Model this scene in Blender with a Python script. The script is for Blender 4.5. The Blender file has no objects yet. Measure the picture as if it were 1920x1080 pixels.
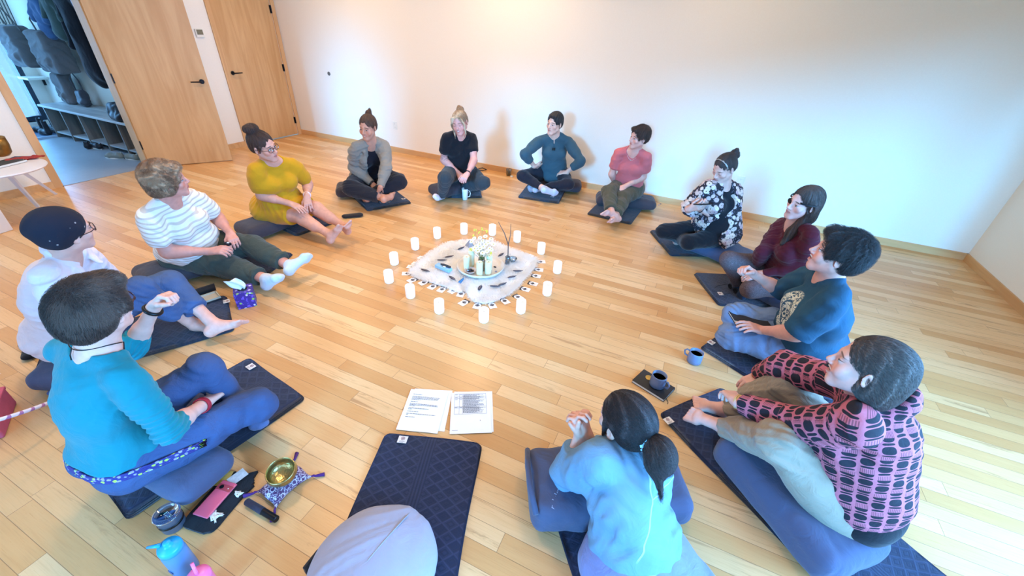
import bpy, bmesh, math, random, os
import numpy as np
from mathutils import Vector, Matrix
random.seed(7)
RNG = np.random.default_rng(11)
COL = bpy.context.scene.collection
PI = math.pi
F = np.float32
ONLY = None      # used while working on single figures

def nrm(v):
    v = np.asarray(v, float); return v/(np.linalg.norm(v)+1e-12)
def V3(*a): return np.array(a, float)
def lerp(a, b, t): return np.asarray(a)*(1-t)+np.asarray(b)*t

# ------------------------------------------------------------------ camera (solved from the room's edges)
CAM_H = 1.78
YAW, PITCH, ROLL, FPX = -0.39353986, 0.56980466, 0.06201997, 765.9
def cam_axes():
    cy, sy, cp, sp = math.cos(YAW), math.sin(YAW), math.cos(PITCH), math.sin(PITCH)
    f = V3(sy*cp, cy*cp, -sp); r = V3(cy, -sy, 0); u = np.cross(r, f)
    cr, sr = math.cos(ROLL), math.sin(ROLL)
    return f, cr*r+sr*u, -sr*r+cr*u
CF, CR, CU = cam_axes()
def at(px, py, z=0.0):
    """measured picture point -> the place on the plane at height z"""
    d = CF+CR*(px-960)/FPX-CU*(py-540)/FPX
    t = (z-CAM_H)/d[2]
    return V3(0, 0, CAM_H)+d*t
def at_y(px, py, y):
    d = CF+CR*(px-960)/FPX-CU*(py-540)/FPX
    return V3(0, 0, CAM_H)+d*(y/d[1])
def at_x(px, py, x):
    d = CF+CR*(px-960)/FPX-CU*(py-540)/FPX
    return V3(0, 0, CAM_H)+d*(x/d[0])

# ------------------------------------------------------------------ materials
class NT:
    def __init__(s, name):
        s.m = bpy.data.materials.new(name); s.m.use_nodes = True
        s.t = s.m.node_tree; s.n = s.t.nodes; s.l = s.t.links
        s.n.clear()
        s.out = s.n.new('ShaderNodeOutputMaterial'); s.b = s.n.new('ShaderNodeBsdfPrincipled')
        s.l.new(s.b.outputs[0], s.out.inputs[0])
    def put(s, sock, v):
        if v is None: return
        if isinstance(v, bpy.types.NodeSocket): s.l.new(v, sock)
        elif isinstance(v, (tuple, list)):
            v = tuple(v)
            if sock.type == 'RGBA' and len(v) == 3: v = v+(1,)
            sock.default_value = v
        else: sock.default_value = v
    def node(s, typ, ins=(), out=0, **props):
        n = s.n.new(typ)
        for k, v in props.items(): setattr(n, k, v)
        for k, v in (ins.items() if isinstance(ins, dict) else enumerate(ins)): s.put(n.inputs[k], v)
        return n.outputs[out]
    def math(s, op, a, b=0.0, c=None, clamp=False):
        n = s.n.new('ShaderNodeMath'); n.operation = op; n.use_clamp = clamp
        s.put(n.inputs[0], a); s.put(n.inputs[1], b)
        if c is not None: s.put(n.inputs[2], c)
        return n.outputs[0]
    def vmath(s, op, a, b=None, scale=None, out=0):
        n = s.n.new('ShaderNodeVectorMath'); n.operation = op
        s.put(n.inputs[0], a)
        if b is not None: s.put(n.inputs[1], b)
        if scale is not None: s.put(n.inputs['Scale'], scale)
        return n.outputs[out]
    def mix(s, f, a, b, mode='MIX'):
        n = s.n.new('ShaderNodeMix'); n.data_type = 'RGBA'; n.blend_type = mode
        s.put(n.inputs[0], f); s.put(n.inputs[6], a); s.put(n.inputs[7], b)
        return n.outputs[2]
    def noise(s, vec, scale=5.0, detail=3.0, rough=0.5, dist=0.0, col=False):
        n = s.n.new('ShaderNodeTexNoise')
        if vec is not None: s.put(n.inputs['Vector'], vec)
        s.put(n.inputs['Scale'], scale); n.inputs['Detail'].default_value = detail
        n.inputs['Roughness'].default_value = rough; n.inputs['Distortion'].default_value = dist
        return n.outputs[1 if col else 0]
    def ss(s, x, a, b):
        n = s.n.new('ShaderNodeMapRange'); n.interpolation_type = 'SMOOTHSTEP'
        s.put(n.inputs[0], x); s.put(n.inputs[1], a); s.put(n.inputs[2], b)
        return n.outputs[0]
    def attr(s, name): return s.node('ShaderNodeAttribute', out=1, attribute_name=name)
    def obj(s): return s.node('ShaderNodeTexCoord', out=3)
    def pos(s): return s.node('ShaderNodeNewGeometry', out=0)
    def sep(s, v):
        n = s.n.new('ShaderNodeSeparateXYZ'); s.put(n.inputs[0], v); return n.outputs
    def comb(s, x, y, z):
        n = s.n.new('ShaderNodeCombineXYZ'); s.put(n.inputs[0], x); s.put(n.inputs[1], y); s.put(n.inputs[2], z); return n.outputs[0]
    def bump(s, h, strength=0.3, dist=0.01, normal=None):
        n = s.n.new('ShaderNodeBump'); s.put(n.inputs['Height'], h)
        n.inputs['Strength'].default_value = strength; n.inputs['Distance'].default_value = dist
        if normal is not None: s.put(n.inputs['Normal'], normal)
        return n.outputs[0]
    def end(s, color=None, rough=0.6, metal=0.0, normal=None, **kw):
        s.put(s.b.inputs['Base Color'], color); s.put(s.b.inputs['Roughness'], rough); s.put(s.b.inputs['Metallic'], metal)
        if normal is not None: s.put(s.b.inputs['Normal'], normal)
        for k, v in kw.items(): s.put(s.b.inputs[k], v)
        return s.m
def srgb(r, g, b):
    f = lambda c: c/12.92 if c <= .04045 else ((c+.055)/1.055)**2.4
    return (f(r/255), f(g/255), f(b/255))
def mplain(name, col, rough=0.5, metal=0.0, var=0.06, scale=30.0, bump=0.0, **kw):
    t = NT(name); n = t.noise(t.obj(), scale, 3)
    c = t.mix(t.math('MULTIPLY', n, 1.0), tuple(x*(1-var) for x in col), tuple(min(1, x*(1+var)) for x in col))
    nm = t.bump(n, bump, 0.003) if bump else None
    return t.end(c, rough, metal, nm, **kw)
def mfabric(name, col, rough=0.9, wr=0.35, weave=900.0, var=0.12, col2=None, sheen=0.15):
    """cloth: fine weave and soft creases as bump, slight colour mottling of the dye"""
    t = NT(name); p = t.obj()
    n1 = t.noise(p, 11.0, 5, 0.55, 1.1); n2 = t.noise(p, weave*.25, 2)
    c2 = col2 or tuple(x*(1-var) for x in col)
    c = t.mix(t.math('ADD', .35, t.math('MULTIPLY', t.noise(p, 40.0, 5, .7), .5)), c2, tuple(min(1, x*(1+var*.5)) for x in col))
    nb = t.bump(n1, wr, 0.02); nb = t.bump(n2, 0.12, 0.001, nb)
    return t.end(c, rough, 0, nb, **{'Sheen Weight': sheen, 'Specular IOR Level': 0.25})

# ------------------------------------------------------------------ objects
def make_mesh(name, verts, faces, mats=(), parent=None, smooth=True, mi=None, origin=None, attrs=None):
    verts = np.asarray(verts, np.float64)
    if origin is not None: verts = verts-np.asarray(origin)
    me = bpy.data.meshes.new(name)
    if isinstance(faces, np.ndarray):
        nf, k = faces.shape
        me.vertices.add(len(verts)); me.vertices.foreach_set('co', verts.astype(F).ravel())
        me.loops.add(nf*k); me.loops.foreach_set('vertex_index', faces.astype(np.int32).ravel())
        me.polygons.add(nf); me.polygons.foreach_set('loop_start', np.arange(0, nf*k, k, dtype=np.int32))
        me.polygons.foreach_set('loop_total', np.full(nf, k, np.int32))
    else:
        me.from_pydata([tuple(v) for v in verts], [], faces)
    me.update(calc_edges=True)
    if not isinstance(faces, np.ndarray): me.validate()
    for m in (mats if isinstance(mats, (list, tuple)) else [mats]): me.materials.append(m)
    n = len(me.polygons)
    if smooth: me.polygons.foreach_set('use_smooth', np.ones(n, bool))
    if mi is not None and len(mi) == n: me.polygons.foreach_set('material_index', np.asarray(mi, np.int32))
    for k, a in (attrs or {}).items():
        at_ = me.attributes.new(k, 'FLOAT_VECTOR', 'POINT'); at_.data.foreach_set('vector', np.asarray(a, F).ravel())
    o = bpy.data.objects.new(name, me); COL.objects.link(o)
    if parent is not None: o.parent = parent
    return o
def tag(o, label=None, cat=None, group=None, kind=None):
    if label: o['label'] = label
    if cat: o['category'] = cat
    if group: o['group'] = group
    if kind: o['kind'] = kind
    return o
def thing(name, label, cat, loc=(0, 0, 0), rotz=0.0, group=None):
    o = bpy.data.objects.new(name, None); COL.objects.link(o); o.empty_display_size = .05
    o.location = tuple(float(x) for x in loc); o.rotation_euler = (0, 0, rotz)
    return tag(o, label, cat, group)
def dup(root, loc, rotz, label, scale=None):
    r = root.copy(); COL.objects.link(r); r.location = tuple(float(x) for x in loc); r.rotation_euler = (0, 0, rotz)
    r['label'] = label
    if scale: r.scale = scale
    for ch in list(root.children):
        c = ch.copy(); COL.objects.link(c); c.parent = r
        for g in list(ch.children):
            d = g.copy(); COL.objects.link(d); d.parent = c
    return r

class MB:
    """collects shapes, then links them as one mesh object"""
    def __init__(s): s.v = []; s.f = []; s.m = []; s.cur = 0; s.sharp = False
    def raw(s, v, f):
        o = len(s.v); s.v += [tuple(map(float, p)) for p in v]
        s.f += [tuple(i+o for i in q) for q in f]; s.m += [s.cur]*len(f); return s
    def box(s, c, d, R=None, bev=0.0):
        c = np.asarray(c, float); hx, hy, hz = np.asarray(d, float)/2
        R = np.eye(3) if R is None else np.asarray(R, float)
        if bev <= 0:
            v = [(x, y, z) for x in (-hx, hx) for y in (-hy, hy) for z in (-hz, hz)]
            f = [(0, 1, 3, 2), (4, 6, 7, 5), (0, 4, 5, 1), (2, 3, 7, 6), (0, 2, 6, 4), (1, 5, 7, 3)]
        else:
            bm = bmesh.new(); bmesh.ops.create_cube(bm, size=1)
            for q in bm.verts: q.co = (q.co.x*2*hx, q.co.y*2*hy, q.co.z*2*hz)
            bmesh.ops.bevel(bm, geom=list(bm.edges), offset=min(bev, .49*min(hx, hy, hz)*2), segments=3, affect='EDGES', profile=.5)
            bm.verts.index_update(); v = [tuple(q.co) for q in bm.verts]; f = [tuple(q.index for q in p.verts) for p in bm.faces]; bm.free()
        return s.raw([c+np.asarray(p)@R for p in v], f)
    def tube(s, pts, r, seg=8, cap=True, closed=False):
        pts = [np.asarray(p, float) for p in pts]; n = len(pts)
        rr = r if hasattr(r, '__len__') else [r]*n
        v = []; prev = None
        for i, p in enumerate(pts):
            a = pts[(i-1) % n] if (i > 0 or closed) else p; b = pts[(i+1) % n] if (i < n-1 or closed) else p
            t = nrm(b-a)
            if prev is None: x = nrm(np.cross(t, [0, 0, 1]) if abs(t[2]) < .9 else np.cross(t, [1, 0, 0]))
            else: x = nrm(prev-t*(prev@t))
            prev = x; y = np.cross(t, x)
            v += [p+rr[i]*(x*math.cos(q)+y*math.sin(q)) for q in np.arange(seg)*2*PI/seg]
        f = []
        for i in range(n if closed else n-1):
            j = (i+1) % n
            f += [(i*seg+k, i*seg+(k+1) % seg, j*seg+(k+1) % seg, j*seg+k) for k in range(seg)]
        if cap and not closed: f += [tuple(range(seg))[::-1], tuple((n-1)*seg+k for k in range(seg))]
        return s.raw(v, f)
    def lathe(s, prof, c=(0, 0, 0), seg=24, R=None, cap=True):
        c = np.asarray(c, float); R = np.eye(3) if R is None else np.asarray(R, float); v = []
        for r, z in prof:
            v += [c+np.array([r*math.cos(q), r*math.sin(q), z])@R for q in np.arange(seg)*2*PI/seg]
        f = []
        for i in range(len(prof)-1):
            f += [(i*seg+k, i*seg+(k+1) % seg, (i+1)*seg+(k+1) % seg, (i+1)*seg+k) for k in range(seg)]
        if cap:
            if prof[0][0] > 1e-5: f.append(tuple(range(seg))[::-1])
            if prof[-1][0] > 1e-5: f.append(tuple((len(prof)-1)*seg+k for k in range(seg)))
        return s.raw(v, f)
    def ball(s, c, r, R=None, nu=16, nv=10):
        r = np.ones(3)*np.asarray(r, float); R = np.eye(3) if R is None else np.asarray(R, float); c = np.asarray(c, float)
        v = []
        for j in range(nv+1):
            th = PI*j/nv
            v += [c+(r*np.array([math.sin(th)*math.cos(q), math.sin(th)*math.sin(q), math.cos(th)]))@R for q in np.arange(nu)*2*PI/nu]
        f = [(j*nu+k, (j+1)*nu+k, (j+1)*nu+(k+1) % nu, j*nu+(k+1) % nu) for j in range(nv) for k in range(nu)]
        return s.raw(v, f)
    def poly(s, pts, z0, z1):
        n = len(pts); v = [(p[0], p[1], z0) for p in pts]+[(p[0], p[1], z1) for p in pts]
        f = [tuple(range(n))[::-1], tuple(range(n, 2*n))]+[(i, (i+1) % n, n+(i+1) % n, n+i) for i in range(n)]
        return s.raw(v, f)
    def build(s, name, mats, parent=None, smooth=False, origin=None):
        o = make_mesh(name, s.v, s.f, mats, parent, smooth, s.m, origin)
        if smooth == 'auto':
            me = o.data
            try: me.set_sharp_from_angle(angle=math.radians(38))
            except Exception: pass
        return o

# ------------------------------------------------------------------ implicit surfaces -> one continuous mesh
class Ops:
    def __init__(s): s.o = []; s.lo = np.full(3, 9e9); s.hi = np.full(3, -9e9)
    def _b(s, c, r): s.lo = np.minimum(s.lo, np.asarray(c)-r); s.hi = np.maximum(s.hi, np.asarray(c)+r)
    def cap(s, a, b, ra, rb=None, k=.02, mode='u', cut=None, flat=None, cuta=None):
        rb = ra if rb is None else rb
        a = np.asarray(a, float); b = np.asarray(b, float); a32 = a.astype(F); ab = (b-a).astype(F); L2 = F(max(ab@ab, 1e-12))
        cuts = []
        if cut is not None: cuts.append((nrm(b-a).astype(F), F(nrm(b-a)@(lerp(a, b, cut)))))
        if cuta is not None: cuts.append((-nrm(b-a).astype(F), F(-nrm(b-a)@(lerp(a, b, cuta)))))
        if flat is not None:      # (axis, factor): squash along an axis
            ax, fac = nrm(flat[0]).astype(F), F(1/flat[1]-1)
        def f(P):
            Q = P-a32; 
            if flat is not None:
                h0 = np.clip(Q@ab/L2, 0, 1); D = Q-h0[..., None]*ab; e = D@ax; D = D+(e*fac)[..., None]*ax
                h = h0; d = np.sqrt((D*D).sum(-1))
                d = (d-(F(ra)+h*F(rb-ra)))
                d = np.where(d > 0, d*F(min(1, flat[1]) if flat[1] < 1 else 1), d)
            else:
                h = np.clip(Q@ab/L2, 0, 1); D = Q-h[..., None]*ab
                d = np.sqrt((D*D).sum(-1))-(F(ra)+h*F(rb-ra))
            for n_, c_ in cuts: d = np.maximum(d, P@n_-c_)
            return d
        if mode == 'u':
            m = max(ra, rb)*(1.0 if flat is None else max(1, flat[1])); s._b(a, m); s._b(b, m)
        s.o.append((f, k, mode)); return s
    def ell(s, c, r, R=None, k=.02, mode='u', cut=None):
        """R rows = the local axes"""
        c = np.asarray(c, float); r = np.ones(3)*np.asarray(r, float); R = np.eye(3) if R is None else np.asarray(R, float)
        c32 = c.astype(F); RT = R.T.astype(F); ir = (1/r).astype(F); ir2 = (1/r**2).astype(F)
        def f(P):
            Q = (P-c32)@RT; q = Q*ir
            k0 = np.sqrt((q*q).sum(-1)); q = Q*ir2; k1 = np.sqrt((q*q).sum(-1))+F(1e-9)
            d = k0*(k0-1)/k1
            if cut is not None: d = np.maximum(d, P@cut[0].astype(F)-F(cut[1]))
            return d
        if mode == 'u': s._b(c, max(r))
        s.o.append((f, k, mode)); return s
    def plane(s, n, p, k=.004):
        """keeps the side the normal points away from"""
        n = nrm(n).astype(F); c = F(n@np.asarray(p)); s.o.append((lambda P: P@n-c, k, 'i')); return s
    def fn(s, f, k, mode='s'): s.o.append((f, k, mode)); return s

def smin(a, b, k):
    if k <= 0: return np.minimum(a, b)
    h = np.maximum(F(k)-np.abs(a-b), 0)/F(k)
    return np.minimum(a, b)-h*h*F(k*.25)
def apply_op(D, d, k, mode):
    if mode == 'u': return smin(D, d, k)
    if mode == 's': return -smin(-D, d, k)
    return -smin(-D, -d, k)

def mesh_ops(ops, h, disp=None, pad=.02):
    B = 8; bs = B*h; lo = ops.lo-pad-.01; n = np.ceil((ops.hi+pad+.01-lo)/bs).astype(int)
    I = np.stack(np.meshgrid(*[np.arange(k) for k in n], indexing='ij'), -1).reshape(-1, 3)
    C = (lo+(I+.5)*bs).astype(F); rad = bs*.5*1.7321+.008
    D = np.full(len(C), 9, F); sel = []
    for f, k, mode in ops.o:
        d = f(C); D = apply_op(D, d, k, mode)
        sel.append((d < rad*1.15+2*k+.02) if mode != 'i' else (d > -(rad+k+2*h)))
    act = np.abs(D) < rad*1.5+.02
    I = I[act]; nb = len(I); G = np.arange(B+1)
    O = np.stack(np.meshgrid(G, G, G, indexing='ij'), -1).reshape(-1, 3)
    P = (lo+(I[:, None, :]*B+O[None])*h).astype(F)          # nb,729,3
    D = np.full(P.shape[:2], .5, F)
    for (f, k, mode), s in zip(ops.o, sel):
        ii = np.nonzero(s[act])[0]
        if len(ii): D[ii] = apply_op(D[ii], f(P[ii]), k, mode)
    if disp is not None:
        for a in range(0, nb, 800): D[a:a+800] += disp(P[a:a+800])
    D = D.reshape(nb, B+1, B+1, B+1)
    S = D < 0
    c = S[:, :B, :B, :B].astype(np.int8)
    for (x, y, z) in [(1, 0, 0), (0, 1, 0), (0, 0, 1), (1, 1, 0), (1, 0, 1), (0, 1, 1), (1, 1, 1)]:
        c = c+S[:, x:x+B, y:y+B, z:z+B]
    bi, ci, cj, ck = np.nonzero((c > 0) & (c < 8))
    corner = [(x, y, z) for x in (0, 1) for y in (0, 1) for z in (0, 1)]
    vals = {q: D[bi, ci+q[0], cj+q[1], ck+q[2]] for q in corner}
    acc = np.zeros((len(bi), 3)); cnt = np.zeros(len(bi))
    for q in corner:
        for ax in range(3):
            if q[ax] == 0:
                q2 = list(q); q2[ax] = 1; q2 = tuple(q2)
                a, b = vals[q], vals[q2]; m = (a < 0) != (b < 0)
                t = np.where(m, a/np.where(m, a-b, 1), 0)
                pt = np.tile(np.array(q, float), (len(bi), 1)); pt[:, ax] += t
                acc += pt*m[:, None]; cnt += m
    cell = I[bi]*B+np.stack([ci, cj, ck], -1)
    verts = lo+(cell+acc/cnt[:, None])*h
    M = np.int64(1 << 20); key = (cell[:, 0].astype(np.int64)*M+cell[:, 1])*M+cell[:, 2]
    order = np.argsort(key); ks = key[order]
    faces = []
    for ax in range(3):
        s0 = S[:, :B, :B, :B]; sh = [0, 0, 0]; sh[ax] = 1
        s1 = S[:, sh[0]:sh[0]+B, sh[1]:sh[1]+B, sh[2]:sh[2]+B]
        b_, i_, j_, k_ = np.nonzero(s0 != s1)
        g = I[b_]*B+np.stack([i_, j_, k_], -1); inside = s0[b_, i_, j_, k_]
        u, v = (ax+1) % 3, (ax+2) % 3; q = []
        for du, dv in ((0, 0), (-1, 0), (-1, -1), (0, -1)):
            gg = g.copy(); gg[:, u] += du; gg[:, v] += dv
            kk = (gg[:, 0].astype(np.int64)*M+gg[:, 1])*M+gg[:, 2]
            p = np.searchsorted(ks, kk); p = np.minimum(p, len(ks)-1)
            q.append(np.where(ks[p] == kk, order[p], -1))
        q = np.stack(q, -1); ok = (q >= 0).all(1); q = q[ok]; ins = inside[ok]
        q[~ins] = q[~ins][:, ::-1]
        faces.append(q)
    faces = np.concatenate(faces)
    return verts, faces

def field(ops, P):
    P = np.asarray(P, F); D = np.full(P.shape[:-1], 9, F)
    for f, k, mode in ops.o: D = apply_op(D, f(P), k, mode)
    return D
def wrinkle(amp=.003, sc=1.0, seed=0, dirv=(0, 0, 1), fold=1.0):
    """cloth folds: warped ridges that come and go"""
    r = np.random.default_rng(seed); A = r.normal(size=(6, 3))*(26*sc)+np.asarray(dirv)*34*sc*fold; ph = r.uniform(0, 6, 12).astype(F); A = A.astype(F)
    W = (r.normal(size=(3, 3))*9).astype(F); M_ = (r.normal(size=(6, 3))*10).astype(F)
    def f(P):
        Q = P+F(.035)*np.sin(P@W.T+F(seed)).astype(F)
        d = np.zeros(P.shape[:-1], F)
        for i in range(6):
            c = np.cos(Q@A[i]+ph[i]); m = np.clip(np.sin(P@M_[i]+ph[i+6])+F(.2), 0, 1)
            d += m*(c*c*c*np.abs(c))        # narrow crests, broad hollows
        return -F(amp*.95)*d
    return f
P_SUN = 6.8; P_WIN = [30, 24, 38]; P_RW = 320; P_HALL = 95
P_CEIL = [25, 33, 12, 25, 28, 11, 5]
EXPO = 0.0
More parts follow.
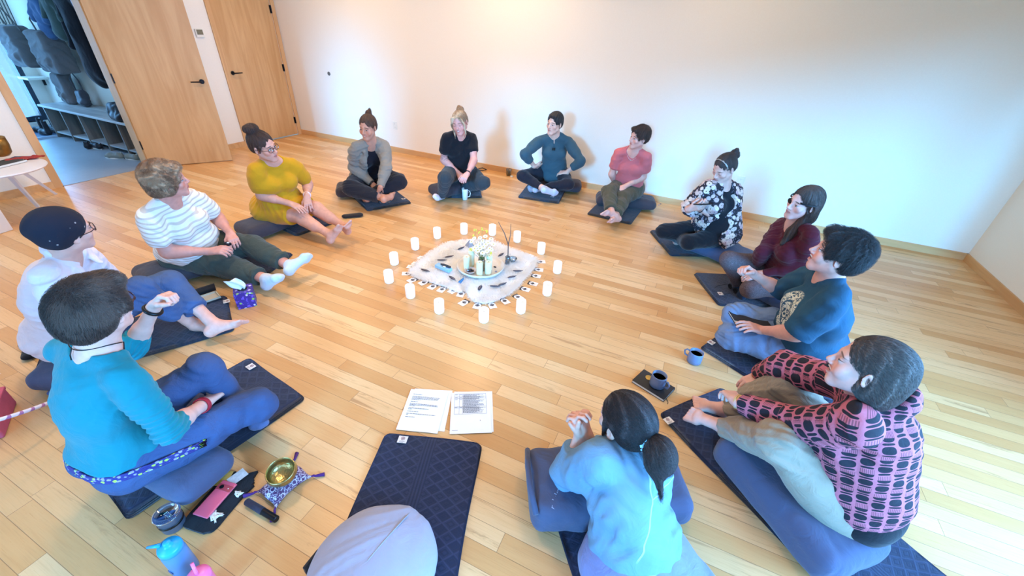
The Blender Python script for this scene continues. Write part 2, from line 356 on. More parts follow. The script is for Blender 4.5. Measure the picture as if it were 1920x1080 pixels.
SK = {'P1': {'pel': [-3.511, 2.468, 0.24], 'che': [-3.409, 2.432, 0.493], 'nek': [-3.323, 2.412, 0.702], 'hed': [-3.271, 2.332, 0.85], 'nose': [-3.151, 2.347, 0.839], 'Rsh': [-3.338, 2.252, 0.66], 'Lsh': [-3.278, 2.574, 0.637], 'Rel': [-3.395, 2.281, 0.407], 'Lel': [-3.306, 2.706, 0.405], 'Rwr': [-3.16, 2.358, 0.351], 'Lwr': [-3.139, 2.532, 0.368], 'Rhd': [-3.075, 2.368, 0.329], 'Lhd': [-3.081, 2.477, 0.335], 'Rhi': [-3.523, 2.386, 0.216], 'Lhi': [-3.501, 2.564, 0.239], 'Rkn': [-3.129, 2.414, 0.211], 'Lkn': [-3.107, 2.579, 0.243], 'Ran': [-2.767, 2.379, 0.135], 'Lan': [-2.753, 2.546, 0.145], 'Rto': [-2.658, 2.419, 0.242], 'Lto': [-2.642, 2.48, 0.241]}, 'P2': {'pel': [-3.354, 3.625, 0.24], 'che': [-3.265, 3.533, 0.478], 'nek': [-3.167, 3.473, 0.678], 'hed': [-3.131, 3.425, 0.845], 'nose': [-3.118, 3.305, 0.828], 'Rsh': [-3.252, 3.333, 0.632], 'Lsh': [-3.103, 3.623, 0.616], 'Rel': [-3.36, 3.386, 0.395], 'Lel': [-2.981, 3.455, 0.432], 'Rwr': [-3.161, 3.415, 0.232], 'Lwr': [-2.94, 3.282, 0.267], 'Rhd': [-3.095, 3.398, 0.171], 'Lhd': [-2.991, 3.299, 0.203], 'Rhi': [-3.426, 3.575, 0.226], 'Lhi': [-3.292, 3.686, 0.224], 'Rkn': [-3.282, 3.207, 0.227], 'Lkn': [-2.915, 3.567, 0.265], 'Ran': [-2.93, 3.291, 0.156], 'Lan': [-3.134, 3.307, 0.114], 'Rto': [-2.919, 3.458, 0.136], 'Lto': [-3.27, 3.37, 0.05]}, 'P3': {'pel': [-2.539, 4.231, 0.282], 'che': [-2.542, 4.201, 0.545], 'nek': [-2.465, 4.142, 0.74], 'hed': [-2.422, 4.065, 0.883], 'nose': [-2.399, 3.95, 0.859], 'Rsh': [-2.57, 4.014, 0.705], 'Lsh': [-2.39, 4.291, 0.681], 'Rel': [-2.621, 4.03, 0.442], 'Lel': [-2.301, 4.161, 0.457], 'Rwr': [-2.406, 3.994, 0.331], 'Lwr': [-2.261, 3.945, 0.364], 'Rhd': [-2.341, 3.945, 0.304], 'Lhd': [-2.26, 3.866, 0.336], 'Rhi': [-2.581, 4.147, 0.269], 'Lhi': [-2.499, 4.313, 0.269], 'Rkn': [-2.436, 3.758, 0.34], 'Lkn': [-2.152, 4.111, 0.239], 'Ran': [-2.595, 3.915, 0.044], 'Lan': [-2.502, 4.175, 0.099], 'Rto': [-2.576, 3.751, 0.1], 'Lto': [-2.654, 4.222, 0.062]}, 'P4': {'pel': [-1.601, 4.987, 0.252], 'che': [-1.584, 4.897, 0.505], 'nek': [-1.578, 4.823, 0.722], 'hed': [-1.57, 4.747, 0.877], 'nose': [-1.582, 4.627, 0.87], 'Rsh': [-1.739, 4.778, 0.648], 'Lsh': [-1.411, 4.867, 0.669], 'Rel': [-1.834, 4.554, 0.517], 'Lel': [-1.217, 4.805, 0.476], 'Rwr': [-1.757, 4.705, 0.349], 'Lwr': [-1.383, 4.812, 0.307], 'Rhd': [-1.696, 4.666, 0.304], 'Lhd': [-1.463, 4.83, 0.291], 'Rhi': [-1.688, 4.96, 0.235], 'Lhi': [-1.513, 5.017, 0.242], 'Rkn': [-1.872, 4.602, 0.239], 'Lkn': [-1.29, 4.68, 0.218], 'Ran': [-1.52, 4.494, 0.164], 'Lan': [-1.667, 4.605, 0.114], 'Rto': [-1.391, 4.591, 0.112], 'Lto': [-1.8, 4.694, 0.071]}, 'P5': {'pel': [-0.624, 4.897, 0.244], 'che': [-0.621, 4.824, 0.507], 'nek': [-0.626, 4.731, 0.718], 'hed': [-0.591, 4.669, 0.877], 'nose': [-0.665, 4.575, 0.853], 'Rsh': [-0.79, 4.731, 0.655], 'Lsh': [-0.471, 4.705, 0.664], 'Rel': [-0.82, 4.768, 0.404], 'Lel': [-0.479, 4.818, 0.418], 'Rwr': [-0.77, 4.916, 0.236], 'Lwr': [-0.63, 4.65, 0.325], 'Rhd': [-0.728, 4.84, 0.214], 'Lhd': [-0.669, 4.578, 0.295], 'Rhi': [-0.71, 4.873, 0.222], 'Lhi': [-0.536, 4.925, 0.232], 'Rkn': [-0.771, 4.478, 0.285], 'Lkn': [-0.623, 4.533, 0.219], 'Ran': [-0.645, 4.133, 0.19], 'Lan': [-0.601, 4.165, 0.144], 'Rto': [-0.703, 3.986, 0.238], 'Lto': [-0.634, 4.007, 0.15]}, 'P6': {'pel': [0.356, 4.068, 0.251], 'che': [0.281, 3.999, 0.505], 'nek': [0.283, 4.008, 0.725], 'hed': [0.245, 3.927, 0.871], 'nose': [0.184, 3.838, 0.815], 'Rsh': [0.172, 3.881, 0.694], 'Lsh': [0.414, 4.103, 0.641], 'Rel': [0.067, 3.914, 0.449], 'Lel': [0.402, 3.939, 0.393], 'Rwr': [0.06, 3.702, 0.565], 'Lwr': [0.22, 3.835, 0.521], 'Rhd': [0.098, 3.769, 0.597], 'Lhd': [0.152, 3.792, 0.557], 'Rhi': [0.272, 4.104, 0.233], 'Lhi': [0.438, 4.035, 0.24], 'Rkn': [-0.088, 3.91, 0.196], 'Lkn': [0.151, 3.756, 0.204], 'Ran': [0.127, 4.183, 0.058], 'Lan': [0.041, 4.104, 0.083], 'Rto': [0.221, 4.299, 0.003], 'Lto': [-0.016, 4.253, 0.042]}, 'P7': {'pel': [0.888, 3.387, 0.277], 'che': [0.822, 3.273, 0.511], 'nek': [0.765, 3.279, 0.732], 'hed': [0.746, 3.221, 0.896], 'nose': [0.654, 3.144, 0.874], 'Rsh': [0.723, 3.429, 0.647], 'Lsh': [0.844, 3.128, 0.713], 'Rel': [0.637, 3.217, 0.48], 'Lel': [0.894, 3.181, 0.451], 'Rwr': [0.648, 3.331, 0.276], 'Lwr': [0.672, 3.159, 0.336], 'Rhd': [0.603, 3.256, 0.261], 'Lhd': [0.587, 3.147, 0.289], 'Rhi': [0.809, 3.432, 0.267], 'Lhi': [0.959, 3.337, 0.248], 'Rkn': [0.445, 3.246, 0.352], 'Lkn': [0.633, 3.1, 0.219], 'Ran': [0.61, 3.428, 0.061], 'Lan': [0.789, 3.411, 0.069], 'Rto': [0.653, 3.269, 0.058], 'Lto': [0.891, 3.532, 0.036]}, 'P8': {'pel': [0.948, 2.524, 0.263], 'che': [0.874, 2.43, 0.511], 'nek': [0.82, 2.442, 0.734], 'hed': [0.798, 2.385, 0.904], 'nose': [0.678, 2.348, 0.909], 'Rsh': [0.795, 2.599, 0.648], 'Lsh': [0.85, 2.275, 0.716], 'Rel': [0.729, 2.752, 0.438], 'Lel': [0.759, 2.259, 0.451], 'Rwr': [0.523, 2.656, 0.553], 'Lwr': [0.631, 2.416, 0.316], 'Rhd': [0.454, 2.623, 0.602], 'Lhd': [0.565, 2.372, 0.349], 'Rhi': [0.905, 2.61, 0.259], 'Lhi': [0.95, 2.437, 0.227], 'Rkn': [0.507, 2.554, 0.292], 'Lkn': [0.506, 2.455, 0.19], 'Ran': [0.719, 2.735, 0.043], 'Lan': [0.693, 2.791, 0.109], 'Rto': [0.824, 2.847, 0.002], 'Lto': [0.661, 2.945, 0.054]}, 'P9': {'pel': [0.95, 1.493, 0.224], 'che': [0.871, 1.484, 0.489], 'nek': [0.808, 1.524, 0.696], 'hed': [0.749, 1.5, 0.852], 'nose': [0.634, 1.465, 0.831], 'Rsh': [0.777, 1.683, 0.622], 'Lsh': [0.747, 1.361, 0.689], 'Rel': [0.648, 1.867, 0.495], 'Lel': [0.659, 1.515, 0.471], 'Rwr': [0.602, 1.978, 0.304], 'Lwr': [0.464, 1.634, 0.39], 'Rhd': [0.539, 1.902, 0.288], 'Lhd': [0.442, 1.713, 0.362], 'Rhi': [0.986, 1.578, 0.227], 'Lhi': [0.92, 1.417, 0.187], 'Rkn': [0.686, 1.813, 0.432], 'Lkn': [0.609, 1.423, 0.432], 'Ran': [0.517, 1.904, 0.085], 'Lan': [0.485, 1.702, 0.148], 'Rto': [0.356, 1.933, 0.033], 'Lto': [0.321, 1.777, 0.082]}, 'P10': {'pel': [0.198, 0.909, 0.12], 'che': [0.126, 0.987, 0.341], 'nek': [0.037, 1.141, 0.436], 'hed': [0.02, 1.112, 0.589], 'nose': [-0.084, 1.132, 0.538], 'Rsh': [0.161, 1.209, 0.342], 'Lsh': [-0.024, 0.989, 0.483], 'Rel': [0.028, 1.23, 0.127], 'Lel': [-0.129, 1.05, 0.227], 'Rwr': [-0.092, 1.205, 0.335], 'Lwr': [-0.124, 1.097, 0.435], 'Rhd': [-0.132, 1.203, 0.412], 'Lhd': [-0.148, 1.108, 0.503], 'Rhi': [0.275, 0.949, 0.11], 'Lhi': [0.121, 0.869, 0.097], 'Rkn': [0.609, 0.767, 0.011], 'Lkn': [0.379, 0.577, 0.048], 'Ran': [0.486, 0.424, 0.084], 'Lan': [0.192, 0.258, 0.084], 'Rto': [0.448, 0.277, 0.039], 'Lto': [0.344, 0.261, 0.038]}, 'P11': {'pel': [-1.802, 0.32, 0.252], 'che': [-1.785, 0.343, 0.521], 'nek': [-1.78, 0.419, 0.735], 'hed': [-1.757, 0.44, 0.907], 'nose': [-1.65, 0.496, 0.916], 'Rsh': [-1.613, 0.403, 0.683], 'Lsh': [-1.949, 0.384, 0.683], 'Rel': [-1.538, 0.409, 0.432], 'Lel': [-2.028, 0.584, 0.507], 'Rwr': [-1.652, 0.587, 0.333], 'Lwr': [-1.934, 0.692, 0.693], 'Rhd': [-1.686, 0.657, 0.309], 'Lhd': [-1.884, 0.726, 0.749], 'Rhi': [-1.715, 0.338, 0.232], 'Lhi': [-1.892, 0.329, 0.249], 'Rkn': [-1.548, 0.745, 0.235], 'Lkn': [-1.716, 0.673, 0.433], 'Ran': [-1.878, 0.713, 0.066], 'Lan': [-1.739, 0.744, 0.066], 'Rto': [-2.026, 0.683, 0.026], 'Lto': [-1.576, 0.737, 0.075]}, 'P12': {'pel': [-2.87, 0.63, 0.272], 'che': [-2.748, 0.636, 0.52], 'nek': [-2.68, 0.719, 0.724], 'hed': [-2.604, 0.727, 0.882], 'nose': [-2.489, 0.767, 0.873], 'Rsh': [-2.56, 0.603, 0.693], 'Lsh': [-2.795, 0.821, 0.639], 'Rel': [-2.588, 0.62, 0.426], 'Lel': [-2.929, 0.894, 0.43], 'Rwr': [-2.651, 0.82, 0.319], 'Lwr': [-3.074, 0.986, 0.282], 'Rhd': [-2.688, 0.893, 0.315], 'Lhd': [-2.983, 0.979, 0.28], 'Rhi': [-2.805, 0.587, 0.245], 'Lhi': [-2.89, 0.724, 0.257], 'Rkn': [-2.644, 0.916, 0.417], 'Lkn': [-2.776, 1.118, 0.32], 'Ran': [-2.629, 1.082, 0.067], 'Lan': [-2.46, 1.112, 0.106], 'Rto': [-2.472, 1.114, 0.065], 'Lto': [-2.337, 1.226, 0.114]}, 'P13': {'pel': [-3.368, 1.562, 0.223], 'che': [-3.256, 1.502, 0.469], 'nek': [-3.176, 1.469, 0.69], 'hed': [-3.113, 1.437, 0.857], 'nose': [-2.998, 1.488, 0.856], 'Rsh': [-3.151, 1.312, 0.611], 'Lsh': [-3.21, 1.641, 0.639], 'Rel': [-3.16, 1.336, 0.336], 'Lel': [-3.267, 1.786, 0.407], 'Rwr': [-2.983, 1.512, 0.305], 'Lwr': [-3.036, 1.713, 0.353], 'Rhd': [-2.904, 1.546, 0.321], 'Lhd': [-2.96, 1.677, 0.331], 'Rhi': [-3.384, 1.476, 0.193], 'Lhi': [-3.346, 1.655, 0.215], 'Rkn': [-3.001, 1.605, 0.128], 'Lkn': [-2.974, 1.817, 0.215], 'Ran': [-2.615, 1.616, 0.125], 'Lan': [-2.594, 1.805, 0.152], 'Rto': [-2.466, 1.641, 0.197], 'Lto': [-2.533, 1.96, 0.204]}}
# ================================================================== THE ROOM
XL, XR, YB, YF, ZC = -6.37, 2.79, 5.32, -2.1, 3.15
WARM = (1.0, .71, .43); SKYC = (.33, .59, 1.0)

def m_wall():
    t = NT('painted_wall'); p = t.pos(); n = t.noise(p, 90, 3)
    return t.end(t.mix(n, srgb(236, 226, 210), srgb(242, 233, 218)), .75, 0, t.bump(n, .06, .002))
def m_floor():
    t = NT('maple_floor'); p = t.pos(); x, y, z = t.sep(p)
    W = .083
    r = t.math('DIVIDE', y, W); row = t.math('FLOOR', r)
    rn = t.node('ShaderNodeTexWhiteNoise', {'W': row}, noise_dimensions='1D')
    L = t.math('ADD', t.math('MULTIPLY', rn, .6), .75)
    xs = t.math('ADD', t.math('DIVIDE', x, L), t.math('MULTIPLY', rn, 37.7))
    ix = t.math('FLOOR', xs)
    idn = t.node('ShaderNodeTexWhiteNoise', {'Vector': t.comb(ix, row, 0)}, out=0, noise_dimensions='2D')
    idc = t.node('ShaderNodeTexWhiteNoise', {'Vector': t.comb(ix, row, 0)}, out=1, noise_dimensions='2D')
    # seams
    fy = t.math('FRACT', r); ey = t.math('MULTIPLY', t.math('MINIMUM', fy, t.math('SUBTRACT', 1, fy)), W)
    fx = t.math('FRACT', xs); ex = t.math('MULTIPLY', t.math('MINIMUM', fx, t.math('SUBTRACT', 1, fx)), L)
    e = t.math('MINIMUM', ey, ex); seam = t.ss(e, .0004, .0016)
    # grain
    off = t.math('MULTIPLY', idn, 90)
    g = t.comb(t.math('ADD', t.math('MULTIPLY', x, 1.1), off), t.math('ADD', t.math('MULTIPLY', y, 16), off), off)
    g1 = t.noise(g, 2.2, 5, .6, .5); g2 = t.noise(t.comb(t.math('MULTIPLY', x, 3), t.math('MULTIPLY', y, 90), off), 2.5, 4, .6)
    cr = t.n.new('ShaderNodeValToRGB'); t.put(cr.inputs[0], t.math('ADD', t.math('MULTIPLY', idn, .72), t.math('MULTIPLY', g1, .30)))
    el = cr.color_ramp.elements; el[0].position = 0.05; el[0].color = srgb(194, 140, 86)+(1,); el[1].position = .98; el[1].color = srgb(230, 190, 140)+(1,)
    e2 = el.new(.28); e2.color = srgb(208, 156, 100)+(1,); e3 = el.new(.6); e3.color = srgb(219, 172, 118)+(1,)
    c = cr.outputs[0]
    # dark mineral streaks on a few boards
    sk = t.math('MULTIPLY', t.ss(t.noise(g, 1.6, 6, .7, 1.0), .54, .68), t.ss(idn, .45, .75))
    c = t.mix(t.math('MULTIPLY', sk, .6), c, srgb(150, 98, 56))
    kn = t.node('ShaderNodeTexVoronoi', {'Vector': t.comb(t.math('MULTIPLY', x, 1.0), t.math('MULTIPLY', y, 1.7), 0), 'Scale': 1.9}, out=0)
    kk = t.ss(t.math('ADD', kn, t.math('MULTIPLY', g1, .05)), .065, .02)
    c = t.mix(t.math('MULTIPLY', kk, .8), c, srgb(120, 72, 40))
    c = t.mix(t.math('MULTIPLY', t.ss(g2, .45, .75), .22), c, srgb(176, 122, 72))
    c = t.mix(t.math('MULTIPLY', t.math('SUBTRACT', 1, seam), .75), c, srgb(130, 90, 58))
    rough = t.math('ADD', t.math('MULTIPLY', g2, .10), .24)
    nb = t.bump(seam, .35, .0015); nb = t.bump(g2, .03, .001, nb)
    return t.end(c, rough, 0, nb, **{'Specular IOR Level': .45})
def m_veneer(name, base=(214, 168, 116), dark=(196, 146, 92), axis=2):
    t = NT(name); p = t.obj(); x, y, z = t.sep(p)
    s = [9.0, 9.0, 9.0]; s[axis] = .9
    g = t.comb(t.math('MULTIPLY', x, s[0]), t.math('MULTIPLY', y, s[1]), t.math('MULTIPLY', z, s[2]))
    n = t.noise(g, .9, 4, .55, 1.2); n2 = t.noise(g, 9, 3, .6)
    c = t.mix(t.ss(n, .3, .7), srgb(*base), srgb(*dark)); c = t.mix(t.math('MULTIPLY', n2, .25), c, srgb(*dark))
    return t.end(c, .42, 0, t.bump(n2, .03, .001))
def m_concrete():
    t = NT('hall_concrete'); p = t.pos(); n = t.noise(p, 1.6, 6, .6); n2 = t.noise(p, 30, 4)
    c = t.mix(n, srgb(120, 126, 132), srgb(168, 172, 176)); c = t.mix(t.math('MULTIPLY', n2, .3), c, srgb(110, 112, 118))
    return t.end(c, .4)
WALL = m_wall(); FLOORM = m_floor(); VEN = m_veneer('door_veneer'); TRIM = m_veneer('pine_trim', (222, 176, 122), (202, 150, 96), 0)
TRIMV = m_veneer('pine_casing', (222, 178, 128), (204, 154, 102), 2)
BLACK = mplain('black_metal', (.012, .012, .014), .4, .6); HALLF = m_concrete()
WHITEP = mplain('white_plastic', srgb(232, 226, 212), .4)

def struct(name, mb, mats, parent=None, smooth=False):
    o = mb.build(name, mats, parent, smooth)
    if parent is None: o['kind'] = 'structure'
    return o
T = .14
struct('floor', MB().box(((XL+XR)/2, (YF+YB)/2, -.05), (XR-XL+.02, YB-YF, .1)), FLOORM)
struct('ceiling', MB().box(((XL+XR)/2, (YF+YB)/2, ZC+.06), (XR-XL+.3, YB-YF+.3, .12)), WALL)
struct('wall_back', MB().box(((XL+XR)/2, YB+T/2, ZC/2), (XR-XL+2*T, T, ZC)), WALL)
# left wall with the wide doorway to the hall and the closed door beyond it
D0, D1 = 1.985, 2.935          # doorway opening in y  (trimmed)
D0 = float(at(117, 350)[1]); D1 = float(at(282, 313)[1])
C0, C1 = float(at_x(458.5, 267.4, XL)[1])+.0, float(at_x(563.7, 245.2, XL)[1])   # casing outer edges of the closed door
CW = .062
DH = 2.09
w = MB()
for y0, y1, z0, z1 in ((YF, D0, 0, ZC), (D0, D1, DH, ZC), (D1, C0+CW, 0, ZC), (C0+CW, C1-CW, DH, ZC), (C1-CW, YB, 0, ZC)):
    w.box((XL-T/2, (y0+y1)/2, (z0+z1)/2), (T, y1-y0, z1-z0))
struct('wall_left', w, WALL)
# right wall: tall window by the camera side
w = MB(); RW0, RW1, RZ0, RZ1 = -.9, 2.7, .25, 2.5
for y0, y1, z0, z1 in ((YF, RW0, 0, ZC), (RW0, RW1, 0, RZ0), (RW0, RW1, RZ1, ZC), (RW1, YB, 0, ZC)):
    w.box((XR+T/2, (y0+y1)/2, (z0+z1)/2), (T, y1-y0, z1-z0))
struct('wall_right', w, WALL)
# front wall behind the camera: tall windows, sized and sloped to shape the daylight on the back wall
w = MB(); WIN = [(-5.35, -4.30), (-2.50, -.95), (-.45, 2.66)]; FZ0 = .2; WTOP = [(2.85, 2.85), (2.35, 2.35), (2.36, 2.98)]
xs = XL
for (a, b), (za, zb) in zip(WIN, WTOP):
    w.box(((xs+a)/2, YF-T/2, ZC/2), (a-xs, T, ZC)); w.box(((a+b)/2, YF-T/2, FZ0/2), (b-a, T, FZ0)); xs = b
    w.raw([(a, YF-T, za), (b, YF-T, zb), (b, YF-T, ZC), (a, YF-T, ZC), (a, YF, za), (b, YF, zb), (b, YF, ZC), (a, YF, ZC)], [(0, 3, 2, 1), (4, 5, 6, 7), (0, 1, 5, 4), (3, 7, 6, 2), (0, 4, 7, 3), (1, 2, 6, 5)])
w.box(((xs+XR)/2, YF-T/2, ZC/2), (XR-xs, T, ZC))
struct('wall_front', w, WALL)
for i, ((a, b), (za, zb)) in enumerate(zip(WIN, WTOP)):
    m = MB()
    for x, z in ((a+.025, za), (b-.025, zb)): m.box((x, YF-.05, (FZ0+z)/2), (.05, .08, z-FZ0))
    m.box(((a+b)/2, YF-.05, FZ0+.025), (b-a, .08, .05)); m.tube([(a, YF-.05, za-.02), (b, YF-.05, zb-.02)], .03, 4)
    struct('window_%d' % (i+1), m, TRIMV)
# baseboards
BH, BT = .075, .016
def base(name, boxes, mat=TRIM):
    m = MB()
    for c, d in boxes: m.box(c, d)
    struct(name, m, mat)
base('baseboard_back', [(((XL+XR)/2, YB-BT/2, BH/2), (XR-XL, BT, BH))])
base('baseboard_right', [((XR-BT/2, (YF+YB)/2, BH/2), (BT, YB-YF, BH))], m_veneer('pine_trim_y', (222, 176, 122), (202, 150, 96), 1))
base('baseboard_left', [((XL+BT/2, (YF+D0-CW)/2, BH/2), (BT, D0-CW-YF, BH)), ((XL+BT/2, (D1+CW+C0)/2, BH/2), (BT, C0-D1-CW, BH)), ((XL+BT/2, (C1+YB)/2, BH/2), (BT, YB-C1, BH))], TRIM)
# casings
m = MB()
for y in (D0-CW/2, D1+CW/2): m.box((XL+.009, y, (DH+CW)/2), (.018, CW, DH+CW))
m.box((XL+.009, (D0+D1)/2, DH+CW/2), (.018, D1-D0, CW))
m.box((XL-T/2, D0+.008, DH/2), (T, .016, DH)); m.box((XL-T/2, D1-.008, DH/2), (T, .016, DH))
struct('trim_1', m, TRIMV)
m = MB()
for y in (C0+CW/2, C1-CW/2): m.box((XL+.009, y, (DH+CW)/2), (.018, CW, DH+CW))
m.box((XL+.009, (C0+C1)/2, DH+CW/2), (.018, C1-C0-2*CW, CW))
struct('trim_2', m, TRIMV)
def lever(parent, base, n, along):
    """black round rose with a thin straight lever"""
    base = np.asarray(base, float); n = nrm(n); along = nrm(along); up = V3(0, 0, 1)
    R = np.array([np.cross(up, n), up, n])
    mb = MB(); mb.lathe([(0, 0), (.027, 0), (.027, .007), (.024, .010), (0, .010)], base, 28, R)
    mb.tube([base, base+n*.05], .009, 12); mb.tube([base+n*.048, base+n*.05+along*.02, base+n*.05+along*.115], [.009, .0085, .0075], 12)
    return mb.build('door_handle', BLACK, parent, 'auto')
# closed door
d = tag(MB().box((XL-.028, (C0+C1)/2, DH/2+.006), (.045, C1-C0-2*CW-.006, DH-.018)).build('door_1', VEN), kind='structure')
lever(d, (XL-.006, C0+CW+.065, float(at_x(437, 137, XL)[2])), (1, 0, 0), (0, 1, 0))
for px, py in ((504, 17), (531, 127), (553, 225)):
    q = at_x(px, py, XL); MB().tube([(XL+.012, C1-CW-.002, q[2]-.05), (XL+.012, C1-CW-.002, q[2]+.05)], .007, 10).box((XL+.002, C1-CW-.012, q[2]), (.004, .02, .1)).build('hinge', BLACK, d)
# open door, swung into the room
hp = V3(XL+.02, D1-.004, 0); fe = at(436.5, 300.5); dv = fe-hp; dv[2] = 0; DW = float(np.linalg.norm(dv)); dv = nrm(dv); dn = nrm(np.cross(dv, (0, 0, 1)))
R = np.array([dv, -dn, [0, 0, 1]])
cdoor = hp+dv*DW/2+V3(0, 0, DH/2)
d = MB().box((0, 0, 0), (DW, .044, DH-.02)).build('door_2', VEN); d['kind'] = 'structure'
d.location = tuple(cdoor); d.rotation_euler = (0, 0, math.atan2(dv[1], dv[0]))
hz = 1.0-DH/2
def lever_local(parent, x, y, z, sy, sx):
    return lever(parent, (x, y, z), (0, sy, 0), (sx, 0, 0))
lever_local(d, DW/2-.065, -.022, float(.99)-DH/2, -1, -1)
for z in (.28, 1.03, 1.82):
    MB().tube([(-DW/2-.004, -.022, z-DH/2-.05), (-DW/2-.004, -.022, z-DH/2+.05)], .007, 10).box((-DW/2-.002, -.01, z-DH/2), (.005, .03, .1)).build('hinge', BLACK, d)
DOOR_FACE_N = dn
struct('wall_light_block', MB().box((XL-.9, (C0+C1)/2, DH/2), (.05, 1.4, DH+.2)).box((XL-.5, C0-.1, DH/2), (.8, .05, DH+.2)).box((XL-.5, C1+.1, DH/2), (.8, .05, DH+.2)).box((XL-.5, (C0+C1)/2, -.03), (.8, 1.3, .05)).box((XL-.5, (C0+C1)/2, DH+.1), (.8, 1.4, .05)), WALL)  # added unseen box, keeps sky light from leaking round the closed door
# small wall fittings
q = at_x(373, 62, XL)
t_ = thing('thermostat', 'small white thermostat with grey screen between the two doors', 'thermostat', (XL, q[1], q[2]))
MB().box((.012, 0, 0), (.024, .105, .095), bev=.004).build('housing', WHITEP, t_)
MB().box((.0255, 0, .012), (.003, .078, .056)).build('screen', mplain('lcd_grey', srgb(118, 112, 90), .25), t_)
q = at_y(617, 138, YB)
t_ = thing('wall_socket', 'small round grey jack on the back wall right of the doors', 'wall socket', (q[0], YB, q[2]))
R_ = np.array([[1, 0, 0], [0, 0, 1], [0, -1, 0]])
MB().lathe([(0, 0), (.027, 0), (.027, .006), (.019, .008), (.019, .004), (0, .004)], (0, 0, 0), 24, R_).build('plate', mplain('grey_jack', srgb(120, 118, 112), .4, .5), t_)
def outlet(px, py, label):
    q = at_y(px, py, YB)
    o = thing('power_outlet', label, 'power outlet', (q[0], YB, q[2]), 0, 'power outlets')
    MB().box((0, -.003, 0), (.074, .006, .117), bev=.002).build('cover_plate', WHITEP, o)
    dk = mplain('outlet_slots', srgb(150, 140, 125), .5)
    for z in (.025, -.025):
        s_ = MB().box((0, -.0075, z), (.036, .003, .030), bev=.001).build('socket', WHITEP, o)
        MB().box((-.007, -.0092, z+.003), (.002, .001, .009)).box((.007, -.0092, z+.003), (.002, .001, .009)).box((0, -.0092, z-.008), (.004, .001, .004)).build('slot', dk, s_)
outlet(741, 235, 'white double power outlet on back wall behind the woman in grey cardigan')
outlet(1388, 340, 'white double power outlet on the blue-lit wall behind the floral kimono')

# ------------------------------------------------------------------ the hall beyond the doorway
HX0 = XL-T; HXW = -10.6; HY1 = 4.6; HY0 = .2; HZ = 2.7
def hallbox(name, c, d, mat): struct(name, MB().box(c, d), mat)
hallbox('floor_hall', ((HX0+HXW)/2+T/2, (HY0+HY1)/2, -.05), (HX0-HXW+T, HY1-HY0, .1), HALLF)
MBX = MB().box((XL-T/2, (D0+D1)/2, -.046), (T, D1-D0, .1)); 
struct('trim_3', MBX, HALLF)
hallbox('wall_hall_back', ((HX0+HXW)/2, 3.52+.05, HZ/2), (HX0-HXW, .1, HZ), WALL)
hallbox('wall_hall_front', ((HX0+HXW)/2, .15, HZ/2), (HX0-HXW, .1, HZ), WALL)
hallbox('ceiling_hall', ((HX0+HXW)/2, 1.85, HZ+.05), (HX0-HXW, 3.6, .1), WALL)
# end wall of the hall: glass door to the outside
EX = -9.75
m = MB(); 
for y0, y1, z0, z1 in ((.2, 1.9, 0, HZ), (3.36, 3.52, 0, HZ), (1.9, 3.36, 2.2, HZ), (1.9, 3.36, 0, .1)):
    m.box((EX-.05, (y0+y1)/2, (z0+z1)/2), (.1, y1-y0, z1-z0))
struct('wall_hall_end', m, WALL)
m = MB(); FRM = mplain('door_frame_dark', srgb(40, 52, 70), .4)
for y in (1.93, 3.33): m.box((EX-.03, y, 1.15), (.06, .06, 2.1))
m.box((EX-.03, 2.63, .13), (.06, 1.34, .08)); m.box((EX-.03, 2.63, 2.17), (.06, 1.34, .08)); m.box((EX-.03, 3.02, 1.15), (.05, .045, 2.1))
struct('door_3', m, FRM)
tg = NT('glass_pane'); tg.n.remove(tg.b)
tr = tg.n.new('ShaderNodeBsdfTransparent'); gl = tg.n.new('ShaderNodeBsdfGlossy'); mx = tg.n.new('ShaderNodeMixShader')
gl.inputs['Roughness'].default_value = .02; mx.inputs[0].default_value = .08
tg.l.new(tr.outputs[0], mx.inputs[1]); tg.l.new(gl.outputs[0], mx.inputs[2]); tg.l.new(mx.outputs[0], tg.out.inputs[0]); GLASS = tg.m
gp = MB().box((EX-.03, 2.63, 1.15), (.006, 1.3, 2.0)).build('pane', GLASS, bpy.data.objects['door_3'])
# bench with cubbies
WEATH = m_veneer('whitewashed_wood', (196, 196, 192), (150, 150, 150), 0); CUB = m_veneer('grey_wood', (140, 132, 122), (98, 92, 86), 2)
b = thing('bench', 'low wooden shoe bench with open cubbies in the hall', 'bench', (-7.87, 3.26, 0))
BX0, BX1 = -8.88, -6.62; L = BX1-BX0
MB().box((-.02+(BX0+BX1)/2+7.87, -.01, .445), (L+.04, .44, .03), bev=.004).build('bench_top', WEATH, b)
c = MB()
nx = 5; xsb = [BX0+i*L/nx+7.87 for i in range(nx+1)]
for x in xsb: MB().box((x+(.012 if x == xsb[0] else -.012 if x == xsb[-1] else 0), 0, .215), (.024, .40, .43)).build('divider', CUB, b)
MB().box(((BX0+BX1)/2+7.87, 0, .075), (L, .38, .02)).build('bottom_shelf', WEATH, b)
MB().box(((BX0+BX1)/2+7.87, .19, .22), (L, .012, .42)).build('back_panel', CUB, b)
DARK = mfabric('black_leather', (.010, .010, .014), .5); GREYF = mfabric('grey_canvas', srgb(108, 104, 104), .9); CREAM = mfabric('cream_canvas', srgb(196, 200, 205), .9)
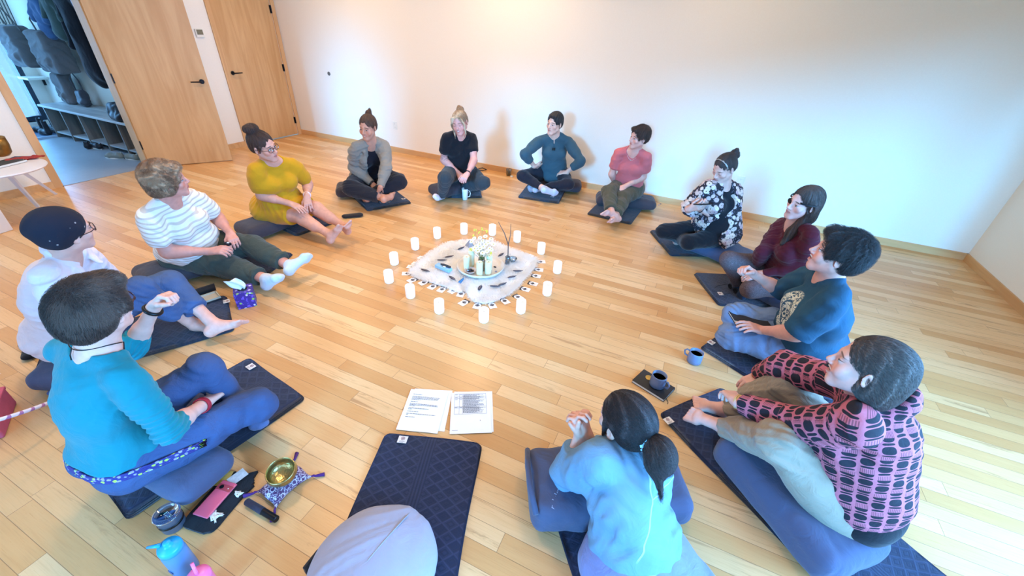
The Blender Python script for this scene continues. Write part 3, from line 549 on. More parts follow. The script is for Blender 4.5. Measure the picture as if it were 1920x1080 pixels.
def shoe(loc, rot, mat, sole, label, group=None, high=0.0):
    s = thing('shoe', label, 'shoe', loc, rot, group)
    o = Ops(); o.cap((0, -.09, .035), (0, .05, .03), .038, .036, flat=((0, 0, 1), 1.0)).cap((0, .05, .028), (0, .105, .024), .04, .028, k=.03).cap((0, -.085, .04), (0, -.085, .075+high), .034, .030, k=.02)
    o.ell((0, -.075, .10+high), (.022, .045, .04), mode='s', k=.01).plane((0, 0, -1), (0, 0, .008))
    v, f = mesh_ops(o, .006); make_mesh('upper', v, f, mat, s)
    MB().poly([(.034*math.cos(a)*(1.15 if math.sin(a) > 0 else .95), .01+.128*math.sin(a)) for a in np.arange(20)*2*PI/20], 0, .014).build('sole', sole, s)
    return s
SOLE = mplain('pale_sole', srgb(215, 210, 200), .6); SN = mfabric('trainer_mesh', srgb(120, 122, 112), .8)
shoe((-7.10, 2.90, 0), 1.9, SN, SOLE, 'grey-green trainer on hall floor by the bench, leftmost of its pair', 'pair of trainers by the hall bench')
shoe((-6.88, 2.99, 0), 1.7, SN, SOLE, 'grey-green trainer on hall floor nearest the open door hinge', 'pair of trainers by the hall bench')
shoe((-7.93, 2.99, 0), 1.2, DARK, DARK, 'black shoe sticking out under the middle of the bench', None, .02)
shoe((-7.80, 3.03, 0), 1.6, DARK, SOLE, 'black shoe with pale sole lying by middle cubby of the bench')
shoe((-7.35, 3.28, .085), 1.3, DARK, DARK, 'black boot standing inside the right-hand cubby', None, .06)
shoe((-8.5, 3.28, .085), 1.3, CREAM, SOLE, 'pale slipper inside the left cubby of the bench')
for i, (x, y, r) in enumerate(((-9.10, 3.02, .3), (-9.12, 3.16, .2), (-9.35, 3.05, .5), (-9.35, 3.22, .1))):
    shoe((x, y, .02), r+1.4, DARK, DARK, ['black boot at the near right corner of the boot tray', 'black boot behind the near right one on the boot tray', 'black boot at the near left of the boot tray', 'black boot at the far left of the boot tray'][i], 'boots on the tray', .12)
t_ = thing('boot_tray', 'flat dark blue boot tray with raised pale rim left of the bench', 'tray', (-9.3, 3.05, 0))
MB().box((0, 0, .006), (.8, .5, .012)).build('mat', mplain('tray_blue', srgb(40, 60, 90), .6), t_)
MB().box((0, -.25, .014), (.8, .02, .028)).box((0, .25, .014), (.8, .02, .028)).box((-.4, 0, .014), (.02, .5, .028)).box((.4, 0, .014), (.02, .5, .028)).build('rim', mplain('tray_rim', srgb(170, 190, 210), .5), t_)
# hanging rail, coats and bags
rail = thing('coat_rail', 'dark coat rail along the hall wall above the bench', 'rail', (-8, 3.3, 1.9))
MB().tube([(-1.4, 0, 0), (1.3, 0, 0)], .014, 10).build('rod', BLACK, rail)
for x in (-1.3, -.1, 1.2): MB().box((x, .11, 0), (.02, .22, .03)).build('bracket', BLACK, rail)
def garment_hang(name, label, cat, x, z1, z0, w, d, mat, seed=0, y=3.3, lean=0.0, arms=True, h=.012, group=None):
    o = Ops(); top = V3(0, 0, z1-.06); o.cap((-w*.5+.05, 0, z1-.10), (0, 0, z1-.03), .045, .05, k=.04).cap((w*.5-.05, 0, z1-.10), (0, 0, z1-.03), .045, .05, k=.04)
    o.cap((0, 0, z1-.12), (lean, 0, z0+.06), w*.40, w*.48, k=.06, flat=((0, 1, 0), d/w))
    if arms:
        for s_ in (-1, 1): o.cap((s_*(w*.5-.03), 0, z1-.12), (s_*(w*.5+.04)+lean*.6, -.03, (z1*.35+z0*.65)), .055, .045, k=.03)
    v, f = mesh_ops(o, h, wrinkle(.010, .55, seed, (1, 0, 0), .3))
    ob = make_mesh(name, v, f, mat); ob.location = (x, y, 0); ob['label'] = label; ob['category'] = cat
    if group: ob['group'] = group
    return ob
NAVYC = mfabric('black_wool', (.006, .006, .010), .95); OLIVE = mfabric('olive_coat', srgb(62, 78, 74), .9); PALE = mfabric('pale_shirt_blue', srgb(160, 175, 205), .9); TEALC = mfabric('dusty_blue_coat', srgb(70, 100, 140), .9)
garment_hang('coat', 'long black coat hanging nearest the open door above the bench', 'coat', -7.48, 1.88, .93, .44, .22, NAVYC, 1)
garment_hang('coat', 'black jacket with pale patterned lining hanging low by the door jamb', 'coat', -7.02, 1.85, .72, .30, .20, NAVYC, 5)
garment_hang('shirt', 'pale blue patterned garment hanging at the door jamb', 'shirt', -6.84, 1.86, .92, .18, .10, PALE, 3, y=3.12, arms=False)
garment_hang('jacket', 'dark olive jacket hanging between the dusty blue one and the long black coat', 'jacket', -7.90, 1.88, 1.38, .28, .18, OLIVE, 2)
garment_hang('jacket', 'dusty blue jacket hanging left of the dark olive one', 'jacket', -8.24, 1.88, 1.34, .22, .16, TEALC, 4)
HNG = mplain('hanger_wood', srgb(90, 84, 78), .5)
for i in range(9):
    x = -9.2+i*.085
    hgr = thing('clothes_hanger', 'empty dark clothes hanger in the row at the left of the rail', 'hanger', (x, 3.3, 1.90), .15, 'empty clothes hangers on the rail')
    MB().tube([(0, 0, -.07), (0, 0, -.02), (0, .02, .0), (0, .0, .02), (0, -.018, .004)], .0025, 6).build('hook', BLACK, hgr)
    MB().tube([(0, -.2, -.16), (0, -.12, -.10), (0, 0, -.07), (0, .12, -.10), (0, .2, -.16)], .009, 8).tube([(0, -.2, -.16), (0, -.21, -.45)], .006, 6).build('shoulder_bar', HNG, hgr)
def bag(name, label, x, y, z1, z0, w, d, mat, seed, tilt=0.0, strap=True):
    r = thing(name, label, 'bag', (x, y, z0))
    H_ = z1-z0; o = Ops(); o._b((0, 0, H_/2), .02); o._b((w/2+abs(tilt), d/2, H_), .03); o._b((-w/2-abs(tilt), -d/2, 0), .03)
    def f(P):
        k = P[..., 2]/F(H_); q = np.abs(np.stack([P[..., 0]-F(tilt)*k, P[..., 1], P[..., 2]-F(H_/2)], -1))-np.array([w/2-.05, d/2-.045, H_/2-.05], F); q[..., 0] += F(.18*w)*np.clip(k-F(.45), 0, 1)
        return np.sqrt((np.maximum(q, 0)**2).sum(-1))+np.minimum(q.max(-1), 0)-F(.045)
    o.fn(f, .03, 'u'); o.cap((-w*.2+tilt*.3, -d*.45, H_*.25), (w*.2+tilt*.3, -d*.45, H_*.28), d*.22, None, .03)
    v, f = mesh_ops(o, .010, wrinkle(.010, .5, seed)); make_mesh('pouch', v, f, mat, r)
    if strap: MB().tube([(-w*.2, -.02, H_-.06), (-w*.1+tilt, -.04, H_+.12), (tilt, 0, H_+.22), (w*.12+tilt, .03, H_+.1), (w*.22, .02, H_-.06)], .010, 8).build('strap', mat, r)
    return r
bag('backpack', 'grey backpack hanging furthest left near the glass door', -9.12, 3.28, 1.42, .90, .42, .26, GREYF, 1, -.12)
bag('backpack', 'large grey backpack hanging between the glass door and the long black coat', -8.42, 3.30, 1.40, .88, .48, .26, GREYF, 2, -.05)
bag('tote_bag', 'grey tote bag standing on the left of the bench top', -8.66, 3.34, .88, .46, .30, .16, GREYF, 3, 0)
bag('tote_bag', 'cream tote bag half hidden behind the grey tote on the bench', -8.86, 3.40, .84, .46, .24, .12, CREAM, 6, 0)
bag('handbag', 'small dark handbag with a metal clasp on the middle of the bench', -8.30, 3.34, .70, .46, .20, .12, mfabric('dark_grey_leather', srgb(60, 62, 70), .5), 4)
bag('bag', 'dark rolled bag lying at the right end of the bench', -6.98, 3.16, .68, .46, .42, .20, DARK, 5, 0, False)
sh = thing('wall_shelf', 'small white wall shelf beside the glass door', 'shelf', (-9.6, 3.38, .72))
MB().box((0, 0, 0), (.3, .24, .03)).build('board', WHITEP, sh); MB().box((0, .1, -.06), (.02, .03, .1)).build('bracket', BLACK, sh)

# ================================================================== LIGHT
def area(name, loc, rot, sx, sy, col, power, spread=180):
    L = bpy.data.lights.new(name, 'AREA'); L.shape = 'RECTANGLE'; L.size = sx; L.size_y = sy; L.color = col; L.energy = power; L.spread = math.radians(spread)
    o = bpy.data.objects.new(name, L); COL.objects.link(o); o.location = loc; o.rotation_euler = rot; return o
# low daylight entering by the windows behind the camera, soft-edged
SUN = bpy.data.lights.new('daylight', 'SUN'); SUN.energy = P_SUN; SUN.angle = math.radians(11); SUN.color = (.07, .43, .92)
so = bpy.data.objects.new('daylight', SUN); COL.objects.link(so)
so.rotation_euler = Vector((-.03, 1, -.20)).to_track_quat('-Z', 'Y').to_euler()
for i, (a, b) in enumerate(WIN):
    area('window_light', ((a+b)/2, YF-.10, 1.25), (math.radians(46), 0, 0), b-a-.1, 2.0, SKYC, P_WIN[i], 115)
area('window_light', (XR+.07, (RW0+RW1)/2, (RZ0+RZ1)/2), (0, math.radians(68), 0), RZ1-RZ0, RW1-RW0, (.16, .48, 1.0), P_RW, 120)
area('hall_light', (EX-.25, 2.6, 1.2), (0, math.radians(-90), 0), 2.0, 1.3, (.15, .48, 1.0), P_HALL)  # daylight through the glass end door
area('hall_light', (-8.2, 1.0, 2.6), (0, 0, 0), 2.2, .8, (.22, .50, 1.0), P_HALL*.5)  # extra blue lamp facing down below the closed hall ceiling
bul = NT('lamp_lens'); bul.put(bul.b.inputs['Emission Color'], WARM+(1,)); bul.put(bul.b.inputs['Emission Strength'], 12.0); bul.end((1, .9, .8))
for i, (x, y) in enumerate(((-4.7, 4.25), (-2.4, 4.35), (-.1, 4.3), (-4.7, 1.6), (-2.4, 1.6), (-.1, 1.6), (1.6, 3.0))):
    dl = thing('downlight', 'round recessed ceiling downlight', 'ceiling light', (x, y, ZC), 0, 'ceiling downlights')
    MB().lathe([(.06, -.001), (.08, -.001), (.08, -.008), (.06, -.006)], (0, 0, 0), 28, cap=False).build('trim_ring', WHITEP, dl)
    MB().lathe([(0, -.003), (.06, -.003)], (0, 0, 0), 28, cap=False).build('lens', bul.m, dl)
    area('ceiling_light', (x, y, ZC-.03), (0, 0, 0), .35, .35, WARM, P_CEIL[i], 150)
W = bpy.data.worlds.new('sky'); bpy.context.scene.world = W; W.use_nodes = True
bg = W.node_tree.nodes['Background']; bg.inputs[0].default_value = (.25, .55, 1.0, 1); bg.inputs[1].default_value = 1.6
# ================================================================== MATS AND CUSHIONS
def m_blanket():
    t = NT('navy_blanket'); p = t.obj(); x, y, z = t.sep(p)
    S = 1/.055
    u = t.math('MULTIPLY', t.math('ADD', x, t.math('MULTIPLY', y, .75)), S); v = t.math('MULTIPLY', t.math('SUBTRACT', x, t.math('MULTIPLY', y, .75)), S)
    fu = t.math('ABSOLUTE', t.math('SUBTRACT', t.math('FRACT', u), .5)); fv = t.math('ABSOLUTE', t.math('SUBTRACT', t.math('FRACT', v), .5))
    m = t.math('MAXIMUM', fu, fv); ring = t.math('SUBTRACT', t.ss(m, .40, .46), t.math('MULTIPLY', t.ss(m, .12, .2), t.ss(m, .30, .24)))
    chk = t.math('FLOORED_MODULO', t.math('ADD', t.math('FLOOR', u), t.math('FLOOR', v)), 2)
    band = t.math('MULTIPLY', t.ss(t.math('ABSOLUTE', t.math('SUBTRACT', t.math('FRACT', t.math('MULTIPLY', y, 3.7)), .5)), .36, .42), 1)
    stripe = t.math('SINE', t.math('MULTIPLY', y, 420))
    pat = t.mix(band, t.math('ADD', t.math('MULTIPLY', ring, .6), t.math('MULTIPLY', chk, .35)), t.math('MULTIPLY', t.math('ADD', stripe, 1), .35))
    n = t.noise(p, 14, 4); n2 = t.noise(p, 600, 2)
    c = t.mix(pat, srgb(32, 35, 58), srgb(52, 56, 82)); c = t.mix(t.math('MULTIPLY', n, .35), c, srgb(25, 28, 48))
    nb = t.bump(n, .35, .012); nb = t.bump(t.math('ADD', pat, n2), .35, .003, nb)
    return t.end(c, .88, 0, nb, **{'Sheen Weight': .25, 'Specular IOR Level': .2})
BLANK = m_blanket(); TAGW = mplain('woven_label', srgb(222, 214, 208), .8)
TAGR = mplain('label_red', srgb(110, 30, 70), .8); TAGK = mplain('label_ink', srgb(60, 55, 70), .8)
def blanket(A, S, B, L, label, W=None, T_=.024, tagpos=None, layers=3, tagrot=0.0):
    """folded yoga blanket: front corner A, edge A->S runs along its length, B lies on the front edge"""
    A, S, B = at(*A), at(*S), at(*B); u = nrm(S-A); v = (B-A)-u*((B-A)@u); W = W or float(np.linalg.norm(v)); v = nrm(v)
    side = 1 if np.cross(u, v)[2] > 0 else -1
    ang = math.atan2(u[1], u[0]); c = A+u*L/2+v*W/2
    r = thing('yoga_blanket', label, 'blanket', (c[0], c[1], 0), ang, 'folded navy yoga blankets')
    nx, ny = int(L/.018), int(W/.018); rr = np.random.default_rng(int(abs(c[0]*100))+3)
    ph = rr.uniform(0, 6, 6)
    lays = []
    th = T_/layers
    for l in range(layers):
        inset = .004*((l*7) % 3); o_ = rr.uniform(-.004, .004)
        hx, hy = L/2-inset, W/2-inset
        X, Y = np.meshgrid(np.linspace(-hx, hx, nx), np.linspace(-hy, hy, ny), indexing='ij')
        wob = .0022*(np.sin(X*17+ph[0]+Y*5)+np.sin(Y*21+ph[1]-X*6)+np.sin(X*9+Y*13+ph[2]))*(l+1)/layers
        e = np.minimum(np.minimum(hx-abs(X), hy-abs(Y)), .014)/.014; rnd = np.sqrt(np.clip(1-(1-e)**2, 0, 1))
        # rounded corners
        cxn = np.clip(abs(X)-(hx-.03), 0, None); cyn = np.clip(abs(Y)-(hy-.03), 0, None); q = np.hypot(cxn, cyn); sc_ = np.where(q > .03, .03/np.maximum(q, 1e-6), 1)
        X2 = np.sign(X)*(np.minimum(abs(X), hx-.03)+cxn*sc_); Y2 = np.sign(Y)*(np.minimum(abs(Y), hy-.03)+cyn*sc_)
        X2 += .003*np.sin(Y*11+ph[3]); Y2 += .003*np.sin(X*9+ph[4])
        zm = th*(l+.5); Zt = zm+(th*.5+wob)*rnd+wob*.3; Zb = zm-th*.5*rnd
        Zt = np.maximum(Zt, zm); Zb = np.maximum(Zb, 0.0005)
        vt = np.stack([X2, Y2, Zt], -1).reshape(-1, 3); vb = np.stack([X2, Y2, Zb], -1).reshape(-1, 3)
        idx = np.arange(nx*ny).reshape(nx, ny)
        f = np.stack([idx[:-1, :-1], idx[1:, :-1], idx[1:, 1:], idx[:-1, 1:]], -1).reshape(-1, 4); fb = f[:, ::-1]+nx*ny
        n_ = nx*ny; s = []
        for a, b in ((idx[:-1, 0], idx[1:, 0]), (idx[1:, -1], idx[:-1, -1]), (idx[0, 1:], idx[0, :-1]), (idx[-1, :-1], idx[-1, 1:])):
            s.append(np.stack([a, a+n_, b+n_, b], -1)[:, ::-1])
        lays.append((np.concatenate([vt, vb]), np.concatenate([f, fb]+s)))
    V = []; Fs = []; o = 0
    for v_, f_ in lays: V.append(v_); Fs.append(f_+o); o += len(v_)
    ob = make_mesh('cloth', np.concatenate(V), np.concatenate(Fs), BLANK, r)
    if tagpos:
        q = at(*tagpos); d = q-c; R_ = np.array([[math.cos(-ang), -math.sin(-ang)], [math.sin(-ang), math.cos(-ang)]]); lx, ly = R_@d[:2]
        zt = T_+.005
        cr_, sr_ = math.cos(tagrot), math.sin(tagrot); Rm = np.array([[cr_, sr_, 0], [-sr_, cr_, 0], [0, 0, 1]])
        tg_ = MB().box((lx, ly, zt), (.040, .046, .0012), Rm).build('label_patch', TAGW, r)
        def lp(x, y): return V3(lx, ly, 0)+np.array([x, y, 0])@Rm
        m_ = MB(); m_.tube([np.append(lp(.009*math.cos(a)-.006, .009*math.sin(a))[:2], zt+.0008) for a in np.arange(16)*2*PI/16], .0011, 5, closed=True)
        m_.tube([np.append(lp(-.012, 0)[:2], zt+.0008), np.append(lp(0, 0)[:2], zt+.0008)], .0012, 5).tube([np.append(lp(-.006, -.006)[:2], zt+.0008), np.append(lp(-.006, .006)[:2], zt+.0008)], .0012, 5)
        m_.build('round_emblem', TAGR, tg_)
        m_ = MB()
        for i in range(3): a_, b_ = lp(.009+i*.004, -.014), lp(.009+i*.004, .014-.004*i); m_.tube([np.append(a_[:2], zt+.0007), np.append(b_[:2], zt+.0007)], .0006, 4)
        m_.build('small_print', TAGK, tg_)
    return r
BL = {}
BL['P1'] = blanket((555.6, 444.4), (507, 420), (578, 436), .85, 'navy folded blanket under the woman in the mustard dress', W=.45)
BL['P2'] = blanket((688.5, 397), (664, 372), (768, 379), .85, 'navy folded blanket with spectacles on it, under the woman in grey cardigan', tagpos=(757, 377))
BL['P3'] = blanket((903.7, 372), (900, 351), (838, 375), .80, 'navy folded blanket behind the tall white mug')
BL['P4'] = blanket((1047, 383), (1062.5, 355), (974, 366), .80, 'navy folded blanket under the woman in the teal henley', tagpos=(1035, 373))
BL['P5'] = blanket((1183.3, 422.2), (1208.6, 385.3), (1101.7, 401), .85, 'charcoal-navy folded blanket under the woman in the pink shirt')
BL['P6'] = blanket((1256.7, 481.3), (1346, 482.2), (1219, 434), .85, 'navy folded blanket under the woman in the floral kimono', tagpos=(1266, 471))
BL['P7'] = blanket((1345.7, 574.7), (1454, 578), (1302.4, 513.3), .80, 'navy folded blanket with sunglasses, under the woman with the eyepatch', tagpos=(1349, 556), W=.5)
BL['P8'] = blanket((1309.7, 653.3), (1394, 706), (1350, 593.6), .85, 'navy folded blanket under the laughing woman in blue T-shirt', tagpos=(1331, 648))
BL['P9'] = blanket((1233, 777), (1363, 913), (1300, 713), 1.22, 'navy folded blanket under the bare feet of the woman in the dotted blouse', tagpos=(1251, 795), W=.5)
BL['P10'] = blanket((1030, 945), (1074, 1080), (1200, 915), 1.0, 'navy folded blanket under the woman lying on the grey bolster', tagpos=(1095, 1006), W=.5, tagrot=-.1)
BL['empty'] = blanket((722, 812), (650, 980), (900, 830), 1.05, 'unoccupied navy folded blanket in the foreground below the papers', tagpos=(756, 831), W=.5, tagrot=0.0)
BL['P11'] = blanket((575, 749.4), (239, 980), (472, 671.7), float(np.linalg.norm(at(575, 749.4)-at(239, 980))), 'long navy folded blanket under the woman in the turquoise top', tagpos=(473, 694))
BL['P12'] = blanket((441.8, 621), (253, 676), (432, 552), .95, 'navy folded blanket under the woman in the black beanie', W=.48, tagpos=(427, 571))
BL['P13'] = blanket((490, 527), (360, 512), (550, 478), .95, 'navy folded blanket under the woman in the striped top', W=.45)

CUSH = mfabric('grey_cushion_suede', srgb(72, 76, 100), .85, .3, 1400, .10)
CUSH2 = mfabric('slate_cushion_suede', srgb(66, 61, 68), .85, .3, 1400, .10)
CUSHL = mfabric('pale_cushion_suede', srgb(158, 156, 172), .85, .25, 1400, .07)
def cushion(c, ang, L, W, H_, label, mat=CUSH, z0=.022, seed=0, h=.010):
    r = thing('cushion', label, 'cushion', (c[0], c[1], z0), ang, 'bolster cushions')
    rr = min(W, H_)/2
    def f(P):
        q = np.abs(P-np.array([0, 0, H_/2], F))-np.array([L/2-.055, W/2-.06, max(H_/2-.058, .004)], F)
        bulge = F(.012)*(1-(P[..., 0]/(L/2))**2)*(1-(P[..., 1]/(W/2))**2)
        return np.sqrt((np.maximum(q, 0)**2).sum(-1))+np.minimum(q.max(-1), 0)-F(.056)-bulge
    o = Ops(); o._b((0, 0, H_/2), .02); o._b((L/2, W/2, H_), .02); o._b((-L/2, -W/2, 0), .02); o.fn(f, .01, 'u')
    o.plane((0, 0, -1), (0, 0, .002), .02)
    v, fc = mesh_ops(o, h, wrinkle(.004, .55, seed, (1, 0, 0), .2)); v[:, 2] = np.maximum(v[:, 2], .001)
    make_mesh('cover', v, fc, mat, r)
    m = MB(); m.tube([(L/2*.97*math.cos(a)*(1 if abs(math.cos(a)) < .8 else 1.0), W/2*1.0*math.sin(a), H_/2) for a in np.arange(4)*PI/2], .001, 4)
    return r
Z_UP = V3(0, 0, 1)
def SK_F(pid):
    p, ax = hips(pid); return nrm(np.cross(Z_UP, -ax))*(1 if True else -1)
def hips(pid):
    J = SK[pid]; a = np.array(J['Lhi'])-np.array(J['Rhi']); return np.array(J['pel']), nrm([a[0], a[1], 0])
def seat_cushion(pid, L, W, H_, label, shift=(0, 0), mat=CUSH, drot=0.0, back=.0):
    p, ax = hips(pid); f = V3(-ax[1], ax[0], 0); f = np.cross(ax, (0, 0, 1))
    f = np.cross(V3(0, 0, 1), -ax)
    fwd_ = nrm(np.cross(Z_UP, -ax)); fwd_ = np.cross(-ax, Z_UP) if False else fwd_; c = p[:2]+ax[:2]*shift[0]+SK_F(pid)[:2]*shift[1]
    return cushion(c, math.atan2(ax[1], ax[0])+drot, L, W, H_, label, mat, seed=int(pid[1:]))

# ================================================================== CENTRE PIECE
def m_candle():
    t = NT('frosted_candle_glass'); p = t.obj(); z = t.sep(p)[2]; n = t.noise(p, 60, 3)
    t.put(t.b.inputs['Emission Color'], (1.0, .93, .82, 1)); t.put(t.b.inputs['Emission Strength'], .30)
    return t.end(t.mix(n, srgb(236, 236, 238), srgb(248, 248, 250)), .5, 0, t.bump(n, .1, .002))
CANG = m_candle(); WAX = mplain('white_wax', srgb(245, 240, 228), .5, var=.02)
cpos = [(730, 532), (740, 498), (779, 470), (820, 449), (870, 441), (923, 443), (969, 456), (1014, 478), (1044, 514), (1025, 555), (976, 588), (907, 605), (824, 588), (770, 560)]
clab = ['leftmost white pillar candle of the ring', 'white pillar candle of the ring, just behind the leftmost', 'white pillar candle of the ring, third going clockwise from the leftmost', 'white pillar candle of the ring behind the left part of the fur', 'white pillar candle of the ring at the back, left of the flowers', 'white pillar candle of the ring right behind the bouquet', 'white pillar candle of the ring behind the twig vase', 'white pillar candle of the ring, back right beyond the fur tip', 'rightmost white pillar candle of the ring', 'half-dim white pillar candle of the ring, front right', 'white pillar candle of the ring covering a card at front right', 'nearest white pillar candle of the ring, in front of the fur', 'white pillar candle of the ring, left of the nearest one', 'white pillar candle of the ring below the left fur cards']
c0 = None
for (x, y), lb in zip(cpos, clab):
    q = at(x, y-3)
    if c0 is None:
        c0 = thing('candle', lb, 'candle', q, 0, 'ring of white pillar candles')
        MB().lathe([(0, 0), (.030, 0), (.0345, .006), (.036, .02), (.036, .097), (.0345, .104), (.033, .105), (.0325, .098), (.0325, .080)], (0, 0, 0), 32, cap=False).build('holder', CANG, c0, True)
        MB().lathe([(.0325, .072), (.028, .079), (.012, .076), (0, .076)], (0, 0, 0), 32, cap=False).build('wax', WAX, c0, True)
        MB().tube([(0, 0, .076), (.001, 0, .083), (.002, .001, .088)], .0011, 5).build('wick', DARK, c0)
    else: dup(c0, q, RNG.uniform(0, 6), lb)
# white fur
FUR = NT('white_fur'); FUR.end(srgb(252, 250, 248), .9, 0, None, **{'Specular IOR Level': .1})
_t = FUR.n.new('ShaderNodeBsdfTranslucent'); _t.inputs[0].default_value = (.97, .97, .97, 1); _m = FUR.n.new('ShaderNodeMixShader'); _m.inputs[0].default_value = .45
FUR.l.new(FUR.b.outputs[0], _m.inputs[1]); FUR.l.new(_t.outputs[0], _m.inputs[2]); FUR.l.new(_m.outputs[0], FUR.out.inputs[0]); FUR = FUR.m
FURB = mfabric('fur_hide', srgb(250, 248, 246), .95)
op = [(768, 511), (785, 492), (808, 474), (835, 458), (862, 453), (900, 452), (930, 455), (952, 466), (980, 476), (1006, 486), (1003, 500), (988, 517), (975, 532), (960, 547), (945, 556), (925, 565), (905, 568), (888, 564), (878, 553), (872, 540), (866, 547), (855, 546), (838, 537), (815, 531), (795, 524), (778, 519)]
poly = np.array([at(x, y, .01)[:2] for x, y in op]); cen = poly.mean(0)
def inpoly(p, poly):
    x, y = p[..., 0], p[..., 1]; c = np.zeros(x.shape, bool); n = len(poly)
    for i in range(n):
        x1, y1 = poly[i]; x2, y2 = poly[(i+1) % n]
        cond = ((y1 > y) != (y2 > y)) & (x < (x2-x1)*(y-y1)/(y2-y1+1e-12)+x1); c ^= cond
    return c
rug = thing('fur_rug', 'shaggy white fur hide lying at the centre of the circle', 'fur', (cen[0], cen[1], 0))
m = MB(); m.poly(poly-cen, .001, .010); m.build('hide', FURB, rug)
pts = RNG.uniform(poly.min(0), poly.max(0), (60000, 2)); pts = pts[inpoly(pts, poly)][:26000]
def edge_dir(p):
    d = np.full(len(p), 9.0); g = np.zeros((len(p), 2)); n = len(poly)
    for i in range(n):
        a, b = poly[i], poly[(i+1) % n]; ab = b-a; t_ = np.clip(((p-a)@ab)/(ab@ab), 0, 1); q = a+t_[:, None]*ab; v_ = q-p; dd = np.hypot(*v_.T)
        m_ = dd < d; d = np.where(m_, dd, d); g[m_] = v_[m_]/np.maximum(dd[m_], 1e-6)[:, None]
    return d, g
de, ge = edge_dir(pts)
swirl = np.stack([np.sin(pts[:, 1]*23)+.4*np.sin(pts[:, 0]*40), np.cos(pts[:, 0]*19)+.4*np.cos(pts[:, 1]*37)], -1)
wgt = np.clip(1-de/.09, 0, 1)[:, None]
dr = ge*wgt*1.4+swirl*.5+RNG.normal(size=(len(pts), 2))*.35; dr /= np.linalg.norm(dr, axis=1)[:, None]+1e-9
Ln = RNG.uniform(.028, .05, len(pts)); n_ = len(pts); sd = np.stack([-dr[:, 1], dr[:, 0]], -1)*RNG.uniform(.0009, .0016, n_)[:, None]
vv = np.zeros((n_, 5, 3)); base_ = pts-cen
lift = RNG.uniform(.012, .024, n_)
vv[:, 0, :2] = base_-sd; vv[:, 1, :2] = base_+sd; vv[:, :2, 2] = .006
mid = base_+dr*Ln[:, None]*.55; vv[:, 2, :2] = mid+sd*.8; vv[:, 3, :2] = mid-sd*.8; vv[:, 2:4, 2] = (.008+lift)[:, None]
vv[:, 4, :2] = base_+dr*Ln[:, None]; vv[:, 4, 2] = .010+lift*RNG.uniform(.5, 1.1, n_)*np.where(de < .03, .35, 1)
idx = np.arange(n_)[:, None]*5
q1 = np.concatenate([idx+0, idx+1, idx+2], 1); q2 = np.concatenate([idx+0, idx+2, idx+3], 1); q3 = np.concatenate([idx+3, idx+2, idx+4], 1)
o_ = make_mesh('pile', vv.reshape(-1, 3), np.concatenate([q1, q2, q3]), FUR, rug, False); o_['kind'] = 'stuff'
# cards fanned round the fur
def m_card():
    t = NT('printed_card'); p = t.obj(); x, y, z = t.sep(p)
    d1 = t.vmath('LENGTH', t.comb(x, t.math('SUBTRACT', y, -.004), 0), out=1)
    blk = t.math('MULTIPLY', t.ss(y, -.008, -.012), t.ss(d1, .0275, .029))
    disk = t.ss(t.vmath('LENGTH', t.comb(x, t.math('MULTIPLY', t.math('ADD', y, .002), 1.35), 0), out=1), .019, .015)
    eye = t.math('MULTIPLY', t.ss(t.math('ABSOLUTE', x), .0012, .003), t.ss(t.vmath('LENGTH', t.comb(t.math('SUBTRACT', t.math('ABSOLUTE', x), .007), t.math('ADD', y, .004), 0), out=1), .006, .0035))
    smd = t.math('MULTIPLY', t.math('MULTIPLY', t.ss(y, .034, .004), t.ss(t.math('ABSOLUTE', x), .014, .002)), .55)
    k = t.math('MAXIMUM', t.math('MAXIMUM', blk, disk), smd)
    c = t.mix(k, srgb(244, 238, 236), srgb(24, 22, 30)); c = t.mix(t.math('MULTIPLY', eye, .6), c, srgb(150, 150, 165))
    return t.end(c, .45)
CARD = m_card(); CARDK = mplain('card_edge', srgb(230, 224, 220), .6)
cards = [(345, 553), (388, 605), (475, 625), (545, 655), (617, 678), (705, 688), (765, 713), (790, 780), (893, 805), (1008, 800), (1107, 768), (1210, 738), (1265, 675), (1325, 632), (1350, 573), (1370, 523), (1388, 462), (1300, 420), (1215, 398), (1140, 380), (1060, 365), (1022, 332), (965, 305), (845, 300), (775, 303), (690, 315), (630, 347), (598, 378), (525, 410), (463, 435), (418, 478), (383, 502)]
card0 = None; cnt_ = 0
for i, (x, y) in enumerate(cards):
    q = at(680+x/4.155, 380+y/4.155); d, g = edge_dir(q[None, :2]); v_ = q[:2]-cen
    g_ = g[0] if not inpoly(q[None, :2], poly)[0] else -g[0]
    out = nrm(-g_)*.7+nrm(v_)*.5; ang = math.atan2(out[1], out[0])-PI/2
    lb = 'small white card with a dark arch motif fanned round the white fur'
    if card0 is None:
        card0 = thing('card', lb, 'card', (q[0], q[1], .001), ang, 'cards fanned round the fur')
        MB().box((0, 0, .0008), (.056, .082, .0012), bev=.0003).build('face', CARD, card0)
    else:
        c_ = dup(card0, (q[0], q[1], .001+.0009*(i % 3)), ang+RNG.uniform(-.12, .12), lb)
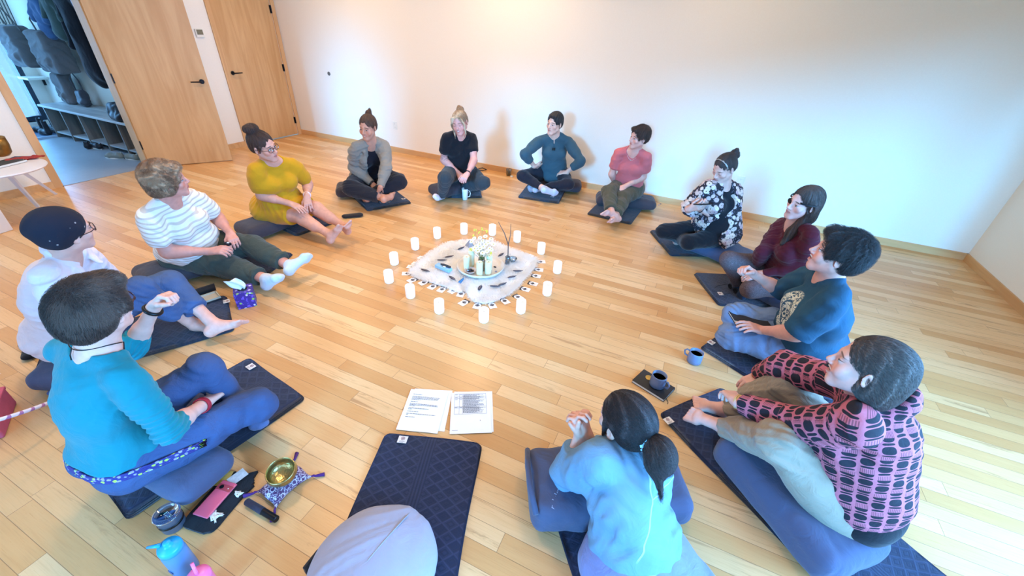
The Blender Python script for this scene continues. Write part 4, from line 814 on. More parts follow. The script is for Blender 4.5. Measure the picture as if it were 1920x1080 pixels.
# tray with candles, bowl and flowers
TR = at(901, 503, .02); TRAYM = mplain('glazed_stoneware', srgb(222, 210, 196), .35, var=.04)
tray = thing('tray', 'round cream stoneware tray holding five ivory candles on the fur', 'tray', (TR[0], TR[1], .024))
MB().lathe([(0, 0), (.175, 0), (.195, .012), (.203, .034), (.199, .036), (.190, .018), (.170, .008), (0, .008)], (0, 0, 0), 56, cap=False).build('dish', TRAYM, tray, True)
IV = NT('ivory_wax'); IV = IV.end(srgb(236, 228, 192), .45, 0, None, **{'Subsurface Weight': .35, 'Subsurface Radius': (.02, .012, .006)})
ip = [((875, 505), .125, 'ivory pillar candle at the left in the tray'), ((884, 498), .150, 'tallest ivory pillar candle, left of the flower jar in the tray'), ((899, 516), .125, 'ivory pillar candle at the front of the tray beside the bowl'), ((915, 514), .120, 'ivory pillar candle at the front right of the tray'), ((917, 505), .135, 'ivory pillar candle behind the front right one in the tray')]
i0 = None
for (x, y), hh, lb in ip:
    q = at(x, y, .032)
    if i0 is None:
        i0 = thing('candle', lb, 'candle', q, 0, 'ivory candles on the tray')
        MB().lathe([(0, 0), (.0245, 0), (.0255, .002), (.0255, .122), (.024, .126), (.020, .124), (.008, .119), (0, .118)], (0, 0, 0), 28, cap=False).build('pillar', IV, i0, True)
        MB().tube([(0, 0, .118), (.001, 0, .127)], .0011, 5).build('wick', DARK, i0); b0 = i0
    else: dup(i0, q, 1.0, lb, (1, 1, hh/.125))
q = at(882, 511, .032); bw = thing('bowl', 'small pale bowl of dark tumbled stones at the front left of the tray', 'bowl', q)
MB().lathe([(0, 0), (.02, 0), (.042, .014), (.050, .026), (.047, .027), (.038, .014), (.018, .004), (0, .004)], (0, 0, 0), 32, cap=False).build('dish', mplain('pinkish_glaze', srgb(205, 180, 168), .3), bw, True)
STN = mplain('dark_agate', srgb(28, 26, 40), .15); STL = mplain('blue_quartz', srgb(150, 190, 230), .12)
for i in range(7):
    a = i*.9; rad_ = .019 if i else 0
    st = MB().ball((0, 0, 0), (.011, .009, .007), nu=10, nv=7).build('stone', STL if i == 4 else STN, None, True)
    st.location = (q[0]+rad_*math.cos(a), q[1]+rad_*math.sin(a), q[2]+.017+.004*(i == 0)); st.rotation_euler = (.3*i, .2, a)
    tag(st, 'pale blue tumbled stone in the small tray bowl' if i == 4 else 'dark tumbled stone in the small bowl on the tray', 'stone', 'stones in the tray bowl')
for i, (x, y, lb) in enumerate(((928, 501, 'tiny dark pebble on the right side of the tray, further one'), (930, 509, 'tiny pale ring-shaped pebble on the right side of the tray'))):
    q = at(x, y, .034); s_ = MB(); 
    if i: s_.tube([(.008*math.cos(a), .008*math.sin(a), 0) for a in np.arange(14)*2*PI/14], .003, 6, closed=True)
    else: s_.ball((0, 0, .003), (.014, .007, .006), nu=10, nv=7)
    o_ = s_.build('pebble', STN if i == 0 else CUSHL, None, True); o_.location = tuple(q); tag(o_, lb, 'pebble')
# glass jar of daisies
q = at(903, 506, .032); JAR = q
def thin_glass(name, tint, mixv=.18):
    t = NT(name); t.n.remove(t.b); a = t.n.new('ShaderNodeBsdfTransparent'); a.inputs[0].default_value = tint+(1,); b = t.n.new('ShaderNodeBsdfGlossy'); b.inputs['Roughness'].default_value = .05
    lw = t.n.new('ShaderNodeLayerWeight'); lw.inputs[0].default_value = .35; m = t.n.new('ShaderNodeMixShader'); t.l.new(t.math('ADD', t.math('MULTIPLY', lw.outputs[0], .7), mixv*.5), m.inputs[0]); t.l.new(a.outputs[0], m.inputs[1]); t.l.new(b.outputs[0], m.inputs[2]); t.l.new(m.outputs[0], t.out.inputs[0]); return t.m
CG = thin_glass('clear_glass', (.94, .97, .96))
jr = thing('flower_jar', 'clear glass jar holding the daisies in the middle of the tray', 'jar', q)
MB().lathe([(0, 0), (.03, 0), (.034, .006), (.034, .085), (.028, .098), (.028, .112), (.0265, .112), (.0265, .098), (.032, .084), (.032, .007), (0, .005)], (0, 0, 0), 28, cap=False).build('glass', CG, jr, True)
GRN = mplain('stem_green', srgb(92, 116, 56), .6, var=.2); PET = mplain('daisy_white', srgb(248, 246, 240), .7, var=.02); YEL = mplain('daisy_yolk', srgb(206, 166, 40), .8, var=.2); YP = mplain('yellow_petal', srgb(226, 202, 70), .7)
heads = [(905, 452), (915, 455), (893, 462), (900, 446), (910, 443), (921, 448), (884, 453), (889, 447), (896, 470), (906, 463), (918, 466), (905, 474), (925, 458), (899, 458), (911, 458), (890, 466), (921, 468), (900, 466), (913, 471), (897, 436), (912, 434), (887, 441), (904, 430), (890, 432), (882, 468), (920, 474)]
flower_lab = 'daisy in the glass jar bouquet at the centre'
for i, (x, y) in enumerate(heads):
    zz = .20+.16*(1-(y-428)/50.0)+.02; hp_ = at(x, y, zz); # heads spread above the jar
    dirv = hp_-V3(JAR[0], JAR[1], zz); rr = np.hypot(dirv[0], dirv[1])
    if rr > .12: dirv = dirv*(.12/rr); 
    hp_ = V3(JAR[0]+dirv[0], JAR[1]+dirv[1], zz)
    fl = thing('daisy', flower_lab if i < 19 else 'small yellowish flower at the top of the glass jar bouquet', 'flower', (JAR[0], JAR[1], JAR[2]+.03), 0, 'flowers in the glass jar')
    hd = hp_-V3(JAR[0], JAR[1], JAR[2]+.03); b_ = V3(RNG.uniform(-.015, .015), RNG.uniform(-.015, .015), 0)
    MB().tube([b_, b_*.6+V3(0, 0, .06), hd*.6+V3(0, 0, .02), hd], .0011, 5).build('stem', GRN, fl)
    nv_ = nrm(V3(hd[0]*2, hd[1]*2-.25, .6)); xa = nrm(np.cross(nv_, (0, 0, 1))); ya = np.cross(nv_, xa); Rf = np.array([xa, ya, nv_])
    if i < 19:
        m = MB(); np_ = 13
        for k in range(np_):
            a = k*2*PI/np_; ca, sa = math.cos(a), math.sin(a); ca2, sa2 = -sa, ca; r0, r1, wd = .004, .0195, .0036
            P_ = [(r0*ca-wd*.5*ca2, r0*sa-wd*.5*sa2, 0), (r0*ca+wd*.5*ca2, r0*sa+wd*.5*sa2, 0), (r1*.8*ca+wd*ca2, r1*.8*sa+wd*sa2, .001), (r1*ca, r1*sa, 0), (r1*.8*ca-wd*ca2, r1*.8*sa-wd*sa2, .001)]
            T2 = [(a_, b_2, c_-.0006) for a_, b_2, c_ in P_]
            m.raw([hd+np.array(p_)@Rf for p_ in P_]+[hd+np.array(p_)@Rf for p_ in T2], [(0, 1, 2, 3, 4), (9, 8, 7, 6, 5)]+[(j, (j+1) % 5, 5+(j+1) % 5, 5+j)[::-1] for j in range(5)])
        m.build('petals', PET, fl); MB().ball(hd+nv_*.001, (.0058, .0058, .0035), Rf, 10, 7).build('centre', YEL, fl, True)
    else:
        m = MB(); 
        for k in range(6): m.ball(hd+V3(RNG.uniform(-.01, .01), RNG.uniform(-.01, .01), RNG.uniform(-.008, .008)), .005, nu=7, nv=5)
        m.build('blossom', YP, fl, True)
# twigs in a blue glass vase, small blue dish
BG = thin_glass('blue_glass', (.62, .78, .92), .4)
q = at(951, 495, .02); vz = thing('vase', 'small pale blue glass vase with twigs on the right of the fur', 'vase', q)
MB().lathe([(0, 0), (.018, 0), (.021, .004), (.017, .05), (.019, .075), (.0175, .075), (.015, .05), (.018, .006), (0, .005)], (0, 0, 0), 24, cap=False).build('glass', BG, vz, True)
TW = mplain('driftwood', srgb(96, 80, 74), .85, var=.25, scale=80, bump=.5)
tw = thing('twig', 'forked bare twig standing in the small blue vase', 'twig', q)
top1 = at_y(934.5, 416, q[1]+.02)-q; top2 = at_y(958, 420, q[1]-.01)-q; kn_ = at_y(953, 459, q[1])-q
MB().tube([(0, 0, .01), (.003, 0, .09), kn_, lerp(kn_, top1, .5)+V3(.012, 0, 0), top1], [.005, .005, .0045, .0038, .002], 8).tube([kn_, lerp(kn_, top2, .5)+V3(.008, 0, 0), top2], [.0045, .003, .0018], 8).build('branch', TW, tw)
q = at(961, 490, .02); bd = thing('dish', 'small blue glass dish with wire rim right of the twig vase', 'dish', q)
MB().lathe([(0, 0), (.024, 0), (.034, .022), (.040, .034), (.038, .034), (.031, .02), (.022, .004), (0, .004)], (0, 0, 0), 28, cap=False).build('bowl', BG, bd, True)
MB().tube([(.02*math.cos(a), .02*math.sin(a)+.01, .036+.006*math.sin(3*a)) for a in np.arange(18)*2*PI/18], .0012, 5, closed=True).tube([(-.03, 0, .01), (-.028, 0, .07), (-.026, 0, .02)], .0022, 6).build('wire_rim', mplain('silver_wire', srgb(190, 200, 210), .3, .8), bd)
# feathers, sage box, tassel
FE = mplain('dark_feather', srgb(78, 68, 74), .6, var=.35, scale=120); FQ = mplain('quill', srgb(150, 140, 140), .5)
fpos = [(490, 528, 1.1), (620, 448, 1.6), (675, 420, 2.0), (768, 355, 2.4), (700, 590, .7), (1075, 408, -.6), (1210, 532, 1.6), (1165, 578, 2.0), (1090, 635, 2.2), (1033, 652, 1.5), (915, 662, 2.9)]
flb = ['grey feather at the left tip of the fur', 'dark feather behind the blue box on the fur', 'speckled feather at the left rear of the fur', 'brown feather pointing at the grey cone behind the tray', 'long grey-brown feather left of the blue tassel', 'brown feather behind the tray near the twig vase', 'thin black feather at the right of the fur', 'grey stubby feather at the right front of the fur', 'grey feather at the front of the fur, right one of a pair', 'grey feather at the front of the fur, left one of a pair', 'brown curled feather at the front tip of the fur']
for (x, y, a), lb in zip(fpos, flb):
    q = at(680+x/4.155, 380+y/4.155, .03); fe_ = thing('feather', lb, 'feather', q, a-1.1, 'feathers on the fur')
    L_ = .085; n = 12; V_ = []; 
    for i in range(n+1):
        t_ = i/n; w_ = .0145*math.sin(PI*min(1, t_*.9+.08))**.6*(1 if t_ < .75 else (1-t_)*4); V_ += [((t_-.5)*L_, -w_, .002), ((t_-.5)*L_, 0, .006), ((t_-.5)*L_, w_, .002), ((t_-.5)*L_, 0, .0015)]
    Fs = []
    for i in range(n):
        for k in range(4): Fs.append((i*4+k, i*4+(k+1) % 4, (i+1)*4+(k+1) % 4, (i+1)*4+k))
    MB().raw(V_, Fs+[(0, 1, 2, 3), (n*4+3, n*4+2, n*4+1, n*4)]).build('vane', FE, fe_, True)
    MB().tube([(-L_*.5-.02, 0, .003), (0, 0, .0066), (L_*.45, 0, .0055)], .0009, 5).build('quill', FQ, fe_)
q = at(680+630/4.155, 380+518/4.155, .03); bx = thing('box', 'light blue box with a sage bundle on the left of the fur', 'box', q, -.14)
MB().box((0, 0, .014), (.15, .05, .028), bev=.003).build('box_body', mplain('pale_blue_card', srgb(150, 196, 236), .5), bx)
sg = thing('sage_bundle', 'dark sage bundle and pale shell lying on the light blue box', 'bundle', (q[0], q[1], q[2]+.028), -.1)
MB().tube([(-.03, .004, .010), (0, .006, .011), (.03, .006, .011), (.068, .008, .010)], [.006, .011, .011, .009], 10).build('leaves', mplain('dry_sage', srgb(60, 60, 62), .9, var=.4, scale=150, bump=.6), sg)
MB().ball((.018, -.010, .006), (.016, .008, .005), nu=12, nv=8).build('shell', WAX, sg, True)
q = at(680+833/4.155, 380+335/4.155, .025); cnn = thing('stone_cone', 'grey pyramid stone behind the tray left of the flowers', 'stone', q, .4)
MB().lathe([(.045, 0), (.040, .008), (.004, .055), (0, .056)], (0, 0, 0), 4).build('pyramid', mplain('grey_stone', srgb(150, 146, 150), .7), cnn)
q = at(680+793/4.155, 380+590/4.155, .03); ts = thing('tassel', 'steel blue tassel with a wire star below the tray rim', 'tassel', q, 0)
MB().tube([(0, -.075, .004), (0, -.03, .007), (0, -.012, .009)], [.013, .009, .004], 10).build('fringe', mplain('steel_blue_thread', srgb(70, 120, 160), .9, bump=.4), ts)
MB().tube([(.022*math.cos(a)*(1 if i % 2 else .55), .012+.022*math.sin(a)*(1 if i % 2 else .55), .010) for i, a in enumerate(np.arange(12)*2*PI/12)], .0013, 5, closed=True).build('wire_star', mplain('wire_steel', srgb(120, 130, 150), .3, .8), ts)

# ================================================================== PAPERS
PAP = mplain('white_paper', srgb(238, 238, 240), .7, var=.01); INK = mplain('print_ink', srgb(40, 40, 48), .8); INKL = mplain('table_rule', srgb(84, 86, 96), .8)
def sheet(A, B, C, label, z, kind, cat='paper'):
    A, B, C = at(*A, z), at(*B, z), at(*C, z); u = nrm(B-A); v = (C-A); v = nrm(v-u*(v@u)); W_, H_ = .216, .279
    c = A+u*W_/2+v*H_/2; s = thing('paper_sheet', label, cat, (c[0], c[1], z), math.atan2(u[1], u[0]), 'printed pages below the circle')
    n = 8; V_ = []; Fs = []
    for j in range(n+1):
        for i in range(n+1):
            x, y = (i/n-.5)*W_, (j/n-.5)*H_; V_.append((x, y, .0012+.0015*(math.sin(x*20+z*900)*math.sin(y*14))**2))
    o_ = len(V_); V_ += [(a, b, c_-.0007) for a, b, c_ in V_]
    for j in range(n):
        for i in range(n):
            a = j*(n+1)+i; Fs.append((a, a+1, a+n+2, a+n+1)); Fs.append((o_+a+n+1, o_+a+n+2, o_+a+1, o_+a))
    for i in range(n):
        Fs += [(i+1, i, o_+i, o_+i+1), (n*(n+1)+i, n*(n+1)+i+1, o_+n*(n+1)+i+1, o_+n*(n+1)+i), (i*(n+1), (i+1)*(n+1), o_+(i+1)*(n+1), o_+i*(n+1)), ((i+1)*(n+1)+n, i*(n+1)+n, o_+i*(n+1)+n, o_+(i+1)*(n+1)+n)]
    MB().raw(V_, Fs).build('page', PAP, s)
    zt = .0032; rr = random.Random(int(z*1e5)+5)
    if kind == 'text':
        m = MB(); y = H_/2-.035
        for l in (.05, 0, .155, .15, .145, .05, 0, .04, 0, .15, .155, .03, 0, .11, .02, 0, .06, 0, .155, .012, 0, .05):
            if l:
                x = -.085
                while x < -.085+l:
                    w_ = rr.uniform(.006, .016); w_ = min(w_, -.085+l-x); m.box((x+w_/2, y, zt), (w_, .0022, .0003)); x += w_+.0022
            y -= .0075
        m.build('text', INK, s)
    elif kind == 'table':
        m = MB(); x0, x1, y1, y0 = -.09, .085, H_/2-.012, H_/2-.155
        for x in (x0, x0+.027, x0+.045, x1): m.box((x, (y0+y1)/2, zt), (.0008, y1-y0, .0003))
        for y in (y1, y1-.020, y1-.034, y1-.092, y1-.100, y0): m.box(((x0+x1)/2, y, zt), (x1-x0, .0008, .0003))
        m.build('table_rules', INKL, s); m = MB(); y = y1-.005
        while y > y0+.006:
            x = x0+.048
            while x < x1-rr.uniform(.005, .06):
                w_ = rr.uniform(.005, .014); m.box((x+w_/2, y, zt), (w_, .0016, .0003)); x += w_+.0018
            y -= .0046
        for y in (y1-.006, y1-.026, y1-.040, y1-.096): m.box((x0+.010, y, zt), (.014, .0016, .0003)).box((x0+.035, y, zt), (.012, .0016, .0003))
        m.box((x0+.008, -H_/2+.02, zt), (.03, .0014, .0003)).box((.05, -.06, zt), (.004, .004, .0003)).build('text', INKL, s)
    return s
sheet((778, 729), (848, 733), (752, 806), 'bottom printed sheet of the left stack of papers', .0004, '')
sheet((771, 730), (846, 737), (744, 808), 'typed page with paragraphs, top left of the papers on the floor', .0042, 'text')
sheet((852, 735), (923, 734), (826, 818), 'lower sheet sticking out right of the page with the table', .0008, '')
sheet((847, 737), (920, 735), (830, 812), 'page with a printed table, top right of the papers on the floor', .0046, 'table')

# ================================================================== THINGS AROUND THE CIRCLE
# pale round cushion in the foreground
def pale_cushion():
    c = at(717, 1035, .12); r = thing('cushion', 'large pale grey round-fronted cushion at the bottom edge on the empty blanket', 'cushion', (c[0], c[1]-.03, .026))
    o = Ops(); o.ell((0, 0, .075), (.215, .215, .085), k=.03).ell((-.02, -.06, .07), (.20, .16, .078), k=.05).plane((0, 0, -1), (0, 0, .002), .02)
    v, f = mesh_ops(o, .007, wrinkle(.003, .5, 3)); make_mesh('cover', v, f, CUSHL, r)
    m = MB(); pts = []
    for a in np.linspace(-PI*.5, PI*.5, 14): pts.append((.004+.012*math.sin(a*2), .208*math.sin(a), .076+.087*math.cos(a)))
    m.tube(pts, .0022, 6); m.build('seam', mplain('seam_grey', srgb(150, 148, 160), .8), r)
    MB().box((-.212, -.10, .075), (.012, .07, .05), bev=.004).build('carry_handle', DARK, r)
pale_cushion()
# bolster the woman at the bottom leans on
pa, pb = at(1003, 915, .10), at(1262, 905, .10); c_ = (pa+pb)/2; d_ = pb-pa
bol = cushion((c_[0], c_[1]-.0), math.atan2(d_[1], d_[0]), float(np.linalg.norm(d_))+.06, .34, .165, 'slate blue bolster propping up the woman who lies on her front', CUSH, seed=21)
bl_ = MB()
# worn woven lettering on the bolster end: a few strokes like the photograph's
def text_on(parent, body, size, loc, rot, mat, name='lettering', ext=.0006, align='CENTER'):
    cu = bpy.data.curves.new(name, 'FONT'); cu.body = body; cu.size = size; cu.extrude = ext; cu.align_x = align; cu.align_y = 'CENTER'
    q = bpy.data.objects.new(name, cu); COL.objects.link(q); bpy.context.view_layer.update()
    me = bpy.data.meshes.new_from_object(q.evaluated_get(bpy.context.evaluated_depsgraph_get())); bpy.data.objects.remove(q)
    o = bpy.data.objects.new(name, me); COL.objects.link(o); o.location = loc; o.rotation_euler = rot; me.materials.clear(); me.materials.append(mat)
    if parent: o.parent = parent
    return o
strap = MB(); strap.tube([(-d_[0]*0-.33, -.15, .145), (-.345, -.05, .172), (-.345, .05, .172), (-.335, .14, .15)], .012, 8).build('carry_handle', CUSH, bol, True)
text_on(bol, 'nduka', .036, (-.245, -.10, .166), (math.radians(14), math.radians(-8), math.radians(62)), mplain('grey_print', srgb(150, 152, 172), .8))
# journal and mugs
MUGB = mplain('blue_glaze', srgb(104, 120, 152), .35, var=.05); MUGI = mplain('mug_inside', srgb(60, 66, 84), .4)
TEA = mplain('tea', (.03, .018, .01), .08)
def mug(loc, rot, label, mat=MUGB, inner=MUGI, r=.043, h=.083, tall=False, liquid=True):
    g = thing('mug', label, 'mug', loc, rot, None)
    if tall: pr = [(0, 0), (.026, 0), (.030, .003), (.036, .115), (.0385, .135), (.0365, .135), (.034, .115), (.028, .008), (0, .008)]; hz0, hz1, rr = .035, .11, .034
    else: pr = [(0, 0), (r*.86, 0), (r*1.02, .006), (r*1.05, .03), (r, h-.01), (r, h), (r*.93, h), (r*.93, .02), (r*.8, .008), (0, .008)]; hz0, hz1, rr = .022, .066, r
    MB().lathe(pr, (0, 0, 0), 36, cap=False).build('cup', mat, g, True)
    MB().tube([(rr*.93, 0, hz1), (rr+.018, 0, hz1+.003), (rr+.030, 0, (hz0+hz1)/2+.008), (rr+.022, 0, hz0+.004), (rr*.95, 0, hz0)], [.0055, .0055, .005, .0055, .0055], 10).build('handle', mat, g, True)
    if liquid: MB().lathe([(0, h*.72), ((.034 if tall else r*.93), h*.72)], (0, 0, 0), 28).build('tea', TEA, g)
    return g
mug(at(1300, 678), math.radians(160), 'blue-grey mug standing on bare floor beside the mat of the woman in blue T-shirt')
ja, jb, jc = at(1182, 716), at(1208, 697), at(1236, 750)
u = nrm(jb-ja); v = nrm(jc-ja); jl = float(np.linalg.norm(jc-ja)); jw = .14; jc_ = ja+v*.105+(jb-ja)*.5
jr_ = thing('notebook', 'black journal with a gold medallion lying on the floor under a mug', 'notebook', (jc_[0], jc_[1], 0), math.atan2(v[1], v[0]))
BLK = mplain('black_cover', (.014, .014, .017), .5); PGE = mplain('page_edges', srgb(222, 220, 214), .7); GOLD = mplain('gold_foil', srgb(190, 160, 90), .3, .8)
MB().box((0, 0, .0015), (.21, .14, .003), bev=.001).box((0, 0, .0185), (.21, .14, .003), bev=.001).box((0, .068, .010), (.21, .004, .017)).build('cover', BLK, jr_)
MB().box((0, -.002, .010), (.204, .132, .0145)).build('pages', PGE, jr_)
MB().tube([(.10, -.03, .004), (.125, -.05, .002), (.130, -.065, .001)], .0018, 5).build('ribbon', BLK, jr_)
MB().lathe([(0, .0202), (.021, .0202), (.021, .0212), (.018, .0216), (0, .0216)], (-.045, .025, 0), 28).build('medallion', GOLD, jr_)
mq = at(1231, 722, .02); mug((mq[0], mq[1], .0202), math.radians(-28), 'blue-grey mug standing on the black journal')
mug(at(872, 374), math.radians(25), 'tall white mug on the floor by the blonde woman in black', mplain('white_glaze', srgb(236, 232, 226), .3, var=.02), None, tall=True, liquid=False)
q = at(962, 324); q[1] = min(q[1], YB-.10)
tg_ = thing('glass', 'tea glass on the floor against the back wall', 'glass', (q[0], q[1], 0))
MB().lathe([(0, 0), (.032, 0), (.040, .095), (.038, .095), (.030, .006), (0, .005)], (0, 0, 0), 28, cap=False).build('tumbler', CG, tg_, True)
MB().lathe([(0, .006), (.0296, .007), (.0355, .068), (0, .068)], (0, 0, 0), 28, cap=False).build('tea', mplain('milky_tea', srgb(120, 108, 90), .4), tg_, True)
MB().lathe([(0, 0), (.02, 0), (.02, .012), (0, .014)], (.06, -.03, 0), 16).build('tea_bag', PGE, tg_)
# singing bowl on its cushion
qs = [at(x, y) for x, y in ((475, 918), (530, 962), (590, 900), (545, 868))]; cc = sum(qs)/4; uu = nrm(qs[2]-qs[1]+qs[3]-qs[0])
def m_brocade():
    t = NT('purple_brocade'); p = t.obj(); x, y, z = t.sep(p); 
    vv_ = t.node('ShaderNodeTexVoronoi', {'Vector': p, 'Scale': 34.0}, out=0); n = t.noise(p, 42, 2, .5, 2.5)
    k = t.math('MULTIPLY', t.ss(t.math('ABSOLUTE', t.math('SUBTRACT', n, .5)), .045, .02), t.ss(vv_, .2, .3)); k = t.math('MAXIMUM', k, t.ss(t.math('ABSOLUTE', t.math('SUBTRACT', vv_, .36)), .05, .02))
    return t.end(t.mix(k, srgb(72, 30, 76), srgb(205, 192, 205)), .6, 0, t.bump(n, .2, .002))
pl = thing('bowl_cushion', 'small purple brocade cushion with corner tassels under the singing bowl', 'cushion', (cc[0], cc[1], 0), math.atan2(uu[1], uu[0]))
o = Ops(); o.cap((-.055, -.03, .022), (.055, -.03, .022), .022, k=.03).cap((-.055, .03, .022), (.055, .03, .022), .022, k=.03).cap((-.055, 0, .024), (.055, 0, .024), .026, k=.03)
for sx in (-1, 1):
    for sy in (-1, 1): o.cap((sx*.05, sy*.03, .02), (sx*.083, sy*.062, .014), .018, .006, k=.02)
v_, f_ = mesh_ops(o, .004); v_[:, 2] = np.maximum(v_[:, 2], .0008); make_mesh('pillow', v_, f_, m_brocade(), pl)
TASS = mplain('purple_thread', srgb(78, 34, 110), .85, var=.2, bump=.3)
for sx in (-1, 1):
    for sy in (-1, 1):
        a_ = V3(sx*.083, sy*.062, .014); d2 = nrm((sx*.7, sy*.6, 0)); MB().tube([a_, a_+d2*.014+V3(0, 0, .002), a_+d2*.02-V3(0, 0, .004), a_+d2*.058-V3(0, 0, .007)], [.003, .005, .005, .009], 9).build('tassel', TASS, pl, True)
BRASS = NT('hammered_brass'); pB = BRASS.obj(); nB = BRASS.node('ShaderNodeTexVoronoi', {'Vector': pB, 'Scale': 130.0}, out=0); BRASS = BRASS.end(BRASS.mix(BRASS.noise(pB, 20, 3), srgb(140, 124, 84), srgb(196, 178, 118)), .28, .95, BRASS.bump(nB, .35, .002))
bq = at(535, 885, .085)
sb = thing('singing_bowl', 'brass singing bowl tilted on the purple brocade cushion', 'singing bowl', (cc[0]+.0, cc[1]+.01, .056))
sb.rotation_euler = (math.radians(8), math.radians(4), 0)
MB().lathe([(0, 0), (.030, .001), (.052, .012), (.062, .034), (.0605, .056), (.0585, .060), (.0555, .058), (.057, .036), (.048, .015), (.028, .006), (0, .005)], (0, 0, 0), 48, cap=False).build('bowl', BRASS, sb, True)
ma, mb_ = at(462, 940, .016), at(519, 974, .016); ml = mb_-ma
mal = thing('mallet', 'dark suede-wrapped striker lying beside the purple cushion', 'mallet', ((ma+mb_)/2)*[1, 1, 0], math.atan2(ml[1], ml[0]))
hl = float(np.linalg.norm(ml))/2
MB().tube([(-hl, 0, .0155), (-hl+.003, 0, .0155), (.01, 0, .0155)], [.012, .0145, .015], 20).build('suede_wrap', mfabric('dark_suede', srgb(48, 44, 58), .9), mal, 'auto')
MB().tube([(.01, 0, .0155), (hl-.002, 0, .0155), (hl, 0, .0155)], [.0142, .0140, .012], 20).build('grip', BLACK, mal, 'auto')
# phone on a black drawstring bag with cards
p0, p1, p2 = at(358, 958, .03), at(374, 973, .03), at(417, 894, .03)
pc = (at(358, 958, .03)+at(446, 910, .03))/2; pu = nrm(p2-p0)
bgp = thing('pouch', 'black jagged-edged cloth bag under the pink phone', 'bag', (pc[0]+.015, pc[1]+.005, 0), math.atan2(pu[1], pu[0]))
rr = random.Random(4); pts_ = []
for i in range(34):
    a = i*2*PI/34; ex = .125*(abs(math.cos(a))**.35)*math.copysign(1, math.cos(a)); ey = .075*(abs(math.sin(a))**.35)*math.copysign(1, math.sin(a)); jj = 1+(rr.uniform(.0, .32) if math.cos(a) > .2 and i % 2 else rr.uniform(-.03, .03)); pts_.append((ex*jj, ey*(1+(jj-1)*.6)))
MB().poly(pts_, .0006, .014).build('cloth', mfabric('black_velvet', (.006, .006, .009), .95), bgp)
CRD = mplain('printed_card_gold', srgb(214, 170, 86), .5, var=.3, scale=60); CRD2 = mplain('printed_card_white', srgb(220, 220, 220), .5, var=.35, scale=70)
def smallcard(dx, dy, rot, mat, label, w=.05, l=.07, z=.0146):
    R2 = np.array([[math.cos(math.atan2(pu[1], pu[0])), -math.sin(math.atan2(pu[1], pu[0]))], [math.sin(math.atan2(pu[1], pu[0])), math.cos(math.atan2(pu[1], pu[0]))]]); q = R2@[dx, dy]
    c_ = thing('card', label, 'card', (pc[0]+q[0], pc[1]+q[1], z), math.atan2(pu[1], pu[0])+rot); MB().box((0, 0, .0005), (l, w, .001), bev=.0002).build('face', mat, c_); return c_
smallcard(.088, .048, .25, CRD, 'gold and white patterned card sticking out behind the pink phone'); smallcard(.110, -.005, -.35, CRD2, 'blue and white card sticking out past the top of the pink phone', z=.0160)
ph = thing('phone', 'coral pink phone lying face down on the black cloth bag', 'phone', (pc[0], pc[1], .0185), math.atan2(pu[1], pu[0]))
PINK = mplain('coral_glass', srgb(214, 92, 112), .3, var=.02)
MB().box((0, 0, .0045), (.156, .073, .0085), bev=.004).build('body', PINK, ph); MB().box((.048, 0, .0092), (.026, .071, .0022), bev=.001).build('camera_bar', mplain('darker_coral', srgb(170, 64, 70), .35), ph)
MB().lathe([(0, 0), (.009, 0), (.009, .0012), (0, .0014)], (.048, .014, .0102), 20).build('lens', BLACK, ph); MB().lathe([(0, 0), (.0022, 0), (.0022, .0006), (0, .0006)], (.048, -.019, .0102), 12).build('flash', WHITEP, ph)
COR = mplain('white_cord', srgb(214, 206, 196), .7)
for i, (x, y, lb) in enumerate(((402, 968, 'tangle of white braided cord in front of the pink phone'), (448, 930, 'short curl of white cord beside the black cloth bag'))):
    q = at(x, y); rr = random.Random(i+2); pts_ = []; 
    for k in range(26 if i == 0 else 14):
        pts_.append((q[0]+(.05 if i == 0 else .022)*math.sin(k*1.7+i)*rr.uniform(.4, 1)+.0*k, q[1]+(.026 if i == 0 else .018)*math.cos(k*2.3)*rr.uniform(.4, 1), .006+.010*abs(math.sin(k*1.3))))
    P3 = [np.array(p_) for p_ in pts_]; sm = []
    for k in range(len(P3)-1):
        for t_ in (0, .25, .5, .75): sm.append(lerp(P3[k], P3[k+1], t_)+V3(0, 0, .002*math.sin(t_*PI)))
    o_ = MB().tube(sm, .0035, 6).build('cord', COR, None, True); tag(o_, lb, 'cord')
# tumbler, bottles
q = at(328, 985); tb = thing('tumbler', 'steel camping tumbler with clear lid left of the blue bottle', 'tumbler', (q[0], q[1], 0))
STEEL = mplain('grey_enamel', srgb(92, 98, 112), .35, .3)
MB().lathe([(0, 0), (.036, 0), (.040, .006), (.043, .075), (.0445, .078), (.0445, .086), (.041, .086), (.040, .076), (.036, .010), (0, .010)], (0, 0, 0), 40, cap=False).build('cup', STEEL, tb, True)
MB().lathe([(.0435, .040), (.0438, .040), (.0440, .052), (.0436, .052)], (0, 0, 0), 40, cap=False).build('band', BLACK, tb, True)
MB().lathe([(0, .081), (.036, .080), (.040, .089), (.0465, .090), (.0465, .084), (.045, .084)], (0, 0, 0), 40, cap=False).box((.008, 0, .086), (.03, .016, .008), bev=.003).build('lid', CG, tb, True)
MB().lathe([(0, .068), (.039, .068)], (0, 0, 0), 28).build('drink', mplain('dark_tea', (.012, .014, .03), .05), tb)
q = at(352, 1068); bt = thing('water_bottle', 'translucent blue water bottle with bright blue flip lid at the bottom edge', 'bottle', (q[0], q[1], 0), 0)
FRB = NT('frosted_blue_plastic'); FRB = FRB.end(srgb(96, 150, 200), .35, 0, None, **{'Transmission Weight': .35, 'Subsurface Weight': .2})
CAPB = mplain('bright_blue_plastic', srgb(24, 150, 215), .35, var=.02)
MB().lathe([(0, 0), (.034, 0), (.038, .004), (.038, .135), (.036, .150), (.033, .158), (.033, .165)], (0, 0, 0), 40, cap=False).build('body', FRB, bt, True)
